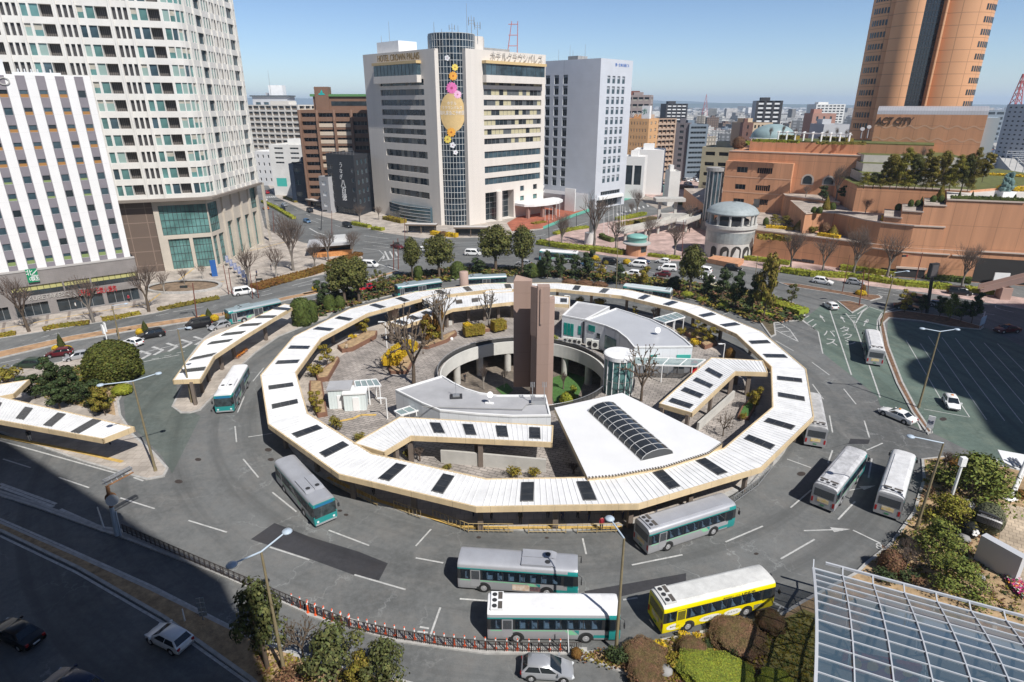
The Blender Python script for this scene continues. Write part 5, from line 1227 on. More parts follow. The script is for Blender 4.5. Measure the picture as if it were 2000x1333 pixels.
for x,y,r_,c,p_,nm in ((788,325,15,(.75,.75,.76),5,'white_petals'),(828,377,18,(.80,.62,.12),8,'yellow_petals'),(817,425,24,(.80,.38,.05),11,'orange_petals'),(807,492,32,(.72,.17,.42),13,'pink_petals'),(838,528,22,(.78,.45,.62),11,'pale_pink_petals'),(797,738,26,(.78,.36,.06),11,'orange_petals'),(775,778,22,(.82,.62,.05),9,'yellow_petals'),(802,810,17,(.75,.75,.76),5,'white_petals'),(817,850,14,(.75,.75,.76),5,'white_petals')):
 decal('banner_flower',(x-803)*k_,zr(y),r_*k_,r_*k_,fl(nm,c),p_,.24);decal('flower_heart',(x-803)*k_,zr(y),r_*k_*.22,r_*k_*.22,fl('heart_'+nm,(c[0]*.6,c[1]*.35,c[2]*.4)),0,.26,12)
def drum_text(s,z,size,fit):
 me=text_mesh(s,size);me.materials.clear();me.materials.append(WHITE)
 w_=max(v.co.x for v in me.vertices)-min(v.co.x for v in me.vertices)
 for v in me.vertices:v.co=Vector(drumpt(v.co.x*fit/w_+.1,z+v.co.y,.28))-rt.location
 o=bpy.data.objects.new('lettering',me);col.objects.link(o);o.parent=rt
drum_text('ホテル',zr(578),1.2,3.0);drum_text('クラウンパレス',zr(603),1.2,6.6);drum_text('ご婚礼宴会ご予約受付',zr(632),1.45,10.0)
GOLD=mat('gold_letters',(.20,.13,.035),.4,.2);GRYL=mat('grey_letters',(.42,.40,.37),.5)
def hsign(s,size,P,sc_,z,m_,fit,out=.45,**kw):
 q,ux=onwall(*P,sc_,z,out);return lettering(s,size,q,ux,(0,0,1),m_,rt,extrude=.08,fit=fit,**kw)
hsign('HOTEL CROWN PALAIS',3.0,(hA0,hA1),21.5,55.0,GOLD,23.5);hsign('ホテルクラウンパレス',2.9,(hB0,hB1),24,55.1,GRYL,26.0)
GTAN=mat('gold_canopy',(.60,.44,.22),.5)
for P,s0,s1 in (((hA0,hA1),8.2,33.6),((hB0,hB1),7.2,37.4)):
 z=ZH(137,230);
 bayp=wallbox(rt,'bay_window',GLASSB,*P,s0+.4,s1-.4,z-1.9,z+1.6,1.6,-.02);wallbox(rt,'bay_sill',HW,*P,s0+.2,s1-.2,z-4.2,z-1.91,1.9,-.02);wallbox(rt,'bay_roof',GTAN,*P,s0,s1,z+1.61,z+2.5,2.1,-.02)
 for k in range(1,12):wallbox(bayp,'mullion',DARKM,*P,s0+.4+(s1-s0-.8)*k/12-.06,s0+.4+(s1-s0-.8)*k/12+.06,z-1.9,z+1.6,1.65,-1.55)
a_,_=onwall(hA0,hA1,11.5,0);b_,_=onwall(hA0,hA1,36,0);pts=[]
for k in range(9):t=k/8;q=lerp(a_,b_,t).xy+nA*(1.0+2.2*math.sin(math.pi*t));pts.append(q)
m=MB();m.prism([a_.xy+nA*.02]+pts+[b_.xy+nA*.02],.1,5.8);lob=m.build('glass_lobby',GLASSB,rt)
for z in (1.1,2.25,3.4,4.55,5.7):
 m=MB();m.path([(*(q+nA*.05),z) for q in pts],.1,4);m.build('transom',mat('lobby_bar',(.45,.45,.45),.4),lob)
q,_=onwall(hB0,hB1,14.5,0,.3);m=MB();m.tube((q.x,q.y,.1),(q.x,q.y,10.7),1.2,1.2,20);m.build('column',HW,rt)
a_,ux=onwall(hB0,hB1,24,5.2,0);m=MB();cpts=[onwall(hB0,hB1,23+x*.95,0,y)[0].xy for x,y in ((0,.02),(0,5),(3,7.5),(9,9),(16,9),(21,7),(23.5,3),(23.5,.02))]
m.prism(cpts,4.6,5.5);m.build('entrance_canopy',WHITE,rt)
for x,y in ((2,5),(8,7),(15,7)):q=onwall(hB0,hB1,23+x,0,y)[0];m=MB();m.obox(q.xy,nB,1.1,1.1,.1,4.6);m.build('column',mat('pink_granite',(.30,.20,.17),.5),rt)
m=MB();q=onwall(hA0,hA1,10,0,-8)[0];m.obox(q.xy,hA1-hA0,13,8,HZ-.7,HZ+4.0);m.build('penthouse',WHITE,rt)
def mast(root,x,y,z0,h,r=.12,nm='aerial',mm=None,arms=0):
 m=MB();m.tube((x,y,z0),(x,y,z0+h),r,r*.5,6)
 for k in range(arms):z=z0+h*(.6+.15*k);m.tube((x-.9,y,z),(x+.9,y,z),.06,.06,4);[m.tube((x+d,y,z-.6),(x+d,y,z+1.0),.13,.13,5) for d in (-.9,.9)]
 m.build(nm,mm or STEEL,root)
for dx,h,a in ((-6,4,0),(-3.5,2,0),(0,3.6,1),(2,3,0),(5,9.5,0),(6.5,6,2),(8.5,4,2)):mast(rt,dc.x+dx,dc.y+3,DZ,h,.1 if h>7 else .14,arms=a)
q=onwall(hA0,hA1,6,0,-8)[0];mast(rt,q.x,q.y,HZ+4,7,.1);mast(rt,q.x-3,q.y,HZ+4,2.5,.12)
q=onwall(hB0,hB1,8,0,-4)[0];mast(rt,q.x,q.y,HZ,4.5,.14,arms=2)
q=onwall(hB0,hB1,31,0,-9)[0];m=MB()
for d in (-1.8,1.8):m.tube((q.x+d,q.y,HZ),(q.x+d*.6+.9,q.y,HZ+11),.16,.12,5)
for z in (3,6.5,10):m.tube((q.x-1.4,q.y,HZ+z),(q.x+1.9,q.y,HZ+z),.12,.12,5)
m.build('aerial_frame',mat('red_lattice',(.50,.14,.10),.6),rt)
m=MB();q=onwall(hB0,hB1,17,0,-6)[0];m.obox(q.xy,nB,3,16,HZ-.7,HZ+1.2);m.build('roof_plant',GREYC,rt)
# ---- bank tower
bC,bL,bR=Vector((33.4,252)),Vector((-6,286)),Vector((48.2,267.3));BZ=56.3
BKM=panel_mat('pale_blue_grey_panel',(.56,.585,.63),4.0,2.2,R(45),.9,.04,.45,.05)
bk=Bld('office_tower','pale blue grey office tower with dark vertical window strips','office building',(25,275,.13))
LL,LRr=(bC-bL).length,(bR-bC).length
BW=dict(g=GLASSB,b=mat('bank_spandrel',(.36,.39,.42),.5),blind=.38,t=.05);BW2=dict(g=GLASS,b=mat('bank_blind',(.22,.24,.25),.5),blind=.3,nx=2,t=.05)
hl=[];hr2=[]
for k in range(11):
 z=8.2+k*3.95
 for x in (LL-35,LL-30.6,LL-26.2,LL-21.8,LL-17.4):hl.append((x,x+2.3,z,z+3.3,BW2))
for k in range(11):
 z=10.2+k*3.75
 for x in (4.6,7.9,11.2,14.5):hr2.append((x,x+1.9,z,z+2.7,BW))
hr2.append((4,17.5,5.3,6.8,dict(g=GLASS,nx=8,t=.08)))
hr2.append((1.5,19,.2,3.6,dict(g=GLASS,nx=5,t=.15),2.2))
bk.face(bL,bC,.1,BZ,hl,.35);bk.face(bC,bR,.1,BZ,hr2,.35)
nl=(bC-bL).normalized();nl=Vector((nl.y,-nl.x));nr=(bR-bC).normalized();nr=Vector((nr.y,-nr.x))
bk.face(bR,bR-nr*40,.1,BZ);bk.face(bL-nl*15,bL,.1,BZ);bk.roof([bL,bC,bR,bR-nr*40,bL-nl*15],BZ-.8)
rt=bk.finish([BKM])
wallbox(rt,'ledge',WHITE,bC,bR,2.2,19.5,3.7,4.9,.8,-.02)
q,ux=onwall(bC,bR,14.0,54.3,.05);lettering('第一生命日通ビル',1.3,q,ux,(0,0,1),mat('blue_letters',(.05,.16,.50),.4),rt,extrude=.03,fit=9.5)
for x,h in ((18,4),(20,6),(28,5),(10,5.5)):mast(rt,bC.x-x*.5,bC.y+x,BZ,h,.09)
m=MB();m.obox((26,266),(1,1),6,5,BZ-.8,BZ+1.5);m.build('roof_plant',GREYC,rt)
lo=MB();lo.prism([onwall(bL,bC,LL-26,0,.02)[0].xy,onwall(bL,bC,LL-3,0,.02)[0].xy,onwall(bL,bC,LL-3,0,9)[0].xy,onwall(bL,bC,LL-26,0,9)[0].xy],.1,6.2);lo.build('annex',mat('annex_grey',(.34,.33,.34),.6),rt)
wallbox(rt,'stair_tower',WHITE,bL,bC,LL-8,LL-3,.1,9.0,9.4,-9.02)
br_a,br_b=onwall(hB0,hB1,39.0,0,-3)[0],onwall(bL,bC,LL-24,0,5)[0]
fbr=empty('footbridge',(br_a.x,br_a.y,5),0,'white covered footbridge between the hotel and the office tower','bridge')
fig(fbr,'deck',WHITE,lambda m:m.bar((br_a.x,br_a.y,8.4),(br_b.x,br_b.y,8.4),3.4,3.4));fig(fbr,'glass_vault',GLC,lambda m:m.bar((br_a.x,br_a.y,9.6),(br_b.x,br_b.y,9.6),2.6,1.18))
fig(fbr,'window_band',GLASSB,lambda m:m.bar((br_a.x,br_a.y,7.8),(br_b.x,br_b.y,7.8),3.44,1.1))
# ---- mid distance blocks
def block(name,label,cat,xl,xr,yt,Yl,Yr,depth,m_,nx=0,nf=0,style=None,fhh=3.0,wfrac=.62,hfrac=.5,zb=1.2,side=None,mg=.8,roof_m=None,group=None,ss=None,d=.3):
 A=Vector((XH(xl,yt,Yl),Yl));B=Vector((XH(xr,yt,Yr),Yr));zt=ZH(yt,(Yl+Yr)/2)
 b=Bld(name,label,cat,((A.x+B.x)/2,(A.y+B.y)/2,0),group);L=(B-A).length;fp=rect_fp(A,B,depth)
 def holes(L,nx,mg=mg):
  if not nx:return []
  st_=(L-2*mg)/nx;n=nf or max(1,int((zt-zb-.6)/fhh));f=(zt-.5-zb)/n
  return [(mg+i*st_+st_*(1-wfrac)/2,mg+(i+1)*st_-st_*(1-wfrac)/2,zb+k*f+f*.3,zb+k*f+f*(.3+hfrac),style or {}) for k in range(n) for i in range(nx)]
 b.face(A,B,0,zt,holes(L,nx),d);sL=side if side is not None else 0
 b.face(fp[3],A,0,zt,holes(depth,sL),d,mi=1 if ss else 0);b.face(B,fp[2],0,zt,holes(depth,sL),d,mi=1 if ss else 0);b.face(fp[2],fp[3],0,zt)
 b.roof(fp,zt-.5,0);b.m.prism(inset(fp,1.0) and [lerp(fp[3],fp[2],.25),lerp(fp[3],fp[2],.6),lerp(fp[0],fp[1],.6)*.4+lerp(fp[3],fp[2],.6)*.6,lerp(fp[0],fp[1],.25)*.4+lerp(fp[3],fp[2],.25)*.6],zt-.5,zt+2.0,0)
 r=b.finish([m_]+([ss] if ss else []));return r,A,B,zt,L
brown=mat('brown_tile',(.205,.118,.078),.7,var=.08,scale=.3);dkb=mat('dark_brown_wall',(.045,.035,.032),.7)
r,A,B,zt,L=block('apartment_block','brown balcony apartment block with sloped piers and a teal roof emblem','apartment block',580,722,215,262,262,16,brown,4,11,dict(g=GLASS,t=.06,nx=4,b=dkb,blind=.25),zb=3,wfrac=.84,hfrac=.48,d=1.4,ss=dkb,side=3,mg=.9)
for k in range(11):
 if 1<=k<=6:
  f=(zt-.5-3)/11
  for i in (1,2):
   st_=(L-1.8)/4;z=3+(10-k)*f;wallbox(r,'balcony_front',mat('cream_balcony',(.55,.46,.36),.7),A,B,.9+i*st_+.45,.9+(i+1)*st_-.45,z+.25,z+f*.3+.75,.12,-.01)
for i in range(5):
 x=.5+i*(L-1.4)/4;m=MB();a_,ux=onwall(A,B,x,0,0);n_=Vector((ux.y,-ux.x));
 m.add([(*(a_.xy+n_*.02),0),(*(a_.xy+n_*1.0),0),(*(a_.xy+n_*1.0),zt-4),(*(a_.xy+n_*.02),zt)]+[(*(a_.xy+n_*.02+ux.xy*.85),0),(*(a_.xy+n_*1.0+ux.xy*.85),0),(*(a_.xy+n_*1.0+ux.xy*.85),zt-4),(*(a_.xy+n_*.02+ux.xy*.85),zt)],[(0,1,2,3),(7,6,5,4),(1,5,6,2),(2,6,7,3),(0,3,7,4)]);m.build('pier',brown,r)
wallbox(r,'penthouse',brown,A,B,6,L-1,zt-.5,zt+5.0,-3,12);wallbox(r,'green_roof_edge',mat('green_roof',(.10,.24,.09),.6),A,B,5,L-.6,zt+5.0,zt+5.9,-2.4,12.5)
wallbox(r,'emblem_tower',brown,A,B,7,12.5,zt,zt+8.6,-2.2,7)
for z0_,z1_ in ((zt+1.5,zt+3.2),):wallbox(r,'window',GLASS,A,B,13.2,L-1.6,z0_,z1_,-2.95,3.2)
q,ux=onwall(A,B,9.9,zt+5.6,-2.15);m=MB();n_=Vector((ux.y,-ux.x,0));up_=Vector((0,0,1))
m.add([q-ux*1.4+n_*.05,q+ux*1.4+n_*.05,q+ux*.9+up_*.6+n_*.05,q-ux*1.0+up_*.6+n_*.05],[(0,1,2,3)]);m.add([q-ux*.6+up_*.75+n_*.05,q+ux*.6+up_*.75+n_*.05,q+ux*.15+up_*2.0+n_*.05],[(0,1,2)]);m.build('emblem',mat('teal_emblem',(.02,.42,.40),.5),r)
cream=mat('cream_apartment',(.50,.41,.31),.8,var=.08,scale=.2)
block('apartment_block','cream apartment block gridded with white balconies behind the tall tower','apartment block',478,582,205,385,372,18,mat('grid_white',(.60,.57,.52),.8),8,12,dict(g=GLASS,b=cream,blind=-.42,t=.05),wfrac=.88,hfrac=.66,zb=2,d=1.2,side=3)
r,A,B,zt,L=block('apartment_block','stepped grey penthouse block on the skyline above the cream apartments','penthouse',492,560,188,392,392,14,mat('pale_grey_wall',(.45,.46,.48),.7),4,1,dict(g=GLASSB,t=.1),zb=30)
wallbox(r,'roof_eave',mat('dark_eave',(.10,.12,.14),.6),A,B,-1,L+1,zt-.3,zt+.4,1,13);wallbox(r,'lift_house',WHITE,A,B,L*.45,L*.85,zt+.4,zt+6,-3,9);mast(r,A.x+L*.5,A.y+3,zt,14,.15)
wc=mat('white_wall_paint',(.66,.65,.62),.7,var=.08,scale=.2)
block('office_building','white office block with a small teal sign by the northwest road','office building',524,592,283,295,292,16,wc,2,4,dict(g=GLASS,t=.06,nx=3),wfrac=.55,hfrac=.35,zb=14)
r0=col.objects[-1]
r,A,B,zt,L=block('house','low white house between the tall tower and the white office block','house',495,530,296,335,330,14,mat('bright_white_wall',(.74,.73,.71),.7),3,4,dict(g=GLASS),wfrac=.3,hfrac=.4)
r,A,B,zt,L=block('office_building','narrow dark blue building beside the white office block','office building',563,592,320,272,271,14,mat('navy_wall',(.018,.028,.05),.5),1,3,dict(g=GLASSB,nx=2),wfrac=.5,hfrac=.4,side=1)
q,ux=onwall(A,B,-3.5,8.3,1.0);m=MB();m.obox(q.xy,ux.xy,4.4,.4,7.0,10.5);tag(m.build('sign_board',mat('teal_sign',(.06,.42,.36),.5)),'teal sign board on the white office block','sign')
slate=mat('slate_wall',(.028,.03,.036),.55,var=.15,scale=.3)
A,B,Cc=Vector((XH(637,312,246),246)),Vector((XH(690,305,236),236)),Vector((XH(727,300,252),252));zt=ZH(303,238)
db=Bld('restaurant_building','dark slate building with white vertical brush lettering','restaurant',(A.x+6,248,.13))
L1,L2=(B-A).length,(Cc-B).length
db.face(A,B,.1,zt,[(.4,3.6,4.5+3.1*k,6.0+3.1*k,dict(g=GLASS,nx=2)) for k in range(5)]+[(L1-2.2,L1-.9,5.5+3.6*k,7.0+3.6*k,dict(g=GLASSB)) for k in range(4)]+[(.5,L1-.5,.3,2.8,dict(g=GLASS,nx=5),1.0)],.15)
db.face(B,Cc,.1,zt,[(2+3.6*i,3.6+3.6*i,4.5+3.6*k,6.4+3.6*k,dict(g=GLASSB)) for k in range(5) for i in range(int(L2/3.6)-1)]);db.roof([A,B,Cc,A+Vector((4,18))],zt-.4);db.face(A+Vector((4,18)),A,.1,zt)
r=db.finish([slate])
for k,ch in enumerate('うなぎ'):q,ux=onwall(A,B,L1*.52-(.2*k),zt-4.0-2.2*k,.06);lettering(ch,2.0 if k else 2.3,q,ux,(.06,0,1),WHITE,r,extrude=.02)
for k,ch in enumerate('八百徳'):q,ux=onwall(A,B,L1*.55,zt-10.8-2.6*k,.06);lettering(ch,2.9,q,ux,(.05,0,1),WHITE,r,extrude=.02,bold=.04)
m=MB()
for k in range(9):q,ux=onwall(A,B,L1*k/8,0,-.3);m.tube((q.x,q.y,zt),(q.x,q.y,zt+1.6),.05,.05,4)
q0,_=onwall(A,B,0,0,-.3);q1,_=onwall(A,B,L1,0,-.3)
for z in (.8,1.6):m.tube((q0.x,q0.y,zt+z),(q1.x,q1.y,zt+z),.05,.05,4)
m.build('roof_railing',STEEL,r)
block('shop_building','small grey shop wedged left of the dark slate building','shop',622,640,345,246,243,10,mat('shop_grey',(.35,.35,.36),.7),1,3,dict(g=WHITE),wfrac=.6,hfrac=.4)
for k,x in enumerate((636,654,669,684)):
 q=G(x,412);r=empty('plant_unit',(q.x,q.y,.13),0,'white metal frame unit standing in front of the dark slate building','frame unit','white frame units by the dark building')
 fig(r,'cabinet',mat('white_machine',(.62,.62,.58),.5),lambda m:m.box(q.x-1.2,q.y-.8,.13,q.x+1.2,q.y+.8,3.0));fig(r,'louvre',DARKM,lambda m:[m.box(q.x-1.0,q.y-.84,.5+.5*j,q.x+1.0,q.y-.8,.7+.5*j) for j in range(5)])
orn=mat('orange_hotel_wall',(.62,.36,.17),.7,var=.05,scale=.3)
r,A,B,zt,L=block('hotel','small orange hotel with rows of tiny windows beyond the office tower','hotel',1212,1268,232,330,322,14,orn,9,9,dict(g=CURT,b=dkb,blind=-.3),wfrac=.34,hfrac=.42,zb=3,side=2)
wallbox(r,'sign_tower',WHITE,A,B,L*.72,L-.2,zt-.3,zt+6,-.4,3);q,ux=onwall(A,B,L*.82,zt+3.2,-.3);lettering('ホ',3,q,ux,(0,0,1),GRNS,r)
q,ux=onwall(A,B,L*.35,zt+1.7,-.3);lettering('クトホテ',2.6,q,ux,(0,0,1),WHITE,r,extrude=.15,fit=10)
block('apartment_block','red brown topped apartment block peeping over the office tower','apartment block',1222,1272,186,452,447,18,mat('grey_pink_wall',(.34,.28,.26),.8),4,10,dict(g=GLASS,b=CURT,blind=-.35,t=.05),wfrac=.8,zb=2,side=2)
block('apartment_block','brown roof block behind the red brown topped apartments','apartment block',1218,1250,178,490,490,14,mat('red_brown_wall',(.20,.07,.045),.8),2,11,dict(g=GLASS),zb=2)
block('apartment_block','beige apartment block with long balconies right of the orange hotel','apartment block',1270,1322,232,355,365,16,mat('beige_balcony_wall',(.42,.31,.23),.8),6,11,dict(g=GLASS,b=mat('beige_balcony_wall',(.42,.31,.23),.8),blind=-.4,t=.05),wfrac=.92,hfrac=.68,zb=2,d=1.0)
block('apartment_block','dark high block with white balconies on the skyline','apartment block',1302,1344,203,520,520,20,mat('very_dark_wall',(.05,.05,.055),.7),4,9,dict(g=WHITE,b=GLASS,blind=.55,t=0),wfrac=.8,hfrac=.75,zb=18)
block('office_building','grey blue office block with ribbon balconies','office building',1318,1348,240,370,367,14,mat('plum_grey_wall',(.17,.155,.165),.8),1,9,dict(g=GLASS,nx=3),wfrac=.3,zb=2)
block('office_building','steel blue balcony building joined to the grey block','office building',1347,1384,243,366,368,14,mat('steel_blue_wall',(.17,.215,.26),.7),1,10,dict(g=GLASS,nx=5),wfrac=.94,hfrac=.42,zb=2)
block('parking_building','sand coloured parking garage with black open decks','parking garage',1372,1432,288,281,274,16,mat('sand_wall',(.42,.37,.25),.8,var=.08,scale=.2),2,4,dict(g=mat('black_deck',(.012,.012,.012),.9),t=0),wfrac=.72,hfrac=.36,zb=5,d=1.0)
block('office_building','bright white low block behind the car park trees','office building',1238,1296,293,300,296,16,mat('bright_white_wall',(.74,.73,.71),.7),0)
block('shop_building','white framed pavilion beside the office tower','shop',1218,1260,306,285,282,10,mat('bright_white_wall',(.74,.73,.71),.7),2,1,dict(g=GLASS),wfrac=.8,hfrac=.5)
block('apartment_block','black and white striped apartment tower on the skyline','apartment block',1478,1530,197,424,421,14,mat('very_dark_wall',(.05,.05,.055),.7),3,12,dict(g=WHITE,b=GLASS,blind=.5,t=0),wfrac=.7,hfrac=.8,zb=10,ss=mat('pale_grey_wall',(.45,.46,.48),.7))
block('apartment_block','white high rise slab far behind the roof garden','apartment block',1595,1652,204,640,640,20,wc,7,9,dict(g=GLASS),wfrac=.7,hfrac=.5,zb=18)
block('apartment_block','salmon block with a glass corner behind the roof garden','apartment block',1588,1634,222,326,325,12,mat('salmon_wall',(.42,.24,.19),.8),3,5,dict(g=GLASSB),wfrac=.3,zb=14,d=.2)
block('apartment_block','red brown apartment block left of the teal dome','apartment block',1452,1472,240,340,339,10,mat('red_brown_tile',(.19,.10,.08),.8),1,8,dict(g=GLASS),wfrac=.2,zb=2)
block('apartment_block','cream apartment block left of the teal dome','apartment block',1470,1510,240,345,350,16,mat('cream_tile',(.48,.38,.27),.8),5,9,dict(g=GLASS),wfrac=.5,zb=2)
block('house','pale shed roofed block beneath the pergola skyline','house',1610,1660,243,300,300,14,mat('pale_grey_wall',(.45,.46,.48),.7),0)
block('office_building','blue grey office block right of the big tower','office building',1928,1966,216,560,560,24,mat('blue_grey_wall',(.20,.24,.28),.7),2,6,dict(g=GLASS),wfrac=.8,zb=10)
block('apartment_block','pale grey high rise at the right edge above the railway','apartment block',1968,2040,204,420,400,24,mat('pale_grey_wall',(.45,.46,.48),.7),6,14,dict(g=GLASS),wfrac=.45,hfrac=.35,zb=2)
block('house','small white house with a red roof in the car park','house',1309,1330,335,262,262,8,wc,0)
# --- terracotta complex on the right
def px_hole(P0,P1,x0,y0,x1,y1,*r):
 s0,z1=ray_wall(P0,P1,x0,y0);s1,z0=ray_wall(P0,P1,x1,y1);return (s0,s1,z0,z1)+r
TC=panel_mat('terracotta_panel',(.55,.275,.15),5.2,4.4,R(-38),.68,.12,.75,.10,.25,streak=.18)
TCL=mat('pale_coping',(.55,.45,.38),.7);TERR=paver_mat('terrace_paving',(.40,.34,.29),1.2,1.2,(.28,.24,.2),.12,.5)
FL=[Vector(p) for p in ((67,172),(81,160.5),(96,148),(110,143.5),(126,138.5),(175,123))]
def onF(px,z,back=0.0):
 best=None
 for i in range(len(FL)-1):
  for k in range(60):
   q=lerp(FL[i],FL[i+1],k/60);u_=(FL[i+1]-FL[i]).normalized();q=q+Vector((-u_.y,u_.x))*back
   x=1000+F*q.x/(q.y*CP+(H-z)*SP)
   if best is None or abs(x-px)<best[0]:best=(abs(x-px),q)
 return best[1]
hall=empty('concert_hall',(110,170,0),0,'terraced terracotta hall with planted ledges climbing to a lettered wall','hall')
def tier(nm,poly,z0,z1,top=None):
 m=MB();m.prism(poly,z0,z1,0,1,bottom=False);o=m.build(nm,[TC,top or TERR],hall);return o
def coping(pts,z,o=.18):
 m=MB()
 for a,b in zip(pts[:-1],pts[1:]):m.bar((*a,z+.12),(*b,z+.12),.45,.3)
 m.build('coping',TCL,hall)
t1=[FL[0],FL[1],FL[2],FL[3],FL[4],FL[5],Vector((190,260)),Vector((72,262)),Vector((66,205))]
tier('wall',t1,0,7.4)
coping([Vector((66,190)),FL[0],FL[1],onF(1705,7.4)],7.4)
T2=[G(1573,418,12.7).xy,G(1605,415.5,12.7).xy,G(1630,417,12.7).xy,G(1656,422,12.7).xy,onF(1690,12.8,2.2),onF(1722,12.8,.5),onF(1785,12.8,.25),onF(1846,12.8,.35)]
tier('wall',T2+[Vector((120,175)),Vector((85,190))],7.3,12.8);coping(T2,12.8)
secs=[(1728,1762,14.3),(1762,1805,16.1),(1805,1849,17.8)]
for a,b,z in secs:
 p=[onF(a,z,.62),onF(b,z,.62),onF(b,z,14),onF(a,z,14)];tier('wall',p,7.3,z);coping(p[:2],z)
p=[onF(1849,19.2,.62),FL[3]+Vector((.3,.62)),FL[4]+Vector((.2,.62)),FL[5]+Vector((.2,.62)),Vector((195,160)),onF(1849,19.2,14)]
p=[onF(1849,19.2,.62),onF(2000,19.2,.62),FL[5]+Vector((.2,.7)),Vector((195,165)),onF(1849,19.2,22)]
tier('wall',p,7.3,19.2,mat('pale_terrace',(.58,.54,.49),.8,var=.1,scale=.5));coping(p[:2],19.2)
W3=[G(1534,382,13.8).xy,G(1641,395,13.8).xy];tier('wall',W3+[W3[1]+Vector((6,20)),W3[0]+Vector((6,24))],7.3,13.8);coping(W3,13.8)
T3=[G(1675,362,19.8).xy,G(1896,372,19.8).xy];grass=mat('terrace_grass',(.10,.11,.025),.95,var=.4,scale=.6,bump=.5,bscale=9)
tier('wall',T3+[Vector((160,178)),Vector((165,215)),T3[0]+Vector((10,40))],7.3,19.8,grass);coping(T3,19.8)
for dz,dy,m_ in ((22.2,7.5,grass),(24.4,13.5,grass),(26.4,19,grass)):
 o=Vector((.45,.89))*dy;a,b=T3[0]+o+Vector((1,0)),T3[1]+o
 m=MB();m.prism([a,b,b+Vector((8,20)),a+Vector((8,26))],19.7,dz,0,1,bottom=False);m.build('wall',[mat('pale_terrace',(.58,.54,.49),.8),grass],hall)
A0,A1=Vector((70,208)),Vector((112,181));hbk=Bld('tmp','x','x',(0,0,0));bpy.data.objects.remove(hbk.root);hbk.root=hall
AZ=25.9;uA=(A1-A0).normalized();nA2=Vector((uA.y,-uA.x));LA2=(A1-A0).length
sS,_=ray_wall(A0,A1,1545,350)
DW=dict(g=GLASS,nx=3,t=.1,f=mat('window_grey',(.20,.20,.20),.6));SLT=dict(g=GLASS,t=0)
hs=[px_hole(A0,A1,1440,326,1459.5,338,DW,.5),px_hole(A0,A1,1436,359.5,1455,371,DW,.5),px_hole(A0,A1,1432.5,387.5,1452,399.5,DW,.5)]
for x0,x1,y0,y1,n in ((1480,1509.5,328,340.5,7),(1476,1504.5,361.5,374,7),(1484.5,1500,389.5,400.5,5)):
 for k in range(n):a=x0+(x1-x0)*k/n;hs.append(px_hole(A0,A1,a,y0+.4*k/n,a+(x1-x0)/n*.55,y1+.4*k/n,SLT,.5))
hs.append(px_hole(A0,A1,1472.5,388.5,1482,406,dict(g=GREYC,t=.1),.3))
z_all=sorted(hs,key=lambda h:h[2])
def level(hs):
 out=[]
 for h in hs:
  k=None
  for o in out:
   if abs(o[2]-h[2])<.25 and abs(o[3]-h[3])<.25:k=o;break
  out.append((h[0],h[1],k[2] if k else h[2],k[3] if k else h[3])+tuple(h[4:]))
 return out
hbk.face(A0,A0+uA*sS,7.3,AZ-3,level(hs));E0=A0+uA*sS
hbk.face(E0,E0-nA2*2.5,7.3,AZ-3);hbk.m.sheet([A0,E0,E0-nA2*2.5,A0-nA2*2.5],AZ-3)
hbk.face(A0-nA2*2.5,A1-nA2*2.5,7.3,AZ);hbk.face(A0-nA2*30,A0-nA2*2.5,7.3,AZ);hbk.face(A0-nA2*2.49,A0,7.3,AZ-3);hbk.m.sheet([A0-nA2*2.5,A1-nA2*2.5,A1-nA2*30,A0-nA2*30],AZ)
hbk.finish([TC])
coping([A0-nA2*2.6,A1-nA2*2.6],AZ)
for x0,y0,x1,y1 in ((1570,343,1585,360),(1611,346,1627,361)):
 S0,S1=A0-nA2*2.5,A1-nA2*2.5;s0,zt=ray_wall(S0,S1,x0,y0);s1,zb=ray_wall(S0,S1,x1,y1);r_=(s1-s0)/2
 for nm,mm,g,o in (('window_surround',mat('stone_surround',(.50,.44,.38),.7),.5,.06),('arched_window',GLASS,0,.12)):
  m=MB();pts=[]
  for k in range(13):t=math.pi*k/12;pts.append((s0+r_+(r_+g)*math.cos(t),zt-r_+(r_+g)*math.sin(t)))
  pts+=[(s0-g,zb-g*.6),(s1+g,zb-g*.6)];vs=[(*(S0+uA*a+nA2*o),z) for a,z in pts];m.add(vs,[tuple(reversed(range(len(vs))))]);m.build(nm,mm,hall)
for zz in (ray_wall(A0,A1,1480,349)[1],ray_wall(A0,A1,1480,379)[1]):
 wallbox(hall,'string_course',mat('pale_terracotta',(.60,.36,.23),.7),A0,A1,0,sS,zz,zz+.35,.06,-.002)
wallbox(hall,'upper_wall',TC,A0,A1,5,LA2+6,AZ-.1,AZ+3.0,-8,30)
wallbox(hall,'roof_lawn',grass,A0,A1,5.4,LA2+6,AZ+3.01,AZ+3.3,-8.3,29)
gq=A0-nA2*1+uA*(-3.2);m=MB();m.lathe([(2.9,0),(2.9,3)],(*gq,0),20,1);m.lathe([(2.5,3),(2.5,19.5)],(*gq,0),20,0);m.lathe([(3.1,19.5),(3.1,20.6),(.1,20.8)],(*gq,0),20,1,False);cg=m.build('glazed_corner',[GLASSB,GREYC],hall)
for k in range(12):a=2*math.pi*k/12;m=MB();m.tube((gq.x+2.55*math.cos(a),gq.y+2.55*math.sin(a),3),(gq.x+2.55*math.cos(a),gq.y+2.55*math.sin(a),19.5),.22,.22,6);m.build('fin',STEEL,cg)
S0,S1=Vector((114.6,205)),Vector((138.6,190));us=(S1-S0).normalized();ns=Vector((us.y,-us.x));LS=(S1-S0).length
wallbox(hall,'lettered_wall',TC,S0,S1,0,LS,19,37.2,0,9)
m=MB();prof_=[(0,37.21),(.4,38.3),(1.6,39.2),(3.4,39.6),(9,39.6)]
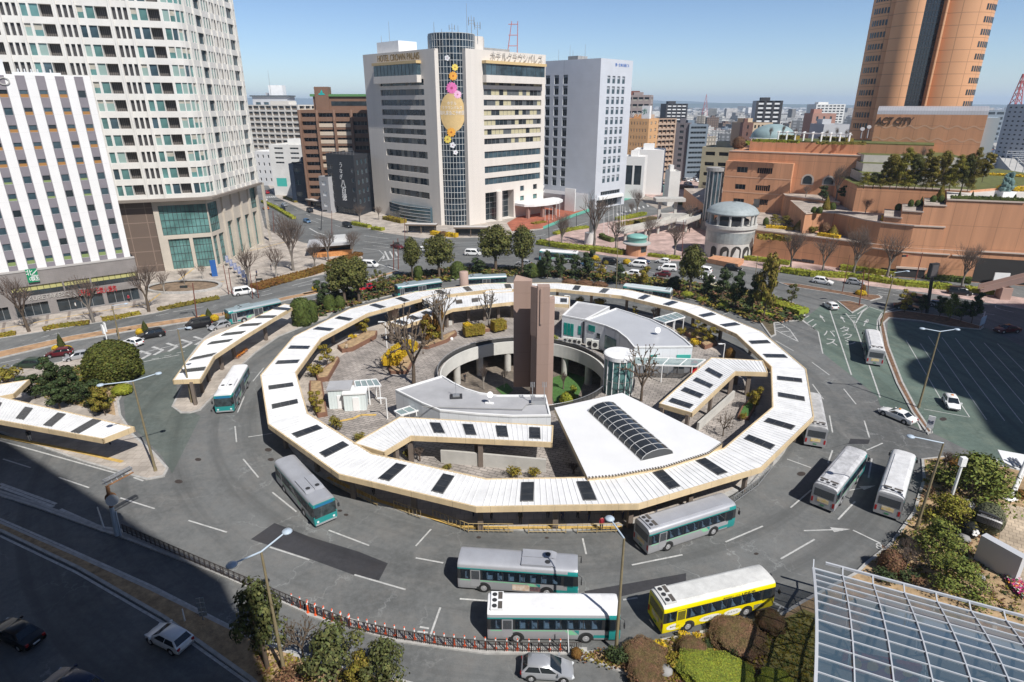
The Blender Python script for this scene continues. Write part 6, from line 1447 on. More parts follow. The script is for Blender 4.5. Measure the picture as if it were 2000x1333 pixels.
for i in range(len(prof_)-1):
 (a,za),(b,zb)=prof_[i],prof_[i+1]
 m.quad((*(S0-ns*a),za),(*(S1-ns*a),za),(*(S1-ns*b),zb),(*(S0-ns*b),zb))
m.add([(*(S1-ns*a),z) for a,z in prof_]+[(*(S1-ns*9),37.2)],[tuple(range(6))]);m.add([(*(S0-ns*a),z) for a,z in prof_]+[(*(S0-ns*9),37.2)],[tuple(reversed(range(6)))])
m.build('vaulted_roof',panel_mat('seamed_metal',(.36,.36,.38),60,.7,math.atan2(us.y,us.x),.75,.05,.35,.08),hall)
wallbox(hall,'glass_end',mat('pale_glass_end',(.42,.47,.50),.15,spec=.7),S0,S1,LS+.02,LS+3.2,18,36.5,-1.5,12)
s_,z_=ray_wall(S0,S1,1746.5,237);q,ux=onwall(S0,S1,s_,z_,.12);lettering('ACT CITY',2.9,q,ux,(0,0,1),mat('dark_bronze_letters',(.07,.045,.035),.5),hall,extrude=.12,fit=10.2,shear=.18,bold=.03)
for yy in (248.5,273):
 _,z0=ray_wall(S0,S1,1800,yy);m=MB();n=72
 f=lambda k:(LS*k/n,z0+.42*math.sin(2*math.pi*LS*k/n/4.1))
 for k in range(n):(a,za),(b,zb)=f(k),f(k+1);m.quad((*(S0+us*a+ns*.03),za-.2),(*(S0+us*b+ns*.03),zb-.2),(*(S0+us*b+ns*.03),zb+.2),(*(S0+us*a+ns*.03),za+.2))
 m.build('wave_band',mat('pale_terracotta',(.60,.36,.23),.7),hall)
def wall_at(px):return onF(px-12,2),onF(px+12,2)
for x0,y0,x1,y1 in ((1640,519,1657,526),(1668,521,1687,529),(1694,523,1716,531),(1722,523,1746,532),(1548,505,1562,524),(1567,506,1587,526)):
 a,b=wall_at((x0+x1)/2);s0,z1=ray_wall(a,b,x0,y0);s1,z0=ray_wall(a,b,x1,y1);wallbox(hall,'street_window',GLASS,a,b,s0,s1,max(.3,z0),z1,.06,-.001)
 w_=hall.children[-1]
 for k in range(5):wallbox(hall,'window_bar',DARKM,a,b,s0+(s1-s0)*k/4-.08,s0+(s1-s0)*k/4+.08,max(.3,z0),z1,.12,-.061)
a,b=wall_at(1778);s0,z1=ray_wall(a,b,1752,524);s1,z0=ray_wall(a,b,1804,541);wallbox(hall,'garage_mouth',mat('garage_dark',(.03,.028,.027),.8),a,b,s0,s1,.15,z1,.05,-.001);wallbox(hall,'garage_lintel',TCL,a,b,s0-.3,s1+.3,z1,z1+.5,.3,-.001)
a,b=onF(1900,3),onF(2000,3);s0,z1=ray_wall(a,b,1905,521);s1,_=ray_wall(a,b,2100,532);wallbox(hall,'underpass_mouth',mat('garage_dark',(.03,.028,.027),.8),a,b,s0,s1,.2,6.0,.05,-.001)
for pts,z in (([onF(x,6.6,-.12) for x in (1705,1760,1800,1856)],6.4),([onF(x,6.6,-.12) for x in (1860,1912)],6.3),([onF(x,7.6,-.12) for x in (1915,1960,2060)],7.6)):
 coping(pts,z)
m=MB();a,b=G(1915,566,1.5),G(2030,538,6.0)
m.bar(a,b,1.9,.6);m.bar(a+Vector((0,-.9,1.0)),b+Vector((0,-.9,1.0)),.22,1.1);m.bar(a+Vector((0,.9,1.0)),b+Vector((0,.9,1.0)),.22,1.1);q=lerp(a,b,.45);m.obox(q.xy,(1,-.2),2,2.6,.1,q.z-.8)
tag(m.build('stairway',mat('pink_stair_wall',(.42,.28,.23),.75)),'pink outdoor stairway rising along the terracotta wall at the right edge','stairs')
m=MB();q=G(1952,556,.2);m.obox(q.xy,(1,-.2),3.2,.3,.2,3.0);tag(m.build('sign_board',WHITE),'white board leaning by the foot of the pink stairway','sign')
TT=panel_mat('tower_terracotta',(.66,.345,.175),3.72,5.0,R(0),.66,.05,.6,.22,.08)
ow=empty('office_tower',(143,236,19),0,'towering terracotta high rise of rounded lobes with a dark glass slot','tower')
arc=lambda cx,cy,rx,ry,a0,a1,n:[Vector((cx+rx*math.cos(R(a0+(a1-a0)*k/n)),cy+ry*math.sin(R(a0+(a1-a0)*k/n)))) for k in range(n+1)]
sc_=lambda pts:pts
lobe0,lobe1,lobe2=arc(131.8,240,5.6,7.5,160,285,14),arc(134.6,234.5,6.2,8,196,277,14),arc(152.8,237,10.8,11,218,372,26)
out=[Vector((136,253))]+lobe0+lobe1+[Vector((135.5,229.6)),Vector((142.9,229.6)),Vector((142.95,227.4)),Vector((143.6,227.4))]+lobe2+[Vector((160,250)),Vector((140,254))]
TZ0,TZ1=19,128
m=MB();n=len(out);m.add([(p.x,p.y,TZ0) for p in out]+[(p.x,p.y,TZ1) for p in out],[(i,(i+1)%n,n+(i+1)%n,n+i) for i in range(n)],0,True);m.sheet(out,TZ1)
m.build('wall',TT,ow,angle=30)
m=MB();m.prism([(135.65,229.2),(142.85,229.2),(142.85,229.58),(135.65,229.58)],TZ0,TZ1);slot=m.build('glass_slot',mat('slot_glass',(.012,.014,.018),.12,spec=.6),ow)
m=MB()
for k in range(8):x=135.7+7.1*k/7;m.box(x-.05,229.12,TZ0,x+.05,229.2,95)
for k in range(40):z=TZ0+1.86*k;m.box(135.65,229.1,z-.05,142.85,229.19,z+.05)
m.build('glazing_grid',mat('slot_grid',(.05,.05,.055),.4),slot)
wl=[]
for f in range(20):
 z=39.4+3.72*f-3.72*2
 for lobe,rng in ((lobe0,range(2,8)),(lobe2,range(11,18))):
  for i in rng:
   a,b=lobe[i],lobe[i+1];u_=(b-a).normalized();nn_=Vector((u_.y,-u_.x));c=(a+b)/2;wl.append((z,c,u_,nn_,min(1.0,(b-a).length*.62)))
wl.sort(key=lambda w_:abs(w_[0]-55));rest=MB()
for i,(z,c,u_,nn_,wd) in enumerate(wl):
 m=MB() if i<96 else rest;q=c+nn_*.04;m.obox(q,u_,wd,.1,z,z+1.75,0)
 if i<96:m.build('window',GLASS,ow)
if rest.v:kind(rest.build('window_rows',GLASS,ow),'stuff')
dm=G(1510,262,29.2);q0=Vector((103,222)) if False else Vector((XH(1510,262,226),226));m=MB()
m.lathe([(7.3*math.cos(R(a)),29.2+4.6*math.sin(R(a))) for a in range(0,91,10)],(*q0,0),32);m.lathe([(7.6,28.9),(7.6,29.25),(7.2,29.3)],(*q0,0),32,1)
tag(m.build('dome',[mat('verdigris',(.25,.34,.35),.6,var=.12,scale=.4),WHITE]),'shallow teal dome rising from the roof garden','dome')
pg=empty('pergola',(112,213,29.3),0,'white pergola frames along the roof garden hedge','pergola')
def perg(m):
 a=Vector((XH(1520,268,212),212));b=Vector((XH(1658,275,196),196))
 for k in range(9):q=lerp(a,b,k/8);m.box(q.x-.2,q.y-.2,29.0,q.x+.2,q.y+.2,31.6);m.bar((q.x-1.5,q.y-2.5,32.0),(q.x+1.5,q.y+2.5,32.0),.3,.4)
 for o in (-1.2,1.2):m.bar((a.x,a.y+o,31.7),(b.x,b.y+o,31.7),.3,.3)
fig(pg,'frame',WHITE,perg)
for x,y,Y in ((1684,254,226),(1697,250,228)):
 q=Vector((XH(x,y,Y),Y,ZH(y,Y)));m=MB();m.tube((q.x,q.y,29),q,.25,.2,8);m.tube(q,q+Vector((-.2,-.5,.3)),.15,.7,18);tag(m.build('satellite_dish',mat('dish_grey',(.33,.33,.34),.6)),'pale satellite dish on the roof garden beside the lettered wall','dish','dishes by the lettered wall')
q=G(1961,387,19.3);m=MB();m.obox(q.xy,(1,.1),3.4,2.4,19.2,20.8,1)
random.seed(5)
for k in range(16):
 t=k/15;c=Vector((q.x+random.uniform(-1,1)*(1.2-.7*t),q.y+random.uniform(-.5,.5),21.0+3.6*t));m.lathe([(.01,-.8),(.75-.3*t,-.4),(.9-.4*t,.1),(.6-.2*t,.6),(.01,.8)],c,7,0,False)
 if k%3==0:m.tube(c,c+Vector((random.uniform(-1.8,1.8),0,random.uniform(.2,1.4))),.3,.12,6)
tag(m.build('sculpture',[mat('green_bronze',(.10,.17,.16),.6,var=.3,scale=1),WHITE]),'green bronze sculpture on a pale plinth on the upper terrace','sculpture')
rq=Vector((61.3,171.5));RT=empty('rotunda',(*rq,.1),0,'pale round pavilion with arches, open columns and a grey green dome','pavilion')
RST=mat('pale_rotunda_stone',(.52,.51,.48),.7,var=.08,scale=.4)
m=MB();m.lathe([(6.5,.1),(6.5,8.3),(6.95,8.35),(6.95,9.2),(6.6,9.25),(6.6,9.0),(.1,9.0)],(*rq,0),48,0,False);m.build('drum',RST,RT)
m=MB();m.lathe([(6.54,4.4),(6.54,7.4)],(*rq,0),24,0,False,R(150),R(390));m.build('metal_band',mat('patina_band',(.40,.44,.44),.35,metal=.4,var=.2,scale=.5),RT)
for a in (215,243,270,297,325):
 c=R(a);wd=1.35 if a in (270,) else (1.15 if a in (243,297) else .9);m=MB();pts=[]
 for k in range(9):t=math.pi*k/8;pts.append((wd*math.cos(t),2.6+wd*math.sin(t)))
 pts+=[(-wd,.12),(wd,.12)]
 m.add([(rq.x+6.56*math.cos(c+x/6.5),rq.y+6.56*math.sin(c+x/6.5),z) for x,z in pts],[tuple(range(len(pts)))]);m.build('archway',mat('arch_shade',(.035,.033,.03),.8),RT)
for k in range(12):a=2*math.pi*k/12+.12;q=rq+Vector((math.cos(a),math.sin(a)))*6.2;m=MB();m.tube((*q,9),(*q,12.0),.38,.34,10);m.build('column',RST,RT)
m=MB();m.lathe([(6.7,11.95),(6.95,12.1),(6.9,12.5)]+[(6.7*math.cos(R(t)),12.4+2.6*math.sin(R(t))) for t in range(5,91,8)],(*rq,0),48);m.build('dome',mat('dome_slate',(.31,.35,.355),.6,var=.12,scale=1.2),RT)
m=MB();m.lathe([(4.6,9.05),(4.6,10.3)],(*rq,0),24);m.build('inner_ring',mat('ring_grey',(.16,.16,.16),.7),RT)
m=MB();w_=GP([(1380,514),(1395,508),(1452,515),(1440,526)]);m.prism(w_,.1,1.3);tag(m.build('low_building',TC),'low terracotta block on the pavement in front of the rotunda','building')
kq=G(1242,498);kr=empty('kiosk',(kq.x,kq.y,.13),0,'round terracotta kiosk with a teal cap by the avenue hedge','kiosk')
fig(kr,'drum',TC,lambda m:m.lathe([(2.9,.1),(2.9,3.3)],(kq.x,kq.y,0),24));fig(kr,'brim',mat('kiosk_brim',(.42,.41,.39),.6),lambda m:m.lathe([(3.9,3.3),(3.9,3.6),(2.6,3.9)],(kq.x,kq.y,0),32,0,False))
fig(kr,'cap',mat('teal_cap',(.20,.42,.37),.5),lambda m:m.lathe([(2.7,3.85),(2.7,5.0),(2.9,5.05),(2.9,5.4),(1.8,5.8),(.05,5.9)],(kq.x,kq.y,0),28));fig(kr,'ticket_window',GLASS,lambda m:m.lathe([(2.93,1.2),(2.93,2.8)],(kq.x,kq.y,0),8,0,True,R(285),R(330)))
pq=G(1152,476);pr=empty('sculpture',(pq.x,pq.y,.13),0,'tall silver cylinder sculpture on a white drum in the pink plaza','sculpture')
fig(pr,'base',mat('white_drum',(.62,.60,.57),.6),lambda m:m.lathe([(1.75,.1),(1.65,3.4),(.1,3.4)],(pq.x,pq.y,0),24,0,False));fig(pr,'cylinder',mat('silver_column',(.40,.41,.43),.3,metal=.7),lambda m:m.tube((pq.x+.3,pq.y,3.4),(pq.x+.3,pq.y,13.5),.72,.72,20))
def walkway(label,pts,z,wd,nm='footbridge',px=True):
 g=[Vector((*q,z)) for q in (GP(pts,z) if px else pts)];r=empty(nm,(g[0].x,g[0].y,0),0,label,'footbridge')
 m=MB();e=MB()
 for a,b in zip(g[:-1],g[1:]):
  m.bar(a,b,wd,.7);u_=(b-a).normalized();n_=Vector((-u_.y,u_.x,0))*wd/2
  for s in (1,-1):e.bar(a+n_*s+Vector((0,0,.9)),b+n_*s+Vector((0,0,.9)),.25,1.3)
 m.build('deck',CONC,r);e.build('parapet',CONC,r)
 for a,b in zip(g[:-1],g[1:]):
  for t in (.25,.8):q=lerp(a,b,t);fig(r,'column',CONC,lambda m:m.tube((q.x,q.y,.1),(q.x,q.y,z-.6),.45,.45,10))
walkway('pale curved footbridge on columns crossing the pink plaza',[(1212,452),(1250,444),(1295,434),(1345,420),(1400,398)],3.6,2.6)
walkway('grey footbridge running behind the rotunda to the terracotta hall',[(1330,434),(1372,418),(1398,405),(1418,392)],4.2,3.4)
fr=G(1300,446);r=empty('gateway',(fr.x,fr.y,.13),0,'white concrete gateway frame beside the footbridge','gateway')
fig(r,'post',CONC,lambda m:m.box(fr.x-3.2,fr.y-.5,.1,fr.x-2.3,fr.y+.5,9.3));fig(r,'post',CONC,lambda m:m.box(fr.x+2.3,fr.y-.5,.1,fr.x+3.2,fr.y+.5,9.3));fig(r,'beam',CONC,lambda m:m.box(fr.x-4.6,fr.y-2.4,9.31,fr.x+5.4,fr.y+2.4,10.4));fig(r,'landing',CONC,lambda m:m.box(fr.x-2.2,fr.y-1.5,3.8,fr.x+6.5,fr.y+.4,5.2))
cl=G(1302,386);r=empty('clock_kiosk',(cl.x,cl.y,.1),0,'small teal roofed kiosk at the entrance of the distant car park','kiosk')
fig(r,'wall',mat('kiosk_teal',(.22,.50,.44),.6),lambda m:m.box(cl.x-1.6,cl.y-1.2,.1,cl.x+1.6,cl.y+1.2,5));fig(r,'roof',mat('teal_cap',(.20,.42,.37),.5),lambda m:m.add([(cl.x-2,cl.y-1.6,5),(cl.x+2,cl.y-1.6,5),(cl.x+2,cl.y+1.6,5),(cl.x-2,cl.y+1.6,5),(cl.x,cl.y,7.2)],[(0,1,4),(1,2,4),(2,3,4),(3,0,4),(3,2,1,0)]));fig(r,'pillar',mat('salmon_wall',(.42,.24,.19),.8),lambda m:m.box(cl.x+.3,cl.y-1.3,.1,cl.x+1.2,cl.y-1.201,4.2))
def shelter(px,py,L_,label,ang):
 q=G(px,py);r=empty('bus_shelter',(q.x,q.y,.13),0,label,'bus shelter');u_=Vector((math.cos(ang),math.sin(ang)));n_=Vector((-u_.y,u_.x))
 fig(r,'roof',[mat('shelter_brown',(.16,.12,.09),.6),mat('shelter_top',(.55,.52,.49),.6)],lambda m:m.prism([q.xy-u_*L_/2-n_*1.4,q.xy+u_*L_/2-n_*1.4,q.xy+u_*L_/2+n_*1.4,q.xy-u_*L_/2+n_*1.4],2.7,3.2,0,1))
 for t in (-.45,0,.45):fig(r,'post',mat('shelter_brown',(.16,.12,.09),.6),lambda m:m.obox(q.xy+u_*L_*t-n_*.9,u_,.25,.25,.13,2.7))
 fig(r,'back_panel',GLASS,lambda m:m.obox(q.xy+n_*1.0,u_,L_*.9,.1,.5,2.3))
shelter(824,456,10.5,'flat roofed brown bus shelter left of the glass drum entrance',R(-5));shelter(920,462,11,'flat roofed brown bus shelter right below the glass drum',R(0));shelter(617,406,11,'long brown bus shelter beside the dark slate building',R(-42))
kq=G(664,503);r=empty('police_box',(kq.x,kq.y,.13),0,'small corner building with an orange base and a white curved roof','building')
fig(r,'base',mat('orange_brick',(.55,.24,.08),.8,var=.3,scale=2),lambda m:m.prism(GP([(612,505),(650,502),(690,499),(690,493),(612,498)]),.1,1.0));fig(r,'wall',GLASS,lambda m:m.prism(inset(GP([(602,500),(690,492),(682,482),(604,488)]),.6),.1,2.9));fig(r,'roof',mat('zinc_roof',(.44,.44,.45),.5),lambda m:m.prism(GP([(600,484),(690,477),(683,466),(604,472)],3.0),2.9,3.5));fig(r,'lantern',mat('lantern_grey',(.55,.55,.54),.5),lambda m:m.prism(GP([(652,473),(678,470),(675,464),(652,466)],3.6),3.45,4.6))
fd=Vector((-.842,.539));fn=Vector((fd.y,-fd.x));HB=80.0
cor=Vector((-26.2+.5303*HB,44.6-.6867*HB))+Vector((.2,-.9));sb_=Bld('station_tower','beige station hotel tower that throws the dark shadow over the lower left','hotel',(cor.x,cor.y,0))
fp=[cor,cor+fd*46,cor+fd*46-fn*-18,cor-fn*-18]
fp=[cor,cor+fd*46,cor+fd*46+Vector((-.539,-.842))*18,cor+Vector((-.539,-.842))*18]
sb_.m.prism(fp,0,HB);sb_.finish([panel_mat('station_panel',(.42,.38,.33),3.3,2.2,.6,.6,.04)])
low=MB();low.prism([fp[0]+fd*44,fp[0]+fd*110,fp[3]+fd*110,fp[3]+fd*44],0,HB-1);low.build('wing',GREYC,sb_.root)
edge=[G(1735,592),G(1738,625),G(1748,655),G(1775,675),G(1812,690),G(1806,697),G(1778,702),G(1765,715),G(1775,738),G(1800,752),G(1832,757),G(1870,762),G(1893,770),G(1905,800),G(1930,845),G(1975,880),G(2060,930)]
HBR=96.0;sh_=Vector((.5303,-.6867))*HBR;pe=[p.xy+sh_ for p in edge]
rbm=MB();pts=[pe[0]+Vector((70,-2))]+pe+[pe[-1]+Vector((40,-30)),pe[0]+Vector((110,-60))]
rbm.prism(pts,0,HBR);tag(rbm.build('round_tower',panel_mat('round_tower_panel',(.45,.40,.35),3.4,3,0,.6,.04)),'tall building with rounded bays whose shadow covers the taxi pool','building')
GCZ=3.6;T0=G(1588,1113,GCZ);ug=Vector((.904,-.427,0));vg=Vector((-.433,-.90,0)).normalized()
gc=empty('station_canopy',(T0.x+6,T0.y-8,.2),0,'big curved glass canopy with white ribs at the lower right corner','canopy')
def gp(a,t):
 return T0+ug*a+vg*t+Vector((0,0,2.6*math.sin(math.pi*min(1,(t+.3)/24))))
NU,NV,DU,DV=14,18,2.2,1.22
m=MB()
for i in range(NU):
 for j in range(NV):m.quad(gp(i*DU,j*DV),gp(i*DU,(j+1)*DV),gp((i+1)*DU,(j+1)*DV),gp((i+1)*DU,j*DV))
m.build('glazing',mat('canopy_blue_glass',(.07,.115,.155),.04,spec=1.0,alpha=.70),gc)
up_=Vector((0,0,.12));RIBM=mat('canopy_rib_white',(.50,.52,.55),.35)
for i in range(NU+1):
 m=MB();
 for j in range(NV):m.bar(gp(i*DU,j*DV)+up_,gp(i*DU,(j+1)*DV)+up_,.085 if i else .2,.2)
 m.build('rib',RIBM,gc)
m=MB()
for j in range(NV+1):
 for i in range(NU):m.bar(gp(i*DU,j*DV)+up_*.8,gp((i+1)*DU,j*DV)+up_*.8,.075 if j else .14,.1)
m.build('purlins',RIBM,gc)
m=MB();m.bar(gp(0,0)+vg*-1.0+ug*.9+up_*2,gp(NU*DU,0)+vg*-1.0+up_*2,.16,.2)
for i in range(NU+1):m.bar(gp(i*DU,0)+up_*.7,gp(i*DU,0)+vg*-1.0+up_*1.8,.09,.12)
m.build('eaves_beam',RIBM,gc)
for i in range(1,NU,2):
 m=MB()
 for j in range(1,NV,3):a=gp(i*DU,j*DV);b=gp(i*DU,(j+3)*DV);mid=(a+b)/2+Vector((0,0,-1.6));m.tube(a,mid,.05,.05,5);m.tube(mid,b,.05,.05,5);m.tube(mid,(a+b)/2,.04,.04,5)
 m.build('truss',RIBM,gc)
for i in (2,7,12):
 for t in (3,14):q=gp(i*DU,t*DV);m=MB();m.tube((q.x,q.y,.2),q,.25,.2,12);m.build('column',GREYC,gc)
q=G(1718,1303,1.0);m=MB();m.obox(q.xy,(.95,-.25),5.2,.3,.2,1.9);rb=tag(m.build('advert_board',mat('red_board',(.34,.035,.03),.5)),'dark red advert board with gold discs under the glass canopy','sign')
for k in range(4):m=MB();c=q+Vector((.95*(k-1.5)*1.2,-.25*(k-1.5)*1.2,0));m.tube((c.x-.04,c.y-.16,1.1),(c.x-.06,c.y-.2,1.1),.5-.06*k,.5-.06*k,16);m.build('gold_disc',mat('gold_disc',(.62,.38,.05),.5),rb)
vd=empty('railway_viaduct',(300,330,0),0,'concrete railway viaduct curving away at the right edge','viaduct')
pv=[Vector((*G(x,y,8).xy,8)) for x,y in ((2080,400),(2010,352),(1975,318),(1955,292),(1950,268),(1958,248))]
m=MB()
for a,b in zip(pv[:-1],pv[1:]):m.bar(a,b,9,8.0);n_=Vector((-(b-a).y,(b-a).x,0)).normalized();[m.bar(a+n_*s*4.4+Vector((0,0,1)),b+n_*s*4.4+Vector((0,0,1)),.3,1.2) for s in (-1,1)]
m.build('deck',CONC,vd)
m=MB()
for a,b in zip(pv[:-1],pv[1:]):
 for t in (0,.33,.66):q=lerp(a,b,t);[m.tube((q.x+s,q.y,8),(q.x+s,q.y,15),.16,.16,5) for s in (-4,4,9,14)];m.tube((q.x-4,q.y,14.4),(q.x+14,q.y,14.4),.12,.12,4);m.tube((q.x-4,q.y,13.2),(q.x+14,q.y,13.2),.1,.1,4)
m.build('catenary',STEEL,vd)
q=Vector((XH(1996,200,420),425));m=MB();zz=ZH(204,410)
for k in range(5):
 w0=2.2*(1-k/6);w1=2.2*(1-(k+1)/6);z0,z1=zz+3.6*k,zz+3.6*(k+1)
 for a,b in (((-1,-1),(1,-1)),((1,-1),(1,1)),((1,1),(-1,1)),((-1,1),(-1,-1))):m.tube((q.x+a[0]*w0,q.y+a[1]*w0,z0),(q.x+b[0]*w1,q.y+b[1]*w1,z1),.2,.2,4);m.tube((q.x+a[0]*w0,q.y+a[1]*w0,z0),(q.x+a[0]*w1,q.y+a[1]*w1,z1),.25,.25,4)
tag(m.build('lattice_mast',mat('red_white_lattice',(.45,.10,.10),.6)),'red lattice mast on the pale high rise at the right edge','mast')
q=Vector((XH(1378,205,1500),1500));m=MB();[m.tube((q.x+a*9,q.y,0),(q.x,q.y,62),.9,.5,4) for a in (-1,1)];[m.tube((q.x-7+k*1.2,q.y,10*k),(q.x+7-k*1.2,q.y,10*k+8),.5,.5,4) for k in range(5)]
tag(m.build('lattice_mast',mat('red_white_lattice',(.45,.10,.10),.6)),'distant red and white lattice mast on the city skyline','mast')
# --- distant city and hills
random.seed(11)
cm=[panel_mat('city_wall_%s'%n_,c,3.0,2.6,.5,k,.08,.8,1.3,.05) for n_,c,k in (('white',(.62,.61,.58),.55),('cream',(.48,.42,.34),.5),('grey',(.33,.34,.35),.45),('brown',(.23,.16,.12),.5),('blue',(.25,.29,.33),.5))]
rfm=[mat('city_roof_a',(.20,.21,.23),.8),mat('city_roof_b',(.34,.33,.31),.8),mat('city_roof_c',(.24,.11,.08),.8),mat('city_roof_d',(.12,.16,.24),.7)]
names=['white','cream','grey','brown','blue']
taken=[(o.location.x,o.location.y) for o in col.objects if o.parent is None and o.get('category') and o.location.y>240]
nb=0;tries=0
while nb<250 and tries<6000:
 tries+=1;px=random.choice((random.uniform(470,620),random.uniform(1215,1700),random.uniform(1215,1700),random.uniform(1900,2060)));Y=random.uniform(390,1050)
 x=(px-1000)/F*(Y*CP+H*SP)
 if any((x-a)**2+(Y-b)**2<27**2 for a,b in taken):continue
 taken.append((x,Y));i=random.choice((0,0,0,1,2,2,3,4));w_,d_=random.uniform(9,22),random.uniform(9,16);h=random.choice((6,7,8,9,9,11,14,18)) if Y<700 else random.choice((7,8,10,12,16,24));a=random.uniform(-.5,.9)
 m=MB();u_=(math.cos(a),math.sin(a));m.obox((x,Y),u_,w_,d_,0,h,0)
 if h<9.5:
  u2=Vector(u_);n2_=Vector((-u2.y,u2.x));c=Vector((x,Y));e=.6;p_=[c-u2*(w_/2+e)-n2_*(d_/2+e),c+u2*(w_/2+e)-n2_*(d_/2+e),c+u2*(w_/2+e)+n2_*(d_/2+e),c-u2*(w_/2+e)+n2_*(d_/2+e),c-u2*w_*.3,c+u2*w_*.3]
  m.add([(*q,h+.05) for q in p_[:4]]+[(*q,h+2.6) for q in p_[4:]],[(0,1,5,4),(1,2,5),(2,3,4,5),(3,0,4)],1)
 else :m.obox((x+1,Y),u_,w_*.3,d_*.4,h+.01,h+2.2,0);m.sheet([Vector((x,Y))+Vector(u_)*s*w_/2*.97+Vector((-u_[1],u_[0]))*t*d_/2*.97 for s,t in ((-1,-1),(1,-1),(1,1),(-1,1))],h+.02,1)
 tag(m.build('city_building',[cm[i],random.choice(rfm)]),'%s %s in the spread of small buildings toward the horizon'%(names[i],'pitched roof house' if h<9.5 else 'flat roofed block'),'building','%s %s of the distant city'%(names[i],'houses' if h<9.5 else 'blocks'));nb+=1
SPR=mat('sprawl',(.40,.39,.37),.85,island=.65,var=.3,scale=.15)
m=MB()
for k in range(9000):
 Y=1000*math.exp(random.uniform(0,2.0)**1.15);px=random.choice((random.uniform(440,700),random.uniform(1200,2060),random.uniform(1200,2060)));x=(px-1000)/F*Y*CP;s=Y/900
 m.obox((x,Y),(1,random.uniform(-.6,.6)),random.uniform(8,20)*s**.6,random.uniform(8,16)*s**.6,0,random.choice((5,6,7,8,9,12,16))*(1 if random.random()<.96 else 2.0))
kind(m.build('city_sprawl',SPR),'stuff')
m=MB();random.seed(3)
def ridge(Y,x0,x1,hf,n,thick):
 a=[(x0+(x1-x0)*k/n,Y,max(1,hf(k/n))) for k in range(n+1)];vs=[(x,y,-5) for x,y,z in a]+[(x,y+thick*.5,z) for x,y,z in a]+[(x,y+thick,-5) for x,y,z in a];q=n+1
 m.add(vs,[(k,k+1,q+k+1,q+k) for k in range(n)]+[(q+k,q+k+1,2*q+k+1,2*q+k) for k in range(n)])
fb=lambda t,s:sum(math.sin(t*f+s*f*.37+f)*a for f,a in ((7,1),(17,.5),(41,.28),(97,.14)))
ridge(6500,-6500,7000,lambda t:38+12*fb(t,1),160,600);ridge(9500,-9000,4500,lambda t:(105+48*fb(t,5))*min(1,(1-t)*4),200,900);ridge(11000,-9800,9500,lambda t:(110+45*fb(t,9))*min(1,(1-t)*3),200,900)
st(m.build('hills',mat('wooded_hills',(.05,.075,.05),.95,var=.3,scale=.002)))
# --- trees and plants
def leafmat(n,c,isl=.5):return mat(n,c,.75,island=isl,spec=.25)
LF=dict(camphor=leafmat('camphor_leaf',(.088,.092,.022)),dark=leafmat('dark_leaf',(.040,.060,.020)),pine=leafmat('pine_needle',(.13,.155,.03)),topi=leafmat('clipped_leaf',(.070,.095,.020),.42),yellow=leafmat('yellow_leaf',(.52,.36,.018),.35),olive=leafmat('olive_leaf',(.16,.135,.022),.5),lime=leafmat('lime_leaf',(.22,.24,.025),.4),brown=leafmat('brown_leaf',(.155,.085,.045),.45),rust=leafmat('rust_leaf',(.16,.085,.02),.4),goldgreen=leafmat('gold_green_leaf',(.20,.16,.02),.5),cone=leafmat('cone_leaf',(.045,.055,.012),.4))
BARK=mat('brown_bark',(.115,.085,.06),.9,var=.3,scale=3);BARKG=mat('grey_bark',(.20,.175,.15),.9,var=.3,scale=2.5);BARKW=mat('pale_bark',(.36,.33,.29),.9,var=.2,scale=2);TWIG=mat('twig_brown',(.135,.10,.08),.9)
def leaf(m,p,n,s,mi=0,el=1.5):
 n=n.normalized();a=n.orthogonal().normalized();b=n.cross(a);t=random.uniform(0,6.283);x=(a*math.cos(t)+b*math.sin(t))*s*.5;y=n.cross(x)*el
 m.add([p-x-y*.3,p-y+n*s*.08,p+x-y*.2,p+y],[(0,1,2,3)],mi)
def rv():
 while True:
  v=Vector((random.uniform(-1,1),random.uniform(-1,1),random.uniform(-1,1)))
  if .05<v.length<1:return v
def clump(m,c,r,n,s,mi=0,jit=.55,shell=.55):
 c=Vector(c);r=Vector(r) if not isinstance(r,(int,float)) else Vector((r,r,r))
 for _ in range(n):
  d=rv().normalized();k=random.uniform(shell,1.05);p=c+Vector((d.x*r.x,d.y*r.y,d.z*r.z))*k
  leaf(m,p,d+rv()*jit+Vector((0,0,.25)),s*random.uniform(.7,1.3),mi)
def limb(m,a,b,r0,r1,n=6):m.tube(a,b,r0,r1,n,0,caps=False)
TREES={}
def new_tree(key,nm,cat,crown,trunk,lm,bm_,seed):
 random.seed(seed);r=empty(nm,(0,0,0));r['category']=cat
 m=MB();trunk(m)
 if m.f:m.build('trunk',bm_,r,True)
 m=MB();crown(m)
 if m.f:m.build('crown',lm,r,True)
 TREES[key]=r
def camphor(seed,lm,nm='evergreen_tree',w=.36,dens=1.0,low=.34):
 cl=[];random.seed(seed*13+1)
 for k in range(16):
  t=k/15;a=k*2.4+random.uniform(-.4,.4);z=low+.12+(.80-low)*t;rr=w*math.sin(math.pi*min(1,.22+.75*t))**.7*random.uniform(.35,.85) if k else .02
  cl.append((Vector((rr*math.cos(a),rr*math.sin(a),z)),random.uniform(.11,.17)))
 def tr(m):
  limb(m,(0,0,0),(.01,0,low+.05),.034,.026,8)
  for c,r in cl[::2]:limb(m,(.01,0,low*random.uniform(.8,1.1)),c,.016,.005,5)
 def cr(m):
  for c,r in cl:clump(m,c,(r*1.15,r*1.15,r*1.05),int(300*dens),.034)
 new_tree('camphor%d'%seed if nm=='evergreen_tree' else nm+str(seed),nm,'tree',cr,tr,lm,BARK,seed)
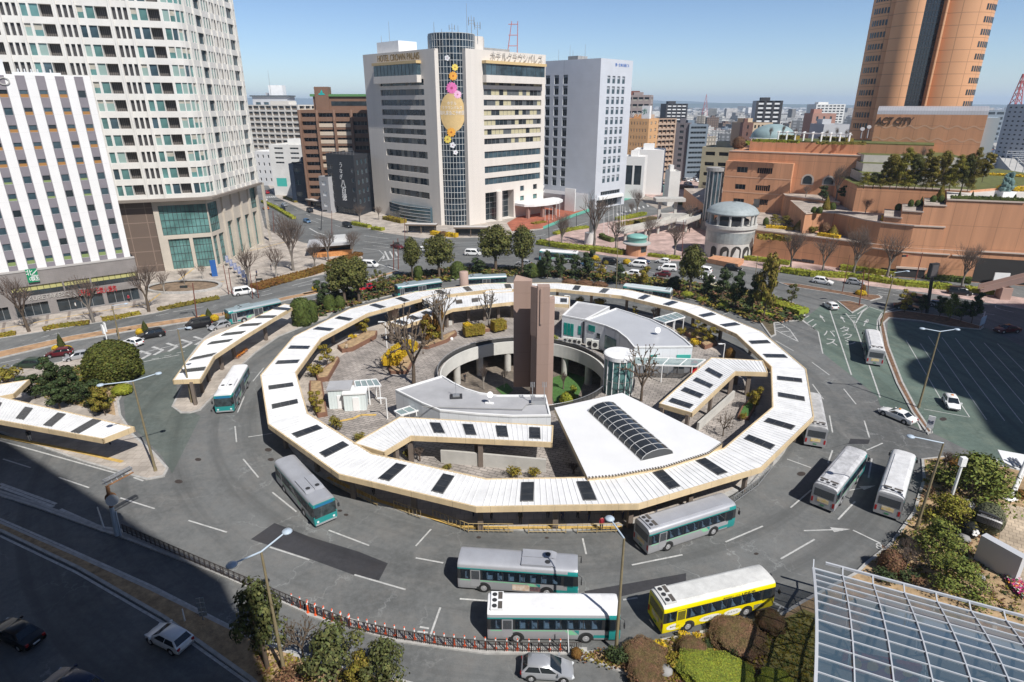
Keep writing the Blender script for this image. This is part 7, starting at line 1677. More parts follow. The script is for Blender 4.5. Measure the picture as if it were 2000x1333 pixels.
camphor(1,LF['camphor']);camphor(2,LF['camphor'],w=.30);camphor(3,LF['olive'],w=.38,dens=.8);camphor(4,leafmat('grey_green_leaf',(.082,.092,.03),.6),w=.42,dens=.42,low=.3)
def slim(seed,lm,n=9,dens=1.0,w=.24):
 cl=[];random.seed(seed*17+3)
 for k in range(n):t=k/(n-1);a=k*2.4+random.uniform(-.5,.5);cl.append((Vector((w*random.uniform(.3,1)*math.cos(a),w*random.uniform(.3,1)*math.sin(a),.30+.60*t)),random.uniform(.08,.13)))
 def tr(m):
  limb(m,(0,0,0),(.02,.01,.5),.022,.015);limb(m,(.02,.01,.5),(0,0,.9),.015,.005)
  for c,r in cl:limb(m,(.015,.01,max(.2,c.z-.16)),c,.010,.004,4)
 def cr(m):
  for c,r in cl:clump(m,c,(r*1.45,r*1.45,r*.95),int(170*dens),.042)
 new_tree('slim%d'%seed,'small_evergreen','tree',cr,tr,lm,BARK,seed)
slim(1,LF['dark']);slim(2,LF['dark'],11);slim(3,LF['camphor'],7,.7);slim(4,LF['goldgreen'],8,.9,.3);slim(5,LF['olive'],12,1.1,.26)
def pine(seed,lm,w=.5,n=9):
 cl=[];random.seed(seed*19+5)
 for k in range(n):t=k/(n-1);a=k*2.3+random.uniform(-.4,.4);rr=w*(1-.75*t)*random.uniform(.45,1);cl.append((Vector((rr*math.cos(a),rr*math.sin(a),.25+.68*t)),(.13+.12*(1-t))*random.uniform(.9,1.2)))
 def tr(m):
  pts=[Vector((.05*math.sin(5*t),.05*math.cos(4*t)-.05,t)) for t in (0,.2,.4,.6,.8,.95)]
  for a,b,r in zip(pts[:-1],pts[1:],(.035,.03,.024,.017,.01)):limb(m,a,b,r,r*.8)
  for c,r in cl:limb(m,(0,0,c.z-.06),c,.012,.005,4)
 def cr(m):
  for c,r in cl:clump(m,c,(r*1.45,r*1.45,r*.62),290,.038,0,.8,.3)
 new_tree('pine%d'%seed,'pine_tree','tree',cr,tr,lm,BARK,seed)
pine(1,LF['pine'],.5,10);pine(2,LF['pine'],.62,12);pine(3,LF['olive'],.45,9);pine(4,leafmat('yellow_pine',(.20,.185,.025)),.5,10)
def topiary(key,nm,lm,prof,n,s=.06,stem=0.0,lump=0.05,jit=.6):
 """clipped plant: leaves over a turned outline (r, z in 0..1 units)"""
 def cr(m):
  P=prof
  f=lambda a,z:1+lump*(math.sin(3*a+1.7*z*6)+.7*math.sin(5*a-4*z+1)+.5*math.sin(9*a+7*z))
  m.lathe([(r*.92,z*.97) for r,z in P],(0,0,0),24,0,True);m.v=[(x*f(math.atan2(y,x),z),y*f(math.atan2(y,x),z),z) for x,y,z in m.v]
  seg=[((P[i+1][0]+P[i][0])/2+.02)*math.dist(P[i],P[i+1]) for i in range(len(P)-1)];tot=sum(seg)
  for i in range(len(P)-1):
   for _ in range(int(n*seg[i]/tot)):
    t=random.random();a=random.uniform(0,6.283);r=P[i][0]+(P[i+1][0]-P[i][0])*t;z=P[i][1]+(P[i+1][1]-P[i][1])*t
    dr,dz=P[i+1][1]-P[i][1],-(P[i+1][0]-P[i][0]);d=Vector((math.cos(a)*dr,math.sin(a)*dr,dz));k=f(a,z)*(1+random.uniform(-.07,.06))
    leaf(m,Vector((r*k*math.cos(a),r*k*math.sin(a),z*random.uniform(.97,1.03))),d.normalized()+rv()*jit,s*random.uniform(.7,1.3))
 def tr(m):
  if stem:limb(m,(0,0,-stem),(0,0,.2),.05,.05)
 new_tree(key,nm,'shrub',cr,tr,lm,BARK,hash(key)%1000 if False else len(key)*7)
DOME=[(.36,0),(.47,.15),(.5,.38),(.47,.6),(.38,.8),(.22,.94),(.01,1.0)]
topiary('dome','round_topiary',LF['topi'],DOME,1500);topiary('domebig','round_topiary',leafmat('big_dome_leaf',(.075,.085,.016),.6),DOME,9000,.036,.15,.035,1.1);topiary('column','clipped_column_shrub',LF['topi'],[(.4,0),(.48,.1),(.5,.5),(.47,.8),(.35,.95),(.01,1)],1300)
topiary('brownbig','clipped_bush',mat('brown_bush_leaf',(.20,.105,.06),.8,var=.5,scale=2.6,c2=(.115,.095,.03),island=.5),[(.46,0),(.5,.2),(.5,.6),(.47,.85),(.38,.97),(.2,1.0),(.01,.98)],16000,.02,0,.09,1.3)
topiary('limebig','clipped_bush',mat('lime_bush_leaf',(.24,.27,.02),.8,var=.5,scale=3,c2=(.13,.17,.02),island=.5),[(.46,0),(.5,.2),(.49,.6),(.45,.88),(.32,1.0),(.01,1.02)],15000,.026,0,.09,1.2)
topiary('cone','cone_topiary',LF['cone'],[(.42,0),(.5,.1),(.38,.4),(.2,.75),(.01,1)],900);topiary('conegold','cone_topiary',leafmat('gold_cone_leaf',(.17,.135,.018),.4),[(.42,0),(.5,.12),(.38,.4),(.2,.75),(.01,1)],900)
topiary('brownball','round_shrub',LF['brown'],DOME,1300);topiary('yellowball','round_shrub',LF['yellow'],DOME,700,.09);topiary('limeball','round_shrub',LF['lime'],DOME,900,.07);topiary('darkball','round_topiary',leafmat('dark_ball_leaf',(.018,.028,.012),.4),DOME,1200);topiary('rustball','round_shrub',LF['rust'],DOME,900)
def shrub(key,lm,n=7,s=.075,nm='leafy_shrub'):
 def cr(m):
  for k in range(n):a=k*2.4;rr=.32*math.sqrt(k/n);clump(m,(rr*math.cos(a),rr*math.sin(a),.35+random.uniform(-.1,.25)),random.uniform(.18,.28),60,s)
 def tr(m):
  for k in range(5):a=k*1.26;limb(m,(0,0,0),(.25*math.cos(a),.25*math.sin(a),.5),.03,.01,4)
 new_tree(key,nm,'shrub',cr,tr,lm,BARK,len(key)*3+n)
shrub('shrubgold',LF['goldgreen'],8);shrub('shrubolive',LF['olive'],7);shrub('shrubbrown',LF['brown'],7,.06);shrub('shrublime',LF['lime'],7);shrub('shrubdark',LF['dark'],8);shrub('shrubyellow',LF['yellow'],7)
def bare(key,seed,levels=4,spread=.55,vase=True,bm_=BARKG,knob=False,nm='bare_tree',fork=.28):
 random.seed(seed);r=empty(nm,(0,0,0));r['category']='tree';T=MB();C=MB()
 def grow(p,d,L,rad,lv):
  q=p+d*L*.5+rv()*L*.06;e=q+(d+rv()*.12).normalized()*L*.5
  for a,b,r0,r1 in ((p,q,rad,rad*.85),(q,e,rad*.85,rad*.66)):(T if lv<=1 else C).tube(a,b,r0,r1,6 if lv<2 else 4,0,caps=False)
  if knob and lv>=2:C.lathe([(.001,-rad*2.2),(rad*2.4,0),(.001,rad*2.2)],e,5)
  if lv>=levels:return
  n=(5 if lv==0 else random.choice((3,4))) if not knob else (4 if lv==0 else random.choice((2,3)))
  for k in range(n):
   t=1.0 if lv==0 or k<2 else random.uniform(.45,.95);o=lerp(p,e,t)
   a=6.283*k/n+random.uniform(-.5,.5);side=d.orthogonal().normalized();s2=d.cross(side)
   ang=spread*random.uniform(.55,1.15)*(1 if lv<2 else 1.15);nd=(d*math.cos(ang)+(side*math.cos(a)+s2*math.sin(a))*math.sin(ang));nd.z+=.22 if vase else .02;nd.normalize()
   grow(o,nd,L*(random.uniform(.66,.9) if lv else random.uniform(.75,1.0)),rad*((.52 if lv==0 else .55) if not knob else .66),lv+1)
 grow(Vector((0,0,0)),Vector((.02,.02,1)).normalized(),fork,.062 if knob else .034,0)
 zs=max(v[2] for v in C.v);
 for M_ in (T,C):M_.v=[(x/zs,y/zs,z/zs) for x,y,z in M_.v]
 T.build('trunk',bm_,r,True);C.build('branches',TWIG if not knob else bm_,r,True);TREES[key]=r
bare('bare1',21,4,.5);bare('bare2',22,4,.55);bare('bare3',23,5,.42);bare('baredark',24,4,.5,bm_=BARK);bare('pollard1',25,4,.62,False,BARK,True,fork=.4);bare('pollard2',26,4,.55,False,BARKG,True,fork=.42);bare('bush',27,4,.7,True,TWIG,nm='bare_shrub',fork=.12);bare('palebare',28,4,.55,bm_=BARKW);bare('twiggy',29,5,.5)
COUNT={}
def tree(key,base,top,label,wpx=None,z=.13,cat=None,group=None,natural=1.0,hgt=None):
 b=G(*base,z);h=hgt or (ZH(top,b.y)-z);sx=h*natural
 if key.startswith('camphor') and wpx:h*=1.06;wpx*=1.22
 if key.startswith('slim') and wpx:wpx*=1.2
 if wpx:dpt=b.y*CP+(H-z-h/2)*SP;sx=wpx/F*dpt
 random.seed(int(base[0]*31+base[1]*7));o=place(TREES[key],(b.x,b.y,z),random.uniform(0,6.28),label,cat,group or 'trees and shrubs',(sx,sx,h));return o
T_=tree
for key,b,t,l in (('baredark',(57,648),533,'thick dark bare tree at the far left in front of the striped hotel'),('bare2',(183,630),536,'middle bare tree in front of the striped hotel'),('baredark',(291,609),508,'dark bare tree at the right corner of the striped hotel'),('palebare',(322,574),524,'thin bare tree in the round bed beside the striped hotel'),('bare1',(361,556),522,'slender bare tree in the dry round bed'),('palebare',(396,546),512,'slim pale tree just in front of the glazed tower corner'),('bare1',(487,562),474,'tall bare tree behind the red brown signal poles'),('palebare',(540,544),472,'pale barked bare tree on the striped plaza'),('bare3',(573,529),412,'tallest vase shaped bare tree beside the corner building'),('twiggy',(616,525),466,'bushy bare tree left of the corner building'),('bare1',(642,511),446,'tall bare tree in front of the white curved roof'),('twiggy',(689,501),448,'bare tree with brownish twigs right of the corner building'),('bare1',(703,436),396,'thin bare tree by the beige corner hotel'),('bare2',(740,430),402,'thin bare tree in front of the bowed glass lobby')):
 T_(key,b,t,l,natural=.95)
for key,b,t,w_,l in (('camphor1',(674,595),505,None,'leafy evergreen left of the red car'),('camphor2',(702,591),507,None,'leafy evergreen shading the red car'),('slim2',(633,600),548,46,'dark small tree left of the two evergreens by the red car'),('slim3',(736,575),526,26,'young staked tree right of the red car'),('slim3',(749,573),528,24,'second young tree right of the red car'),('camphor2',(806,545),472,48,'evergreen standing alone between two buses at the far left of the ring'),('camphor1',(858,544),466,68,'broad evergreen behind the blue grey buses'),('camphor1',(968,530),448,78,'broadest evergreen left of the brown tower top'),('camphor2',(1020,534),450,60,'tall evergreen directly behind the brown tower top'),('slim1',(1069,544),488,32,'small dark evergreen nearest the pair of round topiaries'),('slim2',(1094,544),494,34,'small dark evergreen in front of the white bus'),('slim1',(1123,543),496,32,'small dark evergreen before the light blue car'),('slim2',(1146,547),487,38,'taller dark evergreen between the queued cars'),('slim4',(1172,548),506,36,'brownish small tree before the silver queued car'),('slim1',(1208,556),516,34,'small tree behind the end of the pale bus'),('camphor1',(1346,575),487,56,'big round crowned evergreen right of the avenue queue'),('slim2',(1381,577),532,34,'small tree right of the big round crowned evergreen'),('slim1',(1410,587),524,44,'dark evergreen in front of the rotunda street'),('slim2',(1435,603),530,46,'dark evergreen third from the tip of the planting strip'),('slim1',(1468,614),536,40,'dark evergreen second from the tip of the planting strip'),('slim5',(1491,622),496,54,'tallest slim evergreen at the tip of the planting strip'),('slim3',(1545,596),552,30,'young tree above the lime hedge at the strip tip'),('slim2',(934,534),505,40,'thin tree beside the white box car'),('slim1',(1318,570),540,30,'small tree left of the big round crowned evergreen'),('slim4',(1252,562),520,40,'loose small tree before the white car in the nearest lane'),('slim2',(1030,545),515,28,'low dark tree at the foot of the tall evergreen behind the tower'),('slim1',(655,590),550,30,'small dark tree between the clipped topiaries and the road')):
 T_(key,b,t,l,w_)
for key,b,t,w_,l in (('column',(592,634),583,38,'large square clipped shrub at the end of the curved bus stop roof'),('column',(610,628),588,24,'narrower clipped shrub beside the large square one'),('dome',(645,607),576,24,'egg shaped topiary left of the leafy evergreens'),('dome',(665,602),578,20,'smaller egg shaped topiary under the leafy evergreen'),('dome',(894,541),511,30,'round topiary in front of the pale planter wall'),('dome',(1038,541),514,26,'left one of two clipped topiaries behind the tower'),('column',(1056,540),510,18,'tall right one of two clipped topiaries behind the tower'),('darkball',(1313,568),542,24,'dark round topiary behind the pale bus'),('column',(818,545),520,18,'small clipped column by the lone evergreen'),('darkball',(680,587),562,16,'small dark ball left of the red car'),('brownball',(1112,556),546,30,'low brown clipped shrub behind the ring, left one'),('brownball',(1142,558),548,34,'low brown clipped shrub behind the ring, middle one'),('brownball',(1172,562),551,30,'low brown clipped shrub behind the ring, right one')):
 T_(key,b,t,l,w_,cat='shrub')
for key,b,t,w_,l in (('slim4',(1766,611),567,34,'pale small tree by the black totem'),('slim1',(1800,612),575,26,'small shaded pine right behind the black totem'),('slim2',(1835,618),578,34,'shaded pine left of the taxi pool corner row'),('pine1',(1854,625),574,36,'shaded pine in the middle of the taxi pool corner row'),('slim1',(1876,629),588,34,'shaded low pine in the taxi pool corner row'),('slim2',(1897,632),571,36,'last shaded pine at the end of the taxi pool corner row')):
 T_(key,b,t,l,w_)
for key,b,t,l in (('bare2',(1510,503),458,'bare tree behind the yellow ledge bush nearest the rotunda'),('bare3',(1543,528),455,'bare tree beside the low dark doors of the terracotta wall'),('bare1',(1605,536),466,'upright bare tree left of the broad one on the terracotta wall'),('bare3',(1666,540),452,'broad bare tree before the curved terracotta wall'),('bare2',(1731,544),468,'bare tree left of the garage opening'),('bare3',(1879,558),484,'bare tree at the underpass by the pink stairs'),('bare3',(1097,482),423,'bare tree at the left end of the pink plaza'),('bare1',(1160,482),386,'tall bare tree behind the silver cylinder'),('bare2',(1202,490),433,'bare tree left of the teal capped kiosk'),('twiggy',(1266,478),424,'bare tree under the pale footbridge'),('bare2',(1317,502),445,'bare tree right of the teal capped kiosk'),('twiggy',(1244,419),372,'bare tree beside the bank tower corner'),('bare1',(1233,422),396,'small bare tree on the hedge bank below the bank tower'),('bare2',(1345,446),404,'bare tree by the concrete gateway'),('bare1',(1375,398),360,'bare tree by the distant car park exit')):
 T_(key,b,t-(b[1]-t)*.15,l,natural=.95)
T_('domebig',(226,740),668,'giant dome shaped topiary in the left garden',96)
for key,b,t,w_,l in (('slim2',(108,772),700,62,'dark evergreen at the back left of the left garden'),('slim1',(150,790),712,58,'dark evergreen in the middle of the left garden'),('slim2',(70,778),730,60,'low dark evergreen beside the pale low roof'),('slim1',(190,806),742,60,'dark evergreen below the giant dome topiary'),('slim5',(206,812),756,48,'greenish shrub tree near the tip of the white bus stop roof'),('slim2',(118,800),742,64,'dark bushy evergreen behind the shadowed bus stop roof')):
 T_(key,b,t,l,w_)
T_('shrubolive',(14,748),708,'olive shrub at the left frame edge',64,cat='shrub');T_('limeball',(276,731),713,'small lime ball shrub at the tip of the left garden',14,cat='shrub');T_('limeball',(240,768),752,'low lime shrub under the giant dome topiary',36,cat='shrub')
for i,(b,t,l) in enumerate((((122,684),652,'leftmost cone topiary with yellow skirt on the avenue median'),((285,651),627,'cone topiary with yellow skirt behind the black SUV'),((409,624),603,'cone topiary with yellow skirt near the blue grey bus'))):
 T_('cone',b,t,l,16,z=.25,cat='shrub')
 for dx,s in ((-11,15),(11,15)):T_('yellowball',(b[0]+dx,b[1]+2),b[1]-9,'yellow flowering clump at the foot of a median cone topiary',s,z=.22,cat='shrub',group='yellow clumps round the median cones')
for b,l in (((551,606),'yellow shrub at the end of the blue grey bus'),((617,567),'yellow shrub on the median left of the evergreens'),((1162,508),'yellow shrub on the median before the dark van'),((1224,515),'yellow shrub at the nose of the long white van'),((690,552),'yellow shrub on the median behind the leafy evergreens')):
 T_('yellowball',b,b[1]-9,l,15,cat='shrub')
T_('rustball',(1684,573),556,'dark trimmed figure shrub on the avenue median nose',10,cat='shrub');T_('yellowball',(1681,576),567,'yellow flower bed on the avenue median nose',20,cat='shrub')
for key,b,t,w_,l in (('pollard1',(808,750),600,None,'knobbly pruned tree over the yellow hedge'),('pollard2',(864,670),560,None,'knobbly tree with a brown leafy column beside it'),('pollard2',(954,645),564,None,'knobbly pruned tree left of the brown tower'),('pollard1',(1252,783),677,None,'knobbly pruned tree in front of the vending machine canopy'),('pollard1',(1412,852),806,None,'small knobbly tree inside the hooked spur roof')):
 T_(key,b,t,l,w_,z=.2,natural=.62)
for key,b,t,w_,l,c in (('column',(857,650),586,22,'tall brown conifer column on the plaza','tree'),('column',(835,662),615,20,'shorter brown conifer column on the plaza','tree')):
 o=T_(key,b,t,l,w_,z=.7,cat=c)
 for k in kids(o):recolor(k,0,LF['rust'])
for key,b,t,w_,l in (('slim4',(838,668),622,40,'golden shrub tree under the conifer columns'),('shrubgold',(852,664),640,30,'golden shrub right under the tall conifer column'),('slim4',(710,652),622,36,'leafy shrub in the wedge planter left of the plaza'),('shrubyellow',(690,664),648,22,'small yellow shrub in the wedge planter'),('slim4',(640,716),670,34,'golden shrub at the upper left inner edge of the ring'),('shrubgold',(617,735),700,34,'golden shrub at the left inner edge of the ring'),('slim4',(620,808),764,36,'golden shrub tree left of the small sheds'),('shrubolive',(657,840),804,32,'olive shrub below the small sheds'),('shrubolive',(702,862),842,30,'low shrub where the left spur meets the ring'),('shrubdark',(772,605),576,34,'green shrub behind the pink vent drum'),('shrubdark',(818,600),586,26,'green shrub in the gap of the roofs'),('shrubgold',(1133,592),575,22,'golden shrub right of the tower top'),('shrubgold',(1170,597),577,34,'golden shrub behind the small teal windowed building'),('slim4',(1240,618),598,16,'small shrub behind the curved hall'),('bush',(1277,626),600,24,'bare shrub by the small glass canopy'),('slim4',(1362,662),628,34,'leafy shrub left in the right hand planter'),('slim4',(1384,672),636,38,'leafy shrub right in the right hand planter'),('shrubyellow',(1356,676),655,26,'yellow shrub in the right hand planter'),('shrubgold',(1330,655),634,22,'golden shrub behind the curved hall parapet'),('rustball',(1425,700),680,20,'rust brown clipped shrub under the right ring roof'),('slim4',(1470,800),754,36,'leafy shrub inside the hooked spur roof'),('shrubgold',(1450,822),800,16,'small golden shrub at the foot of the hooked spur garden'),('shrubolive',(796,895),874,24,'olive shrub under the left spur roof'),('shrubolive',(874,918),903,26,'low shrub at the pale wall inside the ring'),('bush',(820,900),872,30,'bare shrub beside the olive shrub inside the ring'),('shrubgold',(1005,930),905,34,'golden shrub inside the front of the ring'),('shrubgold',(1043,931),906,28,'second golden shrub inside the front of the ring'),('bush',(1120,925),905,30,'bare shrub left of the big white roof'),('shrublime',(1084,668),650,14,'bright green shrub beside the brown tower')):
 T_(key,b,t,l,w_,z=.3,cat='shrub' if 'tree' not in l else 'tree')
for key,b,t,w_,l in (('limeball',(1110,795),766,34,'lime shrub mound in the sunken court'),('shrublime',(1120,770),745,18,'lime shrub right in the sunken court'),('palebare',(945,760),705,30,'small bare tree in the sunken court'),('palebare',(985,757),715,26,'second small bare tree in the sunken court'),('bush',(1100,760),725,20,'thin bare shrub on the court lawn')):
 T_(key,b,t,l,w_,z=-4.9)
def hedge(pts,wd,h,lm,label,z0=.14,s=.26,dens=13,cat='hedge',nm='hedge'):
 g=[Vector((*q,z0)) for q in (pts if isinstance(pts[0],Vector) else GP(pts,z0))];random.seed(int(pts[0][0]*13+pts[0][1]));m=MB()
 far=max(1.0,g[0].length/110);s*=min(1.7,far**.5)
 for a,b in zip(g[:-1],g[1:]):
  L_=(b-a).length;m.bar(a+Vector((0,0,h*.95)),b+Vector((0,0,h*.95)),wd*.9,h*.95);u_=(b-a).normalized();n_=Vector((-u_.y,u_.x,0))
  for _ in range(int(L_*(wd+2*h)*dens/far)):
   t=random.random();v=random.uniform(-(wd/2+h),wd/2+h)
   if abs(v)<wd/2:p=lerp(a,b,t)+n_*v+Vector((0,0,h));d=Vector((0,0,1))
   else :p=lerp(a,b,t)+n_*math.copysign(wd/2,v)+Vector((0,0,h-(abs(v)-wd/2)));d=n_*math.copysign(1,v)
   leaf(m,p+rv()*.12,d+rv()*.7,s*random.uniform(.7,1.3))
 return tag(m.build(nm,lm),label,cat)
hedge(c5(462,900,500,850,560,812,588,800),2.6,1.5,LF['yellow'],'bright yellow clipped hedge wedge by the court steps',.6,.16,42)
hedge([(907,655),(945,650)],1.8,1.6,LF['goldgreen'],'clipped yellow green hedge on the far side of the plaza',.6,.17,36);hedge([(962,646),(985,641)],1.8,1.8,LF['goldgreen'],'clipped yellow green hedge block beside the brown tower',.6,.17,36)
hedge([(907,651),(920,649)],1.9,1.75,LF['yellow'],'yellow topped end of the clipped hedge on the plaza',.6,.17,36)
hedge(c3(240,700,330,682,440,668,500,660),1.5,.5,LF['goldgreen'],'low golden verge hedge in front of the middle bare tree');hedge(c3(570,646,680,628,780,608),1.5,.5,LF['goldgreen'],'low golden verge hedge left of the dark corner tree');hedge(c3(0,735,90,722),1.5,.5,LF['goldgreen'],'low golden verge hedge at the left frame edge');hedge(c3(880,590,1050,555,1220,522),1.4,.5,LF['olive'],'dry verge hedge in front of the pale plaza')
hedge(c3(1420,470,1560,430,1700,395,1830,355),3.6,.9,LF['rust'],'wide rusty brown verge hedge below the tall bare trees');hedge(k1(830,880,1000,830,1110,790),2.6,.9,LF['rust'],'rusty hedge round the tip of the corner building')
hedge(k1(165,275,300,340,470,440),1.6,.8,LF['lime'],'bright green median hedge of the northwest road');hedge(k1(1040,490,1210,525),2,.9,LF['lime'],'lime hedge at the corner in front of the bowed lobby');hedge(k1(1240,540,1340,553),2,.9,LF['lime'],'short lime hedge right of the corner hedge');hedge(k1(1365,440,1540,480),3.0,1.2,LF['goldgreen'],'pale golden hedge under the bowed glass lobby');hedge(k1(380,235,490,280),1.6,.8,LF['olive'],'dull hedge on the pavement by the white office block')
hedge(k1(1815,590,1885,600),2,1.2,LF['yellow'],'yellow hedge between the two flat bus shelters, left piece');hedge(k1(1945,605,2060,618),2,1.2,LF['yellow'],'yellow hedge in front of the right bus shelter');T_('brownball',(866,461),452,'brown round shrub between the two flat bus shelters',18,cat='shrub')
hedge(k2(155,730,450,775,780,805,990,835),2.6,1.2,LF['lime'],'long lime hedge between the pink plaza and the avenue');hedge(k2(1230,850,1380,868,1540,880),1.6,.8,LF['lime'],'low lime hedge left of the rotunda');hedge(k2(770,665,800,690,880,715),1.6,1.2,LF['topi'],'dark green curved hedge in the pink plaza');hedge(k2(320,640,460,600,640,575),2,.7,LF['lime'],'lime verge hedge along the side road by the silver cylinder');hedge(k2(930,500,1080,470,1190,445),2.6,.9,LF['lime'],'lime hedge on the bank above the flagpoles');hedge(k2(930,555,1100,530,1290,490),2.4,.9,LF['olive'],'olive hedge along the side of the pale footbridge');hedge(k2(1540,350,1700,310,1870,270),3,1.2,LF['topi'],'dark hedge bank in front of the glazed corner');hedge(k2(100,540,220,520),2,.5,LF['goldgreen'],'golden border of the red brick forecourt')
hedge(c6(640,372,800,395,1000,405,1200,425),2.4,1.1,LF['lime'],'long lime avenue hedge left of the crossing');hedge(k6(310,930,700,985,1000,1010,1200,1030),2.4,1.1,LF['lime'],'long lime avenue hedge under the terracotta wall');hedge(k6(1360,1050,1660,1080),2.4,1.1,LF['lime'],'lime avenue hedge right of the black van');hedge(k6(0,815,280,845,600,885),2.2,1.2,LF['lime'],'lime hedge at the foot of the terracotta wall');hedge(k6(920,905,1180,930,1420,960),2.2,1.2,LF['topi'],'green hedge right of the garage mouth');hedge(c6(440,305,560,318,690,335),2.2,1.0,LF['lime'],'lime hedge by the dark doors of the terracotta wall')
hedge(c6(500,525,600,560,700,590,770,612),3.4,1.0,LF['lime'],'broad lime hedge at the tip of the planting strip');hedge(c6(510,610,600,632),1.6,.7,LF['lime'],'low lime hedge under the tallest slim evergreen')
for i,(x,y) in enumerate(((120,512),(205,540),(320,572),(430,603))):T_(('limeball','shrublime')[i%2],c6(x,y)[0],c6(x,y)[0][1]-10,('lime ball shrub under the big round crowned evergreen','lime shrub below the small tree by the cream taxi','lime ball shrub below the rotunda street evergreen','lime shrub third from the strip tip')[i],24,cat='shrub')
for key,px,py,pt,z,w_,l in (('conegold',1543,414,393,7.4,15,'cone topiary at the left of the terrace wall'),('dome',1553,420,409,7.4,10,'small ball topiary right of the left terrace cone'),('dome',1566,421,411,7.4,11,'ball topiary near the step of the terrace wall'),('dome',1589,416,404,12.8,11,'ball topiary left of the tall terrace cone'),('dome',1600,417,404,12.8,11,'ball topiary next to the tall terrace cone'),('conegold',1613,410,383,12.8,16,'tall cone topiary before the brown terrace wall'),('dome',1625,410,396,12.8,13,'ball topiary right of the tall terrace cone'),('dome',1495,441,425,7.4,11,'ball topiary by the low steps near the rotunda'),('pine3',1511,441,419,7.4,26,'clipped pine nearest the rotunda dome'),('pine3',1533,442,421,7.4,26,'second clipped pine from the rotunda dome'),('conegold',1561,450,429,7.4,24,'gold cone shrub on the lower ledge'),('shrubolive',1587,456,437,7.4,26,'loose olive shrub on the lower ledge'),('brownball',1609,458,435,7.4,20,'rust coloured egg shrub on the lower ledge'),('conegold',1626,461,440,7.4,21,'gold green egg shrub at the end of the lower ledge'),('cone',1757,401,376,14.3,17,'tall cone topiary on the stepped wall'),('dome',1754,411,398,14.3,13,'ball topiary at the foot of the tall stepped wall cone'),('dome',1778,404,390,16.1,10,'ball topiary on the second wall step, left'),('dome',1791,404,391,16.1,10,'ball topiary on the second wall step, right'),('cone',1798,402,384,16.1,8,'slim cone on the second wall step'),('conegold',1835,392,361,17.8,17,'tall gold cone on the top wall step'),('dome',1822,395,382,17.8,11,'ball topiary left on the top wall step'),('dome',1837,396,382,17.8,11,'ball topiary right on the top wall step'),('cone',1873,386,372,19.2,6,'thin cone on the pale terrace, first from the left'),('cone',1898,387,373,19.2,6,'thin cone on the pale terrace, second from the left'),('cone',1943,388,378,19.2,7,'thin cone left of the bronze sculpture'),('cone',1981,391,379,19.2,7,'thin cone right of the bronze sculpture')):
 T_(key,(px,py),pt,l,w_,z=z,cat='shrub')
T_('bare3',(1690,418),386,'low spreading bare tree on the terrace with the white arch',34,z=12.8);T_('bare3',(1632,393),318,'wide bare tree casting twig shadows on the arched wall',62,z=13.8);T_('bare2',(1573,386),362,'small bare tree in front of the left arched window',26,z=13.8);T_('slim1',(1606,392),362,'dark shrub tree before the right arched window',28,z=13.8);T_('slim2',(1650,394),360,'dark shaded tree in the recess of the hall',40,z=13.8)
random.seed(77);pl=[]
for zz,y0,x0,x1,n,hp in ((19.9,369,1684,1892,13,36),(22.4,351,1722,1918,11,38),(24.5,335,1745,1928,10,40)):
 for k in range(n):pl.append((x0+(x1-x0)*(k+random.uniform(-.25,.25))/(n-1),y0+k*.5,y0-hp*random.uniform(.75,1.2),random.uniform(22,33),zz))
for i,(x,y,t,w_,zz) in enumerate(pl):
 T_(('pine4','camphor1','pine3','slim5','camphor3')[i%5],(x,y),t,'pine or evergreen in the terraced grove below the lettered wall',w_,z=zz,group='grove below the lettered wall')
T_('bare1',(1795,334),280,'dark bare tree standing out against the lettered wall',22,z=22.4);T_('baredark',(1846,334),290,'leaning dead tree against the lettered wall',14,z=22.4)
T_('brownball',(1442,290),267,'big dark round bush on the roof corner of the hall',24,z=26.2,cat='shrub')
for i,(x,t) in enumerate(((1503,246),(1527,240),(1551,248),(1612,252),(1632,246),(1650,250))):T_('twiggy',(x,274+i*.6),t,'thin bare tree in the row along the roof garden pergola',14,z=29.2,group='bare trees on the roof garden',cat='tree')
hedge([(1700,357),(1800,360),(1900,363)],2.0,1.3,LF['olive'],'mixed clipped planting along the lowest grove terrace',19.9);hedge([(1735,341),(1820,343),(1915,346)],2.0,1.3,LF['goldgreen'],'golden planting along the middle grove terrace',22.3)
def hz(pts,z,wd,h,lm,l,**k):return hedge(pts,wd,h,lm,l,z,**k)
hz([(1470,277),(1540,279),(1560,280)],29.2,1.2,.7,LF['lime'],'lime hedge on the left half of the roof garden edge');hz([(1594,282),(1690,283)],29.2,1.2,.7,LF['olive'],'olive hedge on the right half of the roof garden edge');hz([(1520,271),(1556,273)],29.2,3,1.2,LF['goldgreen'],'golden planting in front of the teal dome');hz([(1605,273),(1660,277)],29.2,3,1.0,LF['olive'],'olive planting under the pergola');hz([(1438,289),(1466,280)],26.1,2.5,.8,LF['lime'],'lime planting by the dark roof bush')
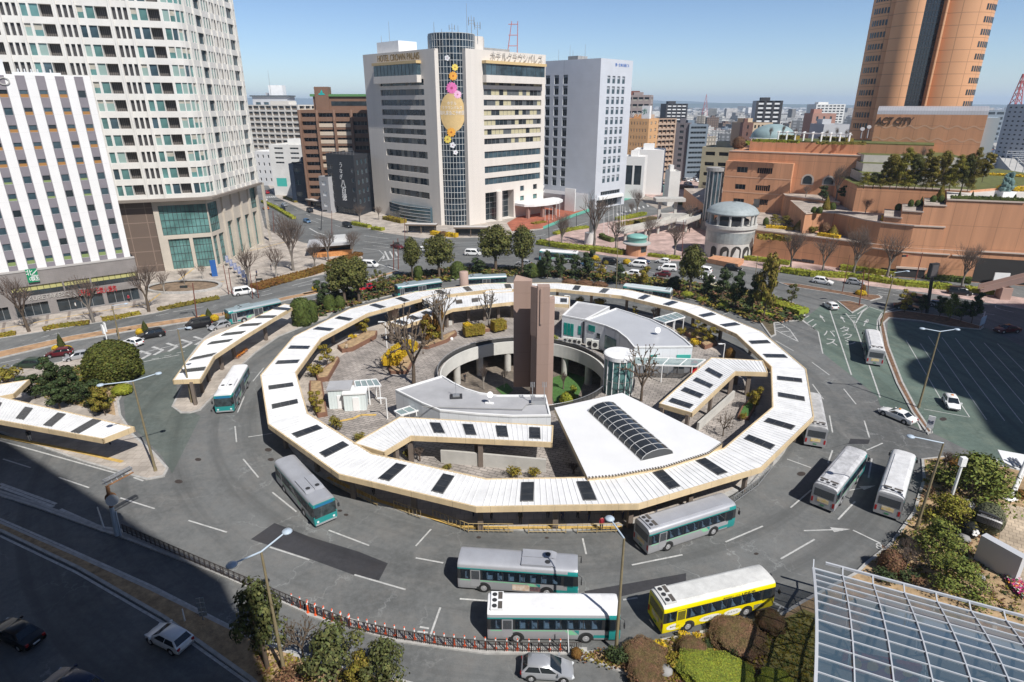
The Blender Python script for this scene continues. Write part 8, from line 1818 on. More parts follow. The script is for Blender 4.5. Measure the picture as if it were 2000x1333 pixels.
hz([(1722,431),(1760,433),(1808,438)],12.8,1.4,1.0,LF['yellow'],'bright yellow bushes spilling over the terracotta ledge',s=.4);hz([(1480,467),(1510,467),(1543,472)],6.0,1.6,1.2,LF['goldgreen'],'golden bush ledge nearest the rotunda',s=.4);hz([(1598,460),(1640,466)],7.4,1.6,.8,LF['yellow'],'yellow bushes at the end of the lower ledge');hz([(1496,445),(1522,447),(1550,450)],7.4,1.3,.7,LF['yellow'],'yellow bushes under the clipped pines');hz([onF(x,19.2,1.5) for x in (1856,1920,2000)],19.2,.9,.8,LF['topi'],'long green hedge on top of the tall terracotta wall');hz([(1424,396),(1450,408),(1478,418)],7.5,1.5,.8,LF['lime'],'curved lime hedge above the rotunda');hz([(1925,345),(2010,350)],19.3,3,1.0,LF['yellow'],'yellow hedge behind the bronze sculpture');hz([(1975,372),(2010,373)],19.3,3,.9,LF['yellow'],'yellow hedge right of the bronze sculpture')
T_('shrubyellow',(1954,372),355,'orange yellow shrub beside the bronze sculpture',20,z=19.3,cat='shrub')
for i,(x,y,t,w_) in enumerate(((1226,345,318,22),(1244,342,316,22),(1262,340,318,24),(1282,335,308,24),(1296,332,308,22),(1396,382,352,26))):
 T_(('slim5','camphor3')[i%2],(x,y),t,('leafy tree in the row in front of the white low block' if i<5 else 'dark leafy tree left of the glazed corner'),w_,group='trees by the distant car park' if i<5 else None)
hz(k3(290,1040,420,1070,560,1085),.1,3,1.2,LF['brown'],'dark brown hedge along the distant car park');hz(k3(620,1090,760,1110,850,1110),.1,3,1.5,LF['brown'],'dark brown hedge right in the distant car park');hz(k3(820,1185,900,1165,980,1150),.1,3,.8,LF['lime'],'lime verge by the distant car park exit')
T_('camphor4',(523,1305),1150,'pale trunked tree behind the tall double lamp at the bottom',118,z=.15);T_('pollard1',(593,1293),1198,'hard pruned reddish tree right of the double lamp',None,z=.15,natural=.5)
T_('camphor4',(655,1335),1236,'bushy tree at the bottom beside the pruned one',120,z=.15);T_('camphor4',(755,1352),1262,'bushy tree at the bottom edge right of its larger neighbour',100,z=.15);T_('slim5',(712,1356),1285,'low shrub tree between the bottom edge trees',70,z=.15);T_('shrubbrown',(560,1338),1300,'dry brown shrub below the pruned tree',60,z=.15,cat='shrub')
for key,p,top_,w_,l in (('pine2',kG(640,440),893,120,'big spreading garden pine by the white mast'),('pine4',kG(480,620),972,82,'garden pine in the middle by the kerb'),('pine1',kG(395,850),1020,92,'dense garden pine behind the leaning lamp pole'),('pine2',kG(520,1080),1095,96,'sparse garden pine nearest the glass canopy'),('pine1',kG(740,400),935,70,'low garden pine by the white structure'),('shrubdark',kG(770,520),972,42,'dark low shrub behind the tiled terrace'),('brownball',kG(60,950),1078,46,'brown round shrub by the kerb numbered bay'),('rustball',kG(525,205),894,32,'rusty round shrub at the top of the garden'),('rustball',kG(665,240),903,34,'second rusty round shrub at the top of the garden'),('bush',kG(455,220),882,30,'bare pink shrub at the top corner of the garden'),('palebare',kG(170,850),1048,44,'pale bare shrub in the garden bend'),('bush',kG(160,960),1070,50,'bare twiggy shrub near the glass canopy'),('shrubbrown',kG(340,420),945,26,'brown shrub along the garden kerb'),('shrubbrown',kG(400,560),985,30,'dry shrub under the middle garden pine'),('shrubdark',kG(180,1020),1110,46,'green shrub next to the canopy eaves'),('shrubdark',kG(30,1020),1108,50,'dark shrub at the canopy corner'),('bush',kG(700,1120),1140,40,'brown bare shrub by the drain cover'),('shrubdark',kG(640,1155),1160,18,'tuft of dark leaves by the canopy eaves'),('rustball',kG(970,430),958,28,'round shrub by the foot of the white structure'),('shrubolive',kG(430,330),925,46,'olive shrub under the white mast'),('shrubolive',kG(330,700),1030,30,'olive shrub at the lamp pole foot'),('shrubbrown',kG(250,1060),1120,40,'dry grass clump beside the canopy'),('shrublime',kG(760,300),925,26,'green shrub right of the big garden pine'),('brownball',kS(150,1180),1264,92,'large brown clipped bush above the bottom edge'),('brownball',kS(640,1090),1250,60,'brown clipped bush block right of the yellow tufted one'),('brownball',kS(1100,1060),1208,110,'largest brown clipped bush below the yellow bus'),('brownball',kS(1440,820),1195,60,'brown clipped bush in the canopy shade'),('limeball',kS(720,1330),1276,100,'bright lime clipped bush at the bottom'),('limeball',kS(1000,1400),1290,110,'broad lime clipped bush at the bottom edge'),('shrubyellow',kS(290,990),1246,34,'yellow flowering shrub right of the lamp base'),('shrubyellow',kS(570,900),1236,40,'yellow flowering shrub on the brown bush'),('shrubyellow',kS(690,870),1234,20,'small yellow flowering shrub under the yellow bus'),('shrubdark',kS(-140,1120),1256,48,'dark green shrub at the foot of the front lamp'),('shrublime',kS(-180,1060),1262,26,'lime shrub at the foot of the front lamp'),('shrublime',kS(1520,820),1222,14,'small bright shrub in the striped lawn shade'),('shrubdark',kS(1050,1060),1255,26,'dark green bush in a gap of the largest brown bush'),('shrubdark',kS(800,960),1250,24,'dark shrub between the brown bushes'),('limeball',kS(1500,1400),1320,70,'pale round bush at the bottom by the canopy'),('shrubdark',kS(270,1240),1303,24,'dark tuft beside the grey stone at the bottom'),('brownball',kS(150,1350),1300,70,'brown bush at the bottom edge left of the lime one'),('rustball',c1(1500,1185)[0],1268,22,'small rusty shrub at the end of the fence'),('shrubbrown',kS(60,1280),1295,60,'dry brown shrub patch at the bottom'),('shrubgold',kS(420,1150),1270,44,'dry golden shrub right of the large brown bush')):
 p=p if isinstance(p,tuple) else p[0];big=key in ('brownball','limeball') and p[1]>1190;key={'brownball':'brownbig','limeball':'limebig'}[key] if big else key
 T_(key,(p[0],(p[1]+top_)/2+8) if big else p,top_,l,w_*(.86 if big else 1),z=.18,cat='shrub' if 'pine' not in key else None,hgt=random.uniform(.7,1.1) if big else None)
q=G(*kG(730,680)[0],.18);fgr=empty('topiary_figure',(q.x,q.y,.18),0,'rounded topiary figure wearing a black and white striped sash','topiary')
def blob(m):
 random.seed(4);m.lathe([(1.3*math.cos(R(a)),1.7+1.6*math.sin(R(a))) for a in range(-80,91,10)],(q.x,q.y,0),24)
 for _ in range(1400):d=rv().normalized();leaf(m,Vector((q.x,q.y,1.75))+Vector((d.x*1.35,d.y*1.35,d.z*1.65)),d+rv()*.5,.13)
fig(fgr,'body',leafmat('figure_leaf',(.10,.105,.06),.4),blob)
def sash(m,dz,mi):
 for k in range(16):
  f=lambda t:Vector((q.x-1.7+2.6*t,q.y-.5-1.1*math.sin(math.pi*t)*.8,2.6+dz-1.3*t+.5*math.sin(math.pi*t)));m.bar(f(k/16),f((k+1)/16),.3,.32,mi)
fig(fgr,'sash',[DARKM,WHITE],lambda m:(sash(m,0,0),sash(m,.33,1),sash(m,-.33,0),sash(m,.5,0)))
q2=G(*kG(610,710)[0],.18);sm_=empty('topiary_figure',(q2.x,q2.y,.18),0,'small dark topiary figure with a white blossom emblem','topiary')
fig(sm_,'body',leafmat('dark_figure_leaf',(.012,.014,.012),.4),lambda m:(m.lathe([(.75*math.cos(R(a)),.9+.9*math.sin(R(a))) for a in range(-80,91,10)],(q2.x,q2.y,0),16),[leaf(m,Vector((q2.x,q2.y,.9))+Vector((d.x*.8,d.y*.8,d.z*.95)),d+rv()*.5,.1) for d in [rv().normalized() for _ in range(500)]]))
fig(sm_,'emblem',WHITE,lambda m:[m.tube((q2.x+.22*math.cos(a),q2.y-.74,1.15+.22*math.sin(a)),(q2.x+.22*math.cos(a),q2.y-.86,1.17+.22*math.sin(a)),.14,.14,8) for a in [k*1.257 for k in range(5)]])
q3=G(*kG(870,990)[0],.18);bd=empty('notice_board',(q3.x,q3.y,.18),0,'large pale grey cabinet board beside the flower bed','notice board')
fig(bd,'cabinet',mat('pale_grey_board',(.50,.51,.53),.5),lambda m:m.obox(q3.xy+Vector((-.2,.8)),(.42,-.9),3.4,.8,.2,2.9));fig(bd,'gutter',DARKM,lambda m:m.obox(q3.xy+Vector((.28,.98)),(.42,-.9),1.6,.1,2.2,2.5))
random.seed(9);fb2=MB();cols3=[mat('flower_magenta',(.45,.03,.16),.7),mat('flower_orange',(.70,.25,.03),.7),mat('flower_white',(.7,.66,.62),.7),mat('flower_leaf',(.05,.09,.02),.8)]
for _ in range(900):
 t=random.random();a,b=kG(900,990,1010,1140);p=G(lerp(a[0],b[0],t),lerp(a[1],b[1],t),.2)+Vector((random.uniform(-.5,.5),random.uniform(-.5,.5),random.uniform(.1,.4)));leaf(fb2,p,Vector((0,0,1))+rv()*.6,.2,random.choice((0,0,1,2,3)))
tag(fb2.build('flower_bed',cols3),'strip of magenta and orange flowers beside the pale grey board','flower bed')
q4=G(*kG(478,495)[0],.2);m=MB();hq=ZH(910,q4.y);m.tube(q4,(q4.x+.1,q4.y,hq),.16,.14,8);m.obox((q4.x+.1,q4.y),(1,0),.55,.45,hq,hq+1.0);tag(m.build('camera_mast',WHITE),'white square headed mast among the garden pines','mast')
q5=G(*kG(905,455)[0],.2);ws=empty('white_shelter',(q5.x,q5.y,.2),0,'white winged shelter on slanted posts at the right edge','shelter')
fig(ws,'post',WHITE,lambda m:(m.tube(q5,q5+Vector((1.6,1.2,5.4)),.22,.14,8),m.tube(q5+Vector((.4,.1,0)),q5+Vector((2.1,1.4,5.4)),.12,.1,8),m.obox(q5.xy+Vector((.1,0)),(1,.3),1.3,.7,.2,.35)))
fig(ws,'post',WHITE,lambda m:m.tube(q5+Vector((-.4,2.8,0)),q5+Vector((.1,3.2,3.0)),.16,.16,8))
fig(ws,'wing',WHITE,lambda m:m.add([G(1948,881,3.4),G(2030,896,3.4),G(2050,925,3.4),G(1985,918,3.4),G(1960,905,3.4)]+[v+Vector((0,0,.16)) for v in (G(1948,881,3.4),G(2030,896,3.4),G(2050,925,3.4),G(1985,918,3.4),G(1960,905,3.4))],[(4,3,2,1,0),(5,6,7,8,9)]+[(i,(i+1)%5,5+(i+1)%5,5+i) for i in range(5)]))
fig(ws,'roof_rails',STEEL,lambda m:[m.bar(G(1972+k*6,893+k,3.75),G(1984+k*6,910+k,3.75),.15,.2) for k in range(3)])
for x,y,s in ((582,740,.45),(600,500,.55),(700,1010,.3),(365,1230,.4)):
 p=(kG if x!=365 else kS)(x,y)[0];g=G(*p,.18);m=MB();random.seed(x);m.lathe([(s*1.3*random.uniform(.8,1),0),(s*1.4,s*.5),(s,s*1.1),(.01,s*1.3)],g,9);tag(m.build('garden_stone',GREYC),'rounded grey stone in the east garden','stone','stones in the east garden')
 # --- lamps, poles, signs, fence
def lamp(base,top,ends,label,m_=BRONZE,r=.11,head=.38,z=.14,lean=True):
 b=G(*base,z);zt=ZH(top[1],b.y);t=Vector((XH(top[0],top[1],b.y),b.y,zt)) if lean else Vector((b.x,b.y,zt))
 o=empty('street_lamp',b,0,label,'street lamp','street lamps');m=MB();m.tube(b,lerp(b,t,.45),r*1.35,r*1.1,8);m.tube(lerp(b,t,.45),t,r*1.05,r*.75,8);m.tube(b,b+Vector((0,0,.5)),r*1.9,r*1.6,8);m.build('pole',m_,o)
 for e in ends:
  d=Vector((e[0],e[1],.35));a=MB();a.tube(t,t+d,.07,.06,6);a.build('arm',LAMPG,o)
  hd=MB();u_=Vector((e[0],e[1],.05)).normalized();hd.lathe([(.02,.14),(head*.8,.08),(head,-.02),(head*.7,-.1),(.02,-.1)],t+d+u_*head*.6,12);hd.build('lamp_head',LAMPG,o)
 return o
lamp((1203,1271),(1219,1052),((-.7,1.6),),'lamp pole standing in front of the white roofed bus');lamp((557,1320),(510,1078),((1.1,1.5),(-1.1,-1.5)),'double armed lamp pole among the bottom trees');lamp((1794,796),(1836,648),((1.9,-.1),(-2.1,.2)),'double armed lamp pole beside the taxi pool')
lamp((1720,637),(1747,533),((2,-.2),),'slim lamp pole at the top corner of the taxi pool');lamp((375,786),(347,643),((1.6,-.4),),'lamp pole at the near end of the curved bus stop roof');lamp((304,920),(259,745),((2.0,1.2),(-2.2,-1.6)),'double armed lamp pole at the tip of the shadowed bus stop');lamp((233,662),(219,598),((2.2,.2),),'lamp pole behind the giant dome topiary')
lamp((1789,1034),(1843,866),((-2.6,.6),),'tall ochre lamp pole leaning out of the east garden');lamp((946+20,0+505),(958,402+30),((1,0),),'thin lamp post behind the broadest evergreen') if False else None
for b,t,l in (((756,680),629,'white plaza lamp by the brown wedge planter'),((757,818),778,'white plaza lamp near the small sheds'),((1412,702),672,'white plaza lamp right of the curved hall'),((1112,602),578,'small white plaza lamp behind the tower')):
 q=G(*b,.17);h=ZH(t,q.y);o=empty('plaza_lamp',q,0,l,'lamp','white plaza lamps');fig(o,'pole',WHITE,lambda m:m.tube(q,(q.x,q.y,h),.09,.08,8));fig(o,'lamp_head',WHITE,lambda m:(m.tube((q.x-.1,q.y,h),(q.x-1.0,q.y-.1,h+.05),.07,.05,6),m.obox((q.x-.8,q.y-.1),(1,.1),.7,.3,h-.02,h+.1)))
def pole(base,top,label,m_=RUSTP,r=.11,nm='utility_pole',cat='pole',z=.1,extra=None):
 b=G(*base,z);t=ZH(top[1],b.y);tp=Vector((XH(top[0],top[1],b.y),b.y,t));o=empty(nm,b,0,label,cat,'poles');fig(o,'pole',m_,lambda m:m.tube(b,tp,r*1.15,r*.8,8))
 if extra:extra(o,b,tp)
 return o
def signal(dx,dy,red=False):
 def f(o,b,t):
  q=t+Vector((dx,dy,-.6));fig(o,'arm',RUSTP,lambda m:m.tube(t+Vector((0,0,-.6)),q,.06,.05,6))
  h=fig(o,'signal_head',DARKM,lambda m:m.obox(q.xy,(1,.2),1.35,.28,q.z-.25,q.z+.2));fig(h,'signal_lens',mat('signal_red',(.65,.02,.015),.3) if red else mat('signal_dark_lens',(.03,.05,.04),.3),lambda m:m.tube((q.x+.42,q.y-.13,q.z),(q.x+.43,q.y-.19,q.z),.15,.15,10))
 return f
pole((769,527),(768,470),'left red brown pole by the zebra stripes',extra=signal(.9,-.4));pole((778,526),(777,466),'right red brown pole by the zebra stripes');pole((385,624),(376,553),'red brown signal pole on the avenue median at the left',extra=signal(-1.6,-.5))
for i,(b,t) in enumerate((((447,575),(436,518)),((453,574),(446,524)),((494,583),(488,530)),((505,582),(499,540)))):pole(b,t,('leftmost thin red brown pole by the blue flags','second thin red brown pole by the blue flags','red brown pole behind the blue grey bus','shorter red brown pole with a signal behind the blue grey bus')[i],r=.09,extra=signal(.8,-.3) if i==3 else None)
GC_=[]
def cover(label,pts,n,lm,s,z,h,name='ground_cover'):
 g=ccw([Vector(q) for q in GP(pts,z)]);x0,x1=min(p.x for p in g),max(p.x for p in g);y0,y1=min(p.y for p in g),max(p.y for p in g);m=MB();random.seed(n);k=0
 def inside(x,y):return sum(((a.y>y)!=(b.y>y)) and (x<(b.x-a.x)*(y-a.y)/(b.y-a.y)+a.x) for a,b in zip(g,g[1:]+g[:1]))%2
 while k<n:
  x,y=random.uniform(x0,x1),random.uniform(y0,y1)
  if not inside(x,y):k+=.2;continue
  k+=1;hh_=h*random.uniform(.4,1.3);r=h*random.uniform(.9,1.8);i=random.randrange(len(lm))
  for _ in range(7):leaf(m,Vector((x+random.uniform(-r,r),y+random.uniform(-r,r),z+hh_*random.uniform(.3,1))),Vector((0,0,1))+rv()*.9,s,i)
 o=kind(m.build(name,lm),'stuff');o['label']=label;return o
cover('low mixed ground planting under the trees of the northern strip',[(566,640),(613,624),(700,594),(790,566),(880,548),(1000,539),(1200,552),(1300,574),(1440,616),(1486,633),(1513,632),(1570,624),(1560,600),(1490,574),(1330,550),(1200,536),(1000,524),(880,524),(770,543),(640,582)],2600,[LF['topi'],LF['brown'],LF['olive'],LF['dark']],.55,.15,.6)
cover('dry low ground plants scattered over the east garden',[(1700,1098),(1790,1005),(1806,905),(1860,895),(1955,960),(1945,1060),(1990,1140),(2000,1220),(1850,1160)],900,[LF['olive'],LF['brown'],LF['goldgreen'],LF['dark']],.16,.18,.18)
cover('dry low plants over the garden bed at the bottom',[(1120,1282),(1300,1252),(1500,1210),(1500,1333),(1300,1333)],700,[LF['olive'],LF['brown'],LF['goldgreen']],.16,.18,.22)
cover('dry plants under the bottom trees',[(490,1262),(560,1282),(760,1328),(760,1400),(520,1390)],420,[LF['olive'],LF['brown'],LF['goldgreen']],.15,.15,.18)
cover('tufted grass on the lawn beside the glass canopy',[(1503,1228),(1570,1195),(1588,1205),(1600,1400),(1485,1395)],900,[LF['olive'],LF['goldgreen'],LF['topi']],.1,.19,.08,'grass')
cover('dark low planting in the left garden',[(60,742),(180,708),(255,700),(262,716),(222,785),(200,806),(90,778)],500,[LF['dark'],LF['olive'],LF['topi']],.3,.18,.35)
pole((1678,597),(1688,528),'bright red brown pole on the triangle island',extra=signal(-.8,.4));pole((1695,580),(1698,510),'thin pole with a lamp on the avenue median nose',r=.07);pole((1786,554),(1802,494),'long armed signal pole before the garage opening',extra=signal(-4.4,-.6,True));pole((1645,571),(1660,498),'thin dark pole left of the avenue median nose',r=.07)
pole((1945,576),(1948,548),'red brown pole at the end of the long hedge',r=.08);pole((627,450),(629,408),'dark pole by the long brown shelter',DARKM,.12,extra=signal(1.0,-.3));pole((648,457),(648,412),'thin red brown pole by the northwest crossing',r=.09);pole((791,474),(790,424),'red lamp pole before the bowed lobby',r=.09);pole((535,452),(533,412),'double red brown pole by the tower corner',r=.13);pole((702,438),(701,388),'black lamp pole at the edge of the beige hotel',DARKM,.13)
pole((1073,482),(1071,430),'black slim pole at the left end of the pink plaza',DARKM,.09);pole((1126,446),(1126,418),'black lamp pole on the side road',DARKM,.1);pole((1203,580),(1207,466),'ochre lamp pole rising behind the ring roof',BRONZE,.09);pole((1332,500),(1335,430),'red brown pole left of the rotunda',r=.09);pole((1472,566),(1480,500),'ochre pole at the lime hedge tip',BRONZE,.08);pole((1310,395),(1314,360),'dark pole beside the teal kiosk',DARKM,.12)
pole((1111,1278),(1109,1231),'thin white post at the end of the fence',WHITE,.05);pole((361,1213),(356,1190),'short white post in the shadowed median',WHITE,.06,z=.15);pole((203,1032),(190,991),'white traffic post near the rusty gantry',WHITE,.07)
for i,x in enumerate((222,260,295,332,362,795,842,886,922,955,975,1000)):
 y=505 if x<400 else 640-(x-790)*.05;t=380 if x<270 else (355 if x<300 else 312);b=k2(x,y if x>400 else (515,505,500,480,470)[i])[0];tp=k2(x+3,(395,380,372,320,308,375,355,340,345,355,365,370)[i])[0]
 pole(b,tp,'thin white flagpole %s'%('on the red brick forecourt' if x<400 else 'beside the pale footbridge'),WHITE,.06,'flagpole','flagpole')['group']='flagpoles on the forecourt' if x<400 else 'flagpoles by the footbridge'
b=G(1810,612,.14);t=ZH(526,b.y);tt=empty('advert_totem',b,0,'leaning black totem with a box sign on top by the taxi pool','sign');tp=Vector((XH(1823,526,b.y),b.y,t))
fig(tt,'pole',DARKM,lambda m:m.tube(b,tp,.34,.3,8));fig(tt,'sign_box',DARKM,lambda m:m.obox((tp.x,tp.y),(1,.3),1.9,.7,t-1.6,t+1.2));fig(tt,'sign_face',mat('dim_screen',(.10,.09,.09),.3),lambda m:m.obox((tp.x+.1,tp.y-.38),(1,.3),1.5,.05,t-1.3,t+.9))
b=G(229,1046,.14);t=ZH(952,b.y);gn=empty('sign_gantry',b,0,'rusty sign gantry with a round mirror in the building shadow','gantry');tp=Vector((XH(210,952,b.y),b.y,t));RUST=mat('rusty_steel',(.26,.13,.06),.8,var=.4,scale=3)
fig(gn,'post',LAMPG,lambda m:(m.tube(b,lerp(b,tp,.6),.22,.2,10),m.tube(b+Vector((.35,0,0)),lerp(b,tp,.5)+Vector((.3,0,0)),.08,.08,6)));fig(gn,'post_cap',RUST,lambda m:m.tube(lerp(b,tp,.6),tp,.2,.17,10))
d_=(G(261,925,t)-tp);d_.z=0;n_=Vector((-d_.y,d_.x,0)).normalized()
fig(gn,'sign_frame',[STEEL,RUST],lambda m:([m.bar(tp+n_*o-d_*.06+Vector((0,0,h)),tp+n_*o+d_+Vector((0,0,h)),.1,.12,mi) for o,h,mi in ((.0,.2,1),(.35,.75,0),(.35,.4,0),(0,.75,0))],[m.bar(tp+d_*k/5+Vector((0,0,.2)),tp+d_*k/5+n_*.35+Vector((0,0,.78)),.07,.07,0) for k in range(6)]))
fig(gn,'mirror',mat('mirror_face',(.62,.66,.70),.15,metal=.5),lambda m:m.tube(tp+Vector((.35,-.3,-1.25)),tp+Vector((.42,-.42,-1.2)),.52,.55,20));fig(gn,'mirror_back',RUST,lambda m:m.tube(tp+Vector((-.05,.1,-1.2)),tp+Vector((-.2,.3,-1.2)),.5,.4,16))
for k in range(6):
 g=G(442+k*8,520+k*7.5,.13);o=empty('banner_flag',g,0,'blue and white banner flag in the row under the tall bare tree','banner','blue banner flags');fig(o,'pole',DARKM,lambda m:m.tube(g,g+Vector((0,0,3.0)),.05,.05,5));fig(o,'cloth',mat('flag_blue',(.03,.08,.30),.8,var=.8,scale=2,c2=(.5,.5,.5)),lambda m:m.obox((g.x+.45,g.y),(1,.3),.8,.06,1.0,2.9))
g=G(420,540,.13);m=MB();m.obox(g.xy,(1,.5),1.3,.35,.13,4.2);tag(m.build('sign_pillar',mat('blue_pillar',(.02,.10,.33),.5)),'blue sign pillar beside the glazed tower corner','sign')
def signboard(pts,z0,z1,m_,label,txt=None):
 a,b=[Vector(q) for q in GP(pts,z0)];r=empty('sign_board',((a.x+b.x)/2,(a.y+b.y)/2,.13),0,label,'sign');fig(r,'panel',m_,lambda m:m.obox((a+b)/2,b-a,(b-a).length,.12,z0,z1))
 for q in (lerp(a,b,.08),lerp(a,b,.92)):fig(r,'leg',STEEL,lambda m:m.tube((*q,.1),(*q,z0),.05,.05,6))
 if txt:u_=(b-a).normalized();lettering(txt,.6,(*((a+b)/2+Vector((u_.y,-u_.x))*.09),(z0+z1)/2),(*u_,0),(0,0,1),mat('dark_blue_ink',(.04,.05,.16),.6),r,fit=(b-a).length*.8)
signboard(c6(1452,1240,1490,1250),.9,2.6,WHITE,'white sign board at the corner of the taxi pool kerb','タクシーのりば');signboard(c6(1752,675,1778,662),.8,2.4,mat('pale_blue_sign',(.45,.55,.65),.5),'pale blue sign board at the end of the pine row')
b,t=G(213,742,.2),None;
pole((210,668),(203,640),'white speed camera post behind the giant dome topiary',WHITE,.1,extra=lambda o,b,t:fig(o,'panel',WHITE,lambda m:[m.obox((t.x-.3+.5*k,t.y),(1,-.6),.5,.2,t.z-1.2+.4*k,t.z+.5+.4*k) for k in range(2)]))
pole((1127/1*0+397,1212),(389,1168),'thin pole with four small panels in the shadowed median',STEEL,.05,extra=lambda o,b,t:fig(o,'panel',mat('dim_panel',(.25,.28,.30),.5),lambda m:[m.obox((t.x,t.y),(1,.2),.6,.06,t.z-.4-.5*k,t.z-.02-.5*k) for k in range(4)]))
FN=[c0(690,495,1250,738,1700,932),c1(240,1032,500,1090,765,1132,1000,1155,1250,1163,1525,1163)]
guard_rail(FN[0]+FN[1],'long low dark picket fence curving along the outer lane',.95,mat('dark_fence_paint',(.05,.04,.036),.6),.15,.17,'picket_fence')
m_or=mat('orange_post',(.75,.10,.02),.5)
pts=c0(1632,915,1678,933,1720,950,1764,968,1810,984,1857,1000,1905,1014,1952,1028)+c1(5,960,48,974,95,990,143,1006,190,1020,235,1034,290,1048,338,1060,385,1070,437,1081,490,1092,545,1102,600,1112,655,1122,710,1130,765,1138,820,1145,878,1151,935,1157,993,1161,1050,1165,1112,1168,1172,1170,1235,1171,1290,1171,1350,1171,1410,1171)
for x,y in pts:
 g=G(x,y-6,.14);o=empty('lane_post',g,0,'orange lane post with white band in the row along the picket fence','lane post','orange posts along the fence');fig(o,'post',m_or,lambda m:(m.tube(g,g+Vector((0,0,.12)),.14,.12,8),m.tube(g,g+Vector((0,0,1.15)),.06,.05,8)));fig(o,'band',WHITE,lambda m:m.tube(g+Vector((0,0,.85)),g+Vector((0,0,1.05)),.068,.066,8))
for k in range(5):
 g=G(464+k*4,700-k*3.2,.16);m=MB();m.lathe([(.3,0),(.4,.35),(.01,.36)],g,10,0);random.seed(k)
 for _ in range(40):leaf(m,g+Vector((random.uniform(-.4,.4),random.uniform(-.4,.4),random.uniform(.35,.6))),Vector((0,0,1))+rv()*.6,.18,1)
 tag(m.build('flower_pot',[BRK,mat('flower_orange',(.70,.25,.03),.7)]),'terracotta pot of orange flowers under the curved bus stop roof','flower pot','flower pots at the bus stop')
 # --- people
def make_person():
 bm=bmesh.new();sk=bm.verts.layers.skin.verify();V={}
 def v(n,p,r,par=None):
  x=bm.verts.new(p);x[sk].radius=(r,r);V[n]=x
  if par:bm.edges.new((V[par],x))
 v('pel',(0,0,.92),.15);v('sp',(0,.01,1.12),.135,'pel');v('ch',(0,0,1.34),.15,'sp');v('nk',(0,0,1.47),.058,'ch');v('hd',(0,-.015,1.56),.085,'nk');v('tp',(0,-.01,1.66),.08,'hd')
 for s,n in ((-1,'l'),(1,'r')):
  v('sh'+n,(s*.17,0,1.40),.07,'ch');v('el'+n,(s*.225,.03,1.12),.048,'sh'+n);v('wr'+n,(s*.22,-.06,.88),.035,'el'+n);v('pm'+n,(s*.215,-.075,.81),.032,'wr'+n)
  for k in range(4):v('f%d%s'%(k,n),(s*.21+.0,-.115+.022*k,.735-.012*(1.5-abs(k-1.5))),.010,'pm'+n)
  v('th'+n,(s*.185,-.115,.80),.011,'pm'+n)
  v('hp'+n,(s*.09,0,.86),.105,'pel');v('kn'+n,(s*.10,-.02*s,.48),.068,'hp'+n);v('an'+n,(s*.10,.03*s,.09),.045,'kn'+n);v('ft'+n,(s*.11,-.14+.03*s,.045),.04,'an'+n)
 V['pel'][sk].use_root=True
 me=bpy.data.meshes.new('skeleton');bm.to_mesh(me);bm.free();o=bpy.data.objects.new('skeleton',me);col.objects.link(o)
 o.modifiers.new('skin','SKIN').use_smooth_shade=True;s=o.modifiers.new('sub','SUBSURF');s.levels=s.render_levels=1
 bpy.context.view_layer.update();body=bpy.data.meshes.new_from_object(o.evaluated_get(bpy.context.evaluated_depsgraph_get()));bpy.data.objects.remove(o)
 SK=mat('skin',(.55,.33,.24),.6);body.materials.clear();[body.materials.append(x) for x in (mat('coat_base',(.03,.03,.035),.8),mat('trousers_base',(.03,.03,.04),.8),SK,mat('shoe',(.02,.02,.02),.6))]
 for p in body.polygons:z,x=p.center.z,abs(p.center.x);p.material_index=2 if z>1.46 or (x>.17 and z<.86) else (0 if z>.88 or x>.17 else (1 if z>.1 else 3))
 root=empty('person',(0,0,0));root['category']='person';b=bpy.data.objects.new('body',body);col.objects.link(b);b.parent=root
 m=MB();m.lathe([(.098*math.cos(R(a)),.115*math.sin(R(a))) for a in range(-25,91,15)],(0,.012,1.63),14);m.build('hair',mat('black_hair',(.012,.010,.009),.6),root,True)
 m=MB();[m.tube((s*.032,-.088,1.60),(s*.032,-.10,1.60),.011,.009,6) for s in (-1,1)];m.tube((-.025,-.092,1.53),(.025,-.092,1.53),.006,.006,4);m.build('face',mat('face_dark',(.06,.025,.02),.6),root,True)
 return root
PER=make_person()
def person(px,py,rz,coat,trousers,label,z=.175):
 g=G(px,py,z);o=place(PER,g,rz,label,'person','people');b=[k for k in kids(o) if k.name.startswith('body')][0]
 recolor(b,0,mat('coat_'+coat[0],coat[1],.8));recolor(b,1,mat('trousers_'+trousers[0],trousers[1],.8));return o
BK,RD,WH_,NV,BG=('black',(.015,.015,.018)),('red',(.28,.015,.03)),('white',(.7,.7,.68)),('navy',(.02,.03,.08)),('beige',(.45,.36,.26))
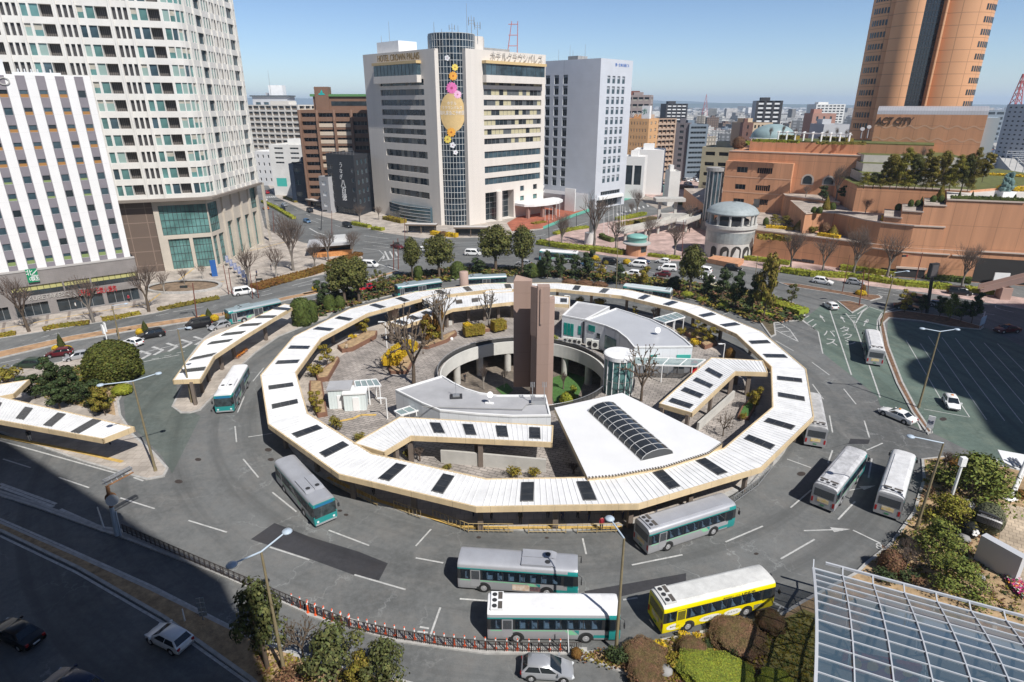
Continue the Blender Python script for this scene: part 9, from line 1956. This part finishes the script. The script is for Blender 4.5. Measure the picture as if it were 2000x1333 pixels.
person(1016,1024,2.8,BK,BK,'person in black standing at the front kerb under the ring roof');person(1174,1036,0.2,RD,BK,'person in a dark red coat behind the ochre railing');person(730,966,1.0,NV,BK,'person in dark clothes in the shade left under the ring roof')
person(908,746,.6,BK,BK,'person in black walking in the sunken court',-4.98);person(150,605,2.0,WH_,BK,'person in a white top on the pavement by the hotel door',.14);person(253,590,1.2,RD,BK,'person in dark red near the corner of the hotel',.14);person(530,528,2.2,BK,NV,'person in black crossing the striped plaza',.14)
person(502,540,1.4,NV,BK,'person in navy between the blue banners and the pale tree',.14);person(1346,455,.4,BK,BK,'person in black by the concrete gateway',.14);person(1392,508,2.6,BG,BK,'person in beige in front of the rotunda arches',.14);person(1738,548,1.5,WH_,NV,'person in a white top passing the garage mouth',.14);person(678,688,.9,BG,BK,'person in beige seated area by the wedge planter');person(1055,474,2.2,BK,NV,'person in black at the left tip of the pink plaza',.14)
person(1230,1022,2.6,WH_,NV,'person in a white top under the front right of the ring roof');person(60,862,.5,BK,WH_,'person with pale trousers under the shadowed bus stop roof',.16);person(215,868,1.7,WH_,BK,'person in a white top under the shadowed bus stop roof',.16)
# --- air
m=MB();m.box(-14800,-14800,-8,14800,14800,190);hzm=bpy.data.materials.new('haze_air');hzm.use_nodes=True;ht=hzm.node_tree
ht.nodes.remove(ht.nodes['Principled BSDF']);pv_=ht.nodes.new('ShaderNodeVolumePrincipled');pv_.inputs['Color'].default_value=(.66,.81,1.0,1);pv_.inputs['Density'].default_value=.00012;pv_.inputs['Anisotropy'].default_value=.2
ht.links.new(pv_.outputs[0],ht.nodes['Material Output'].inputs['Volume']);kind(m.build('haze',hzm),'stuff')
random.seed(31)
for k,(x,y) in enumerate(((1070,1012),(1098,1016),(1128,1013),(1150,1018),(1196,1016),(1216,1012),(1250,1008),(1282,1000),(960,1014),(925,1008))):
 person(x,y,random.uniform(0,6),(BK,NV,BG)[k%3],(BK,NV)[k%2],'waiting passenger in plain clothes in the shade under the front of the ring roof')['group']='passengers waiting under the ring roof'
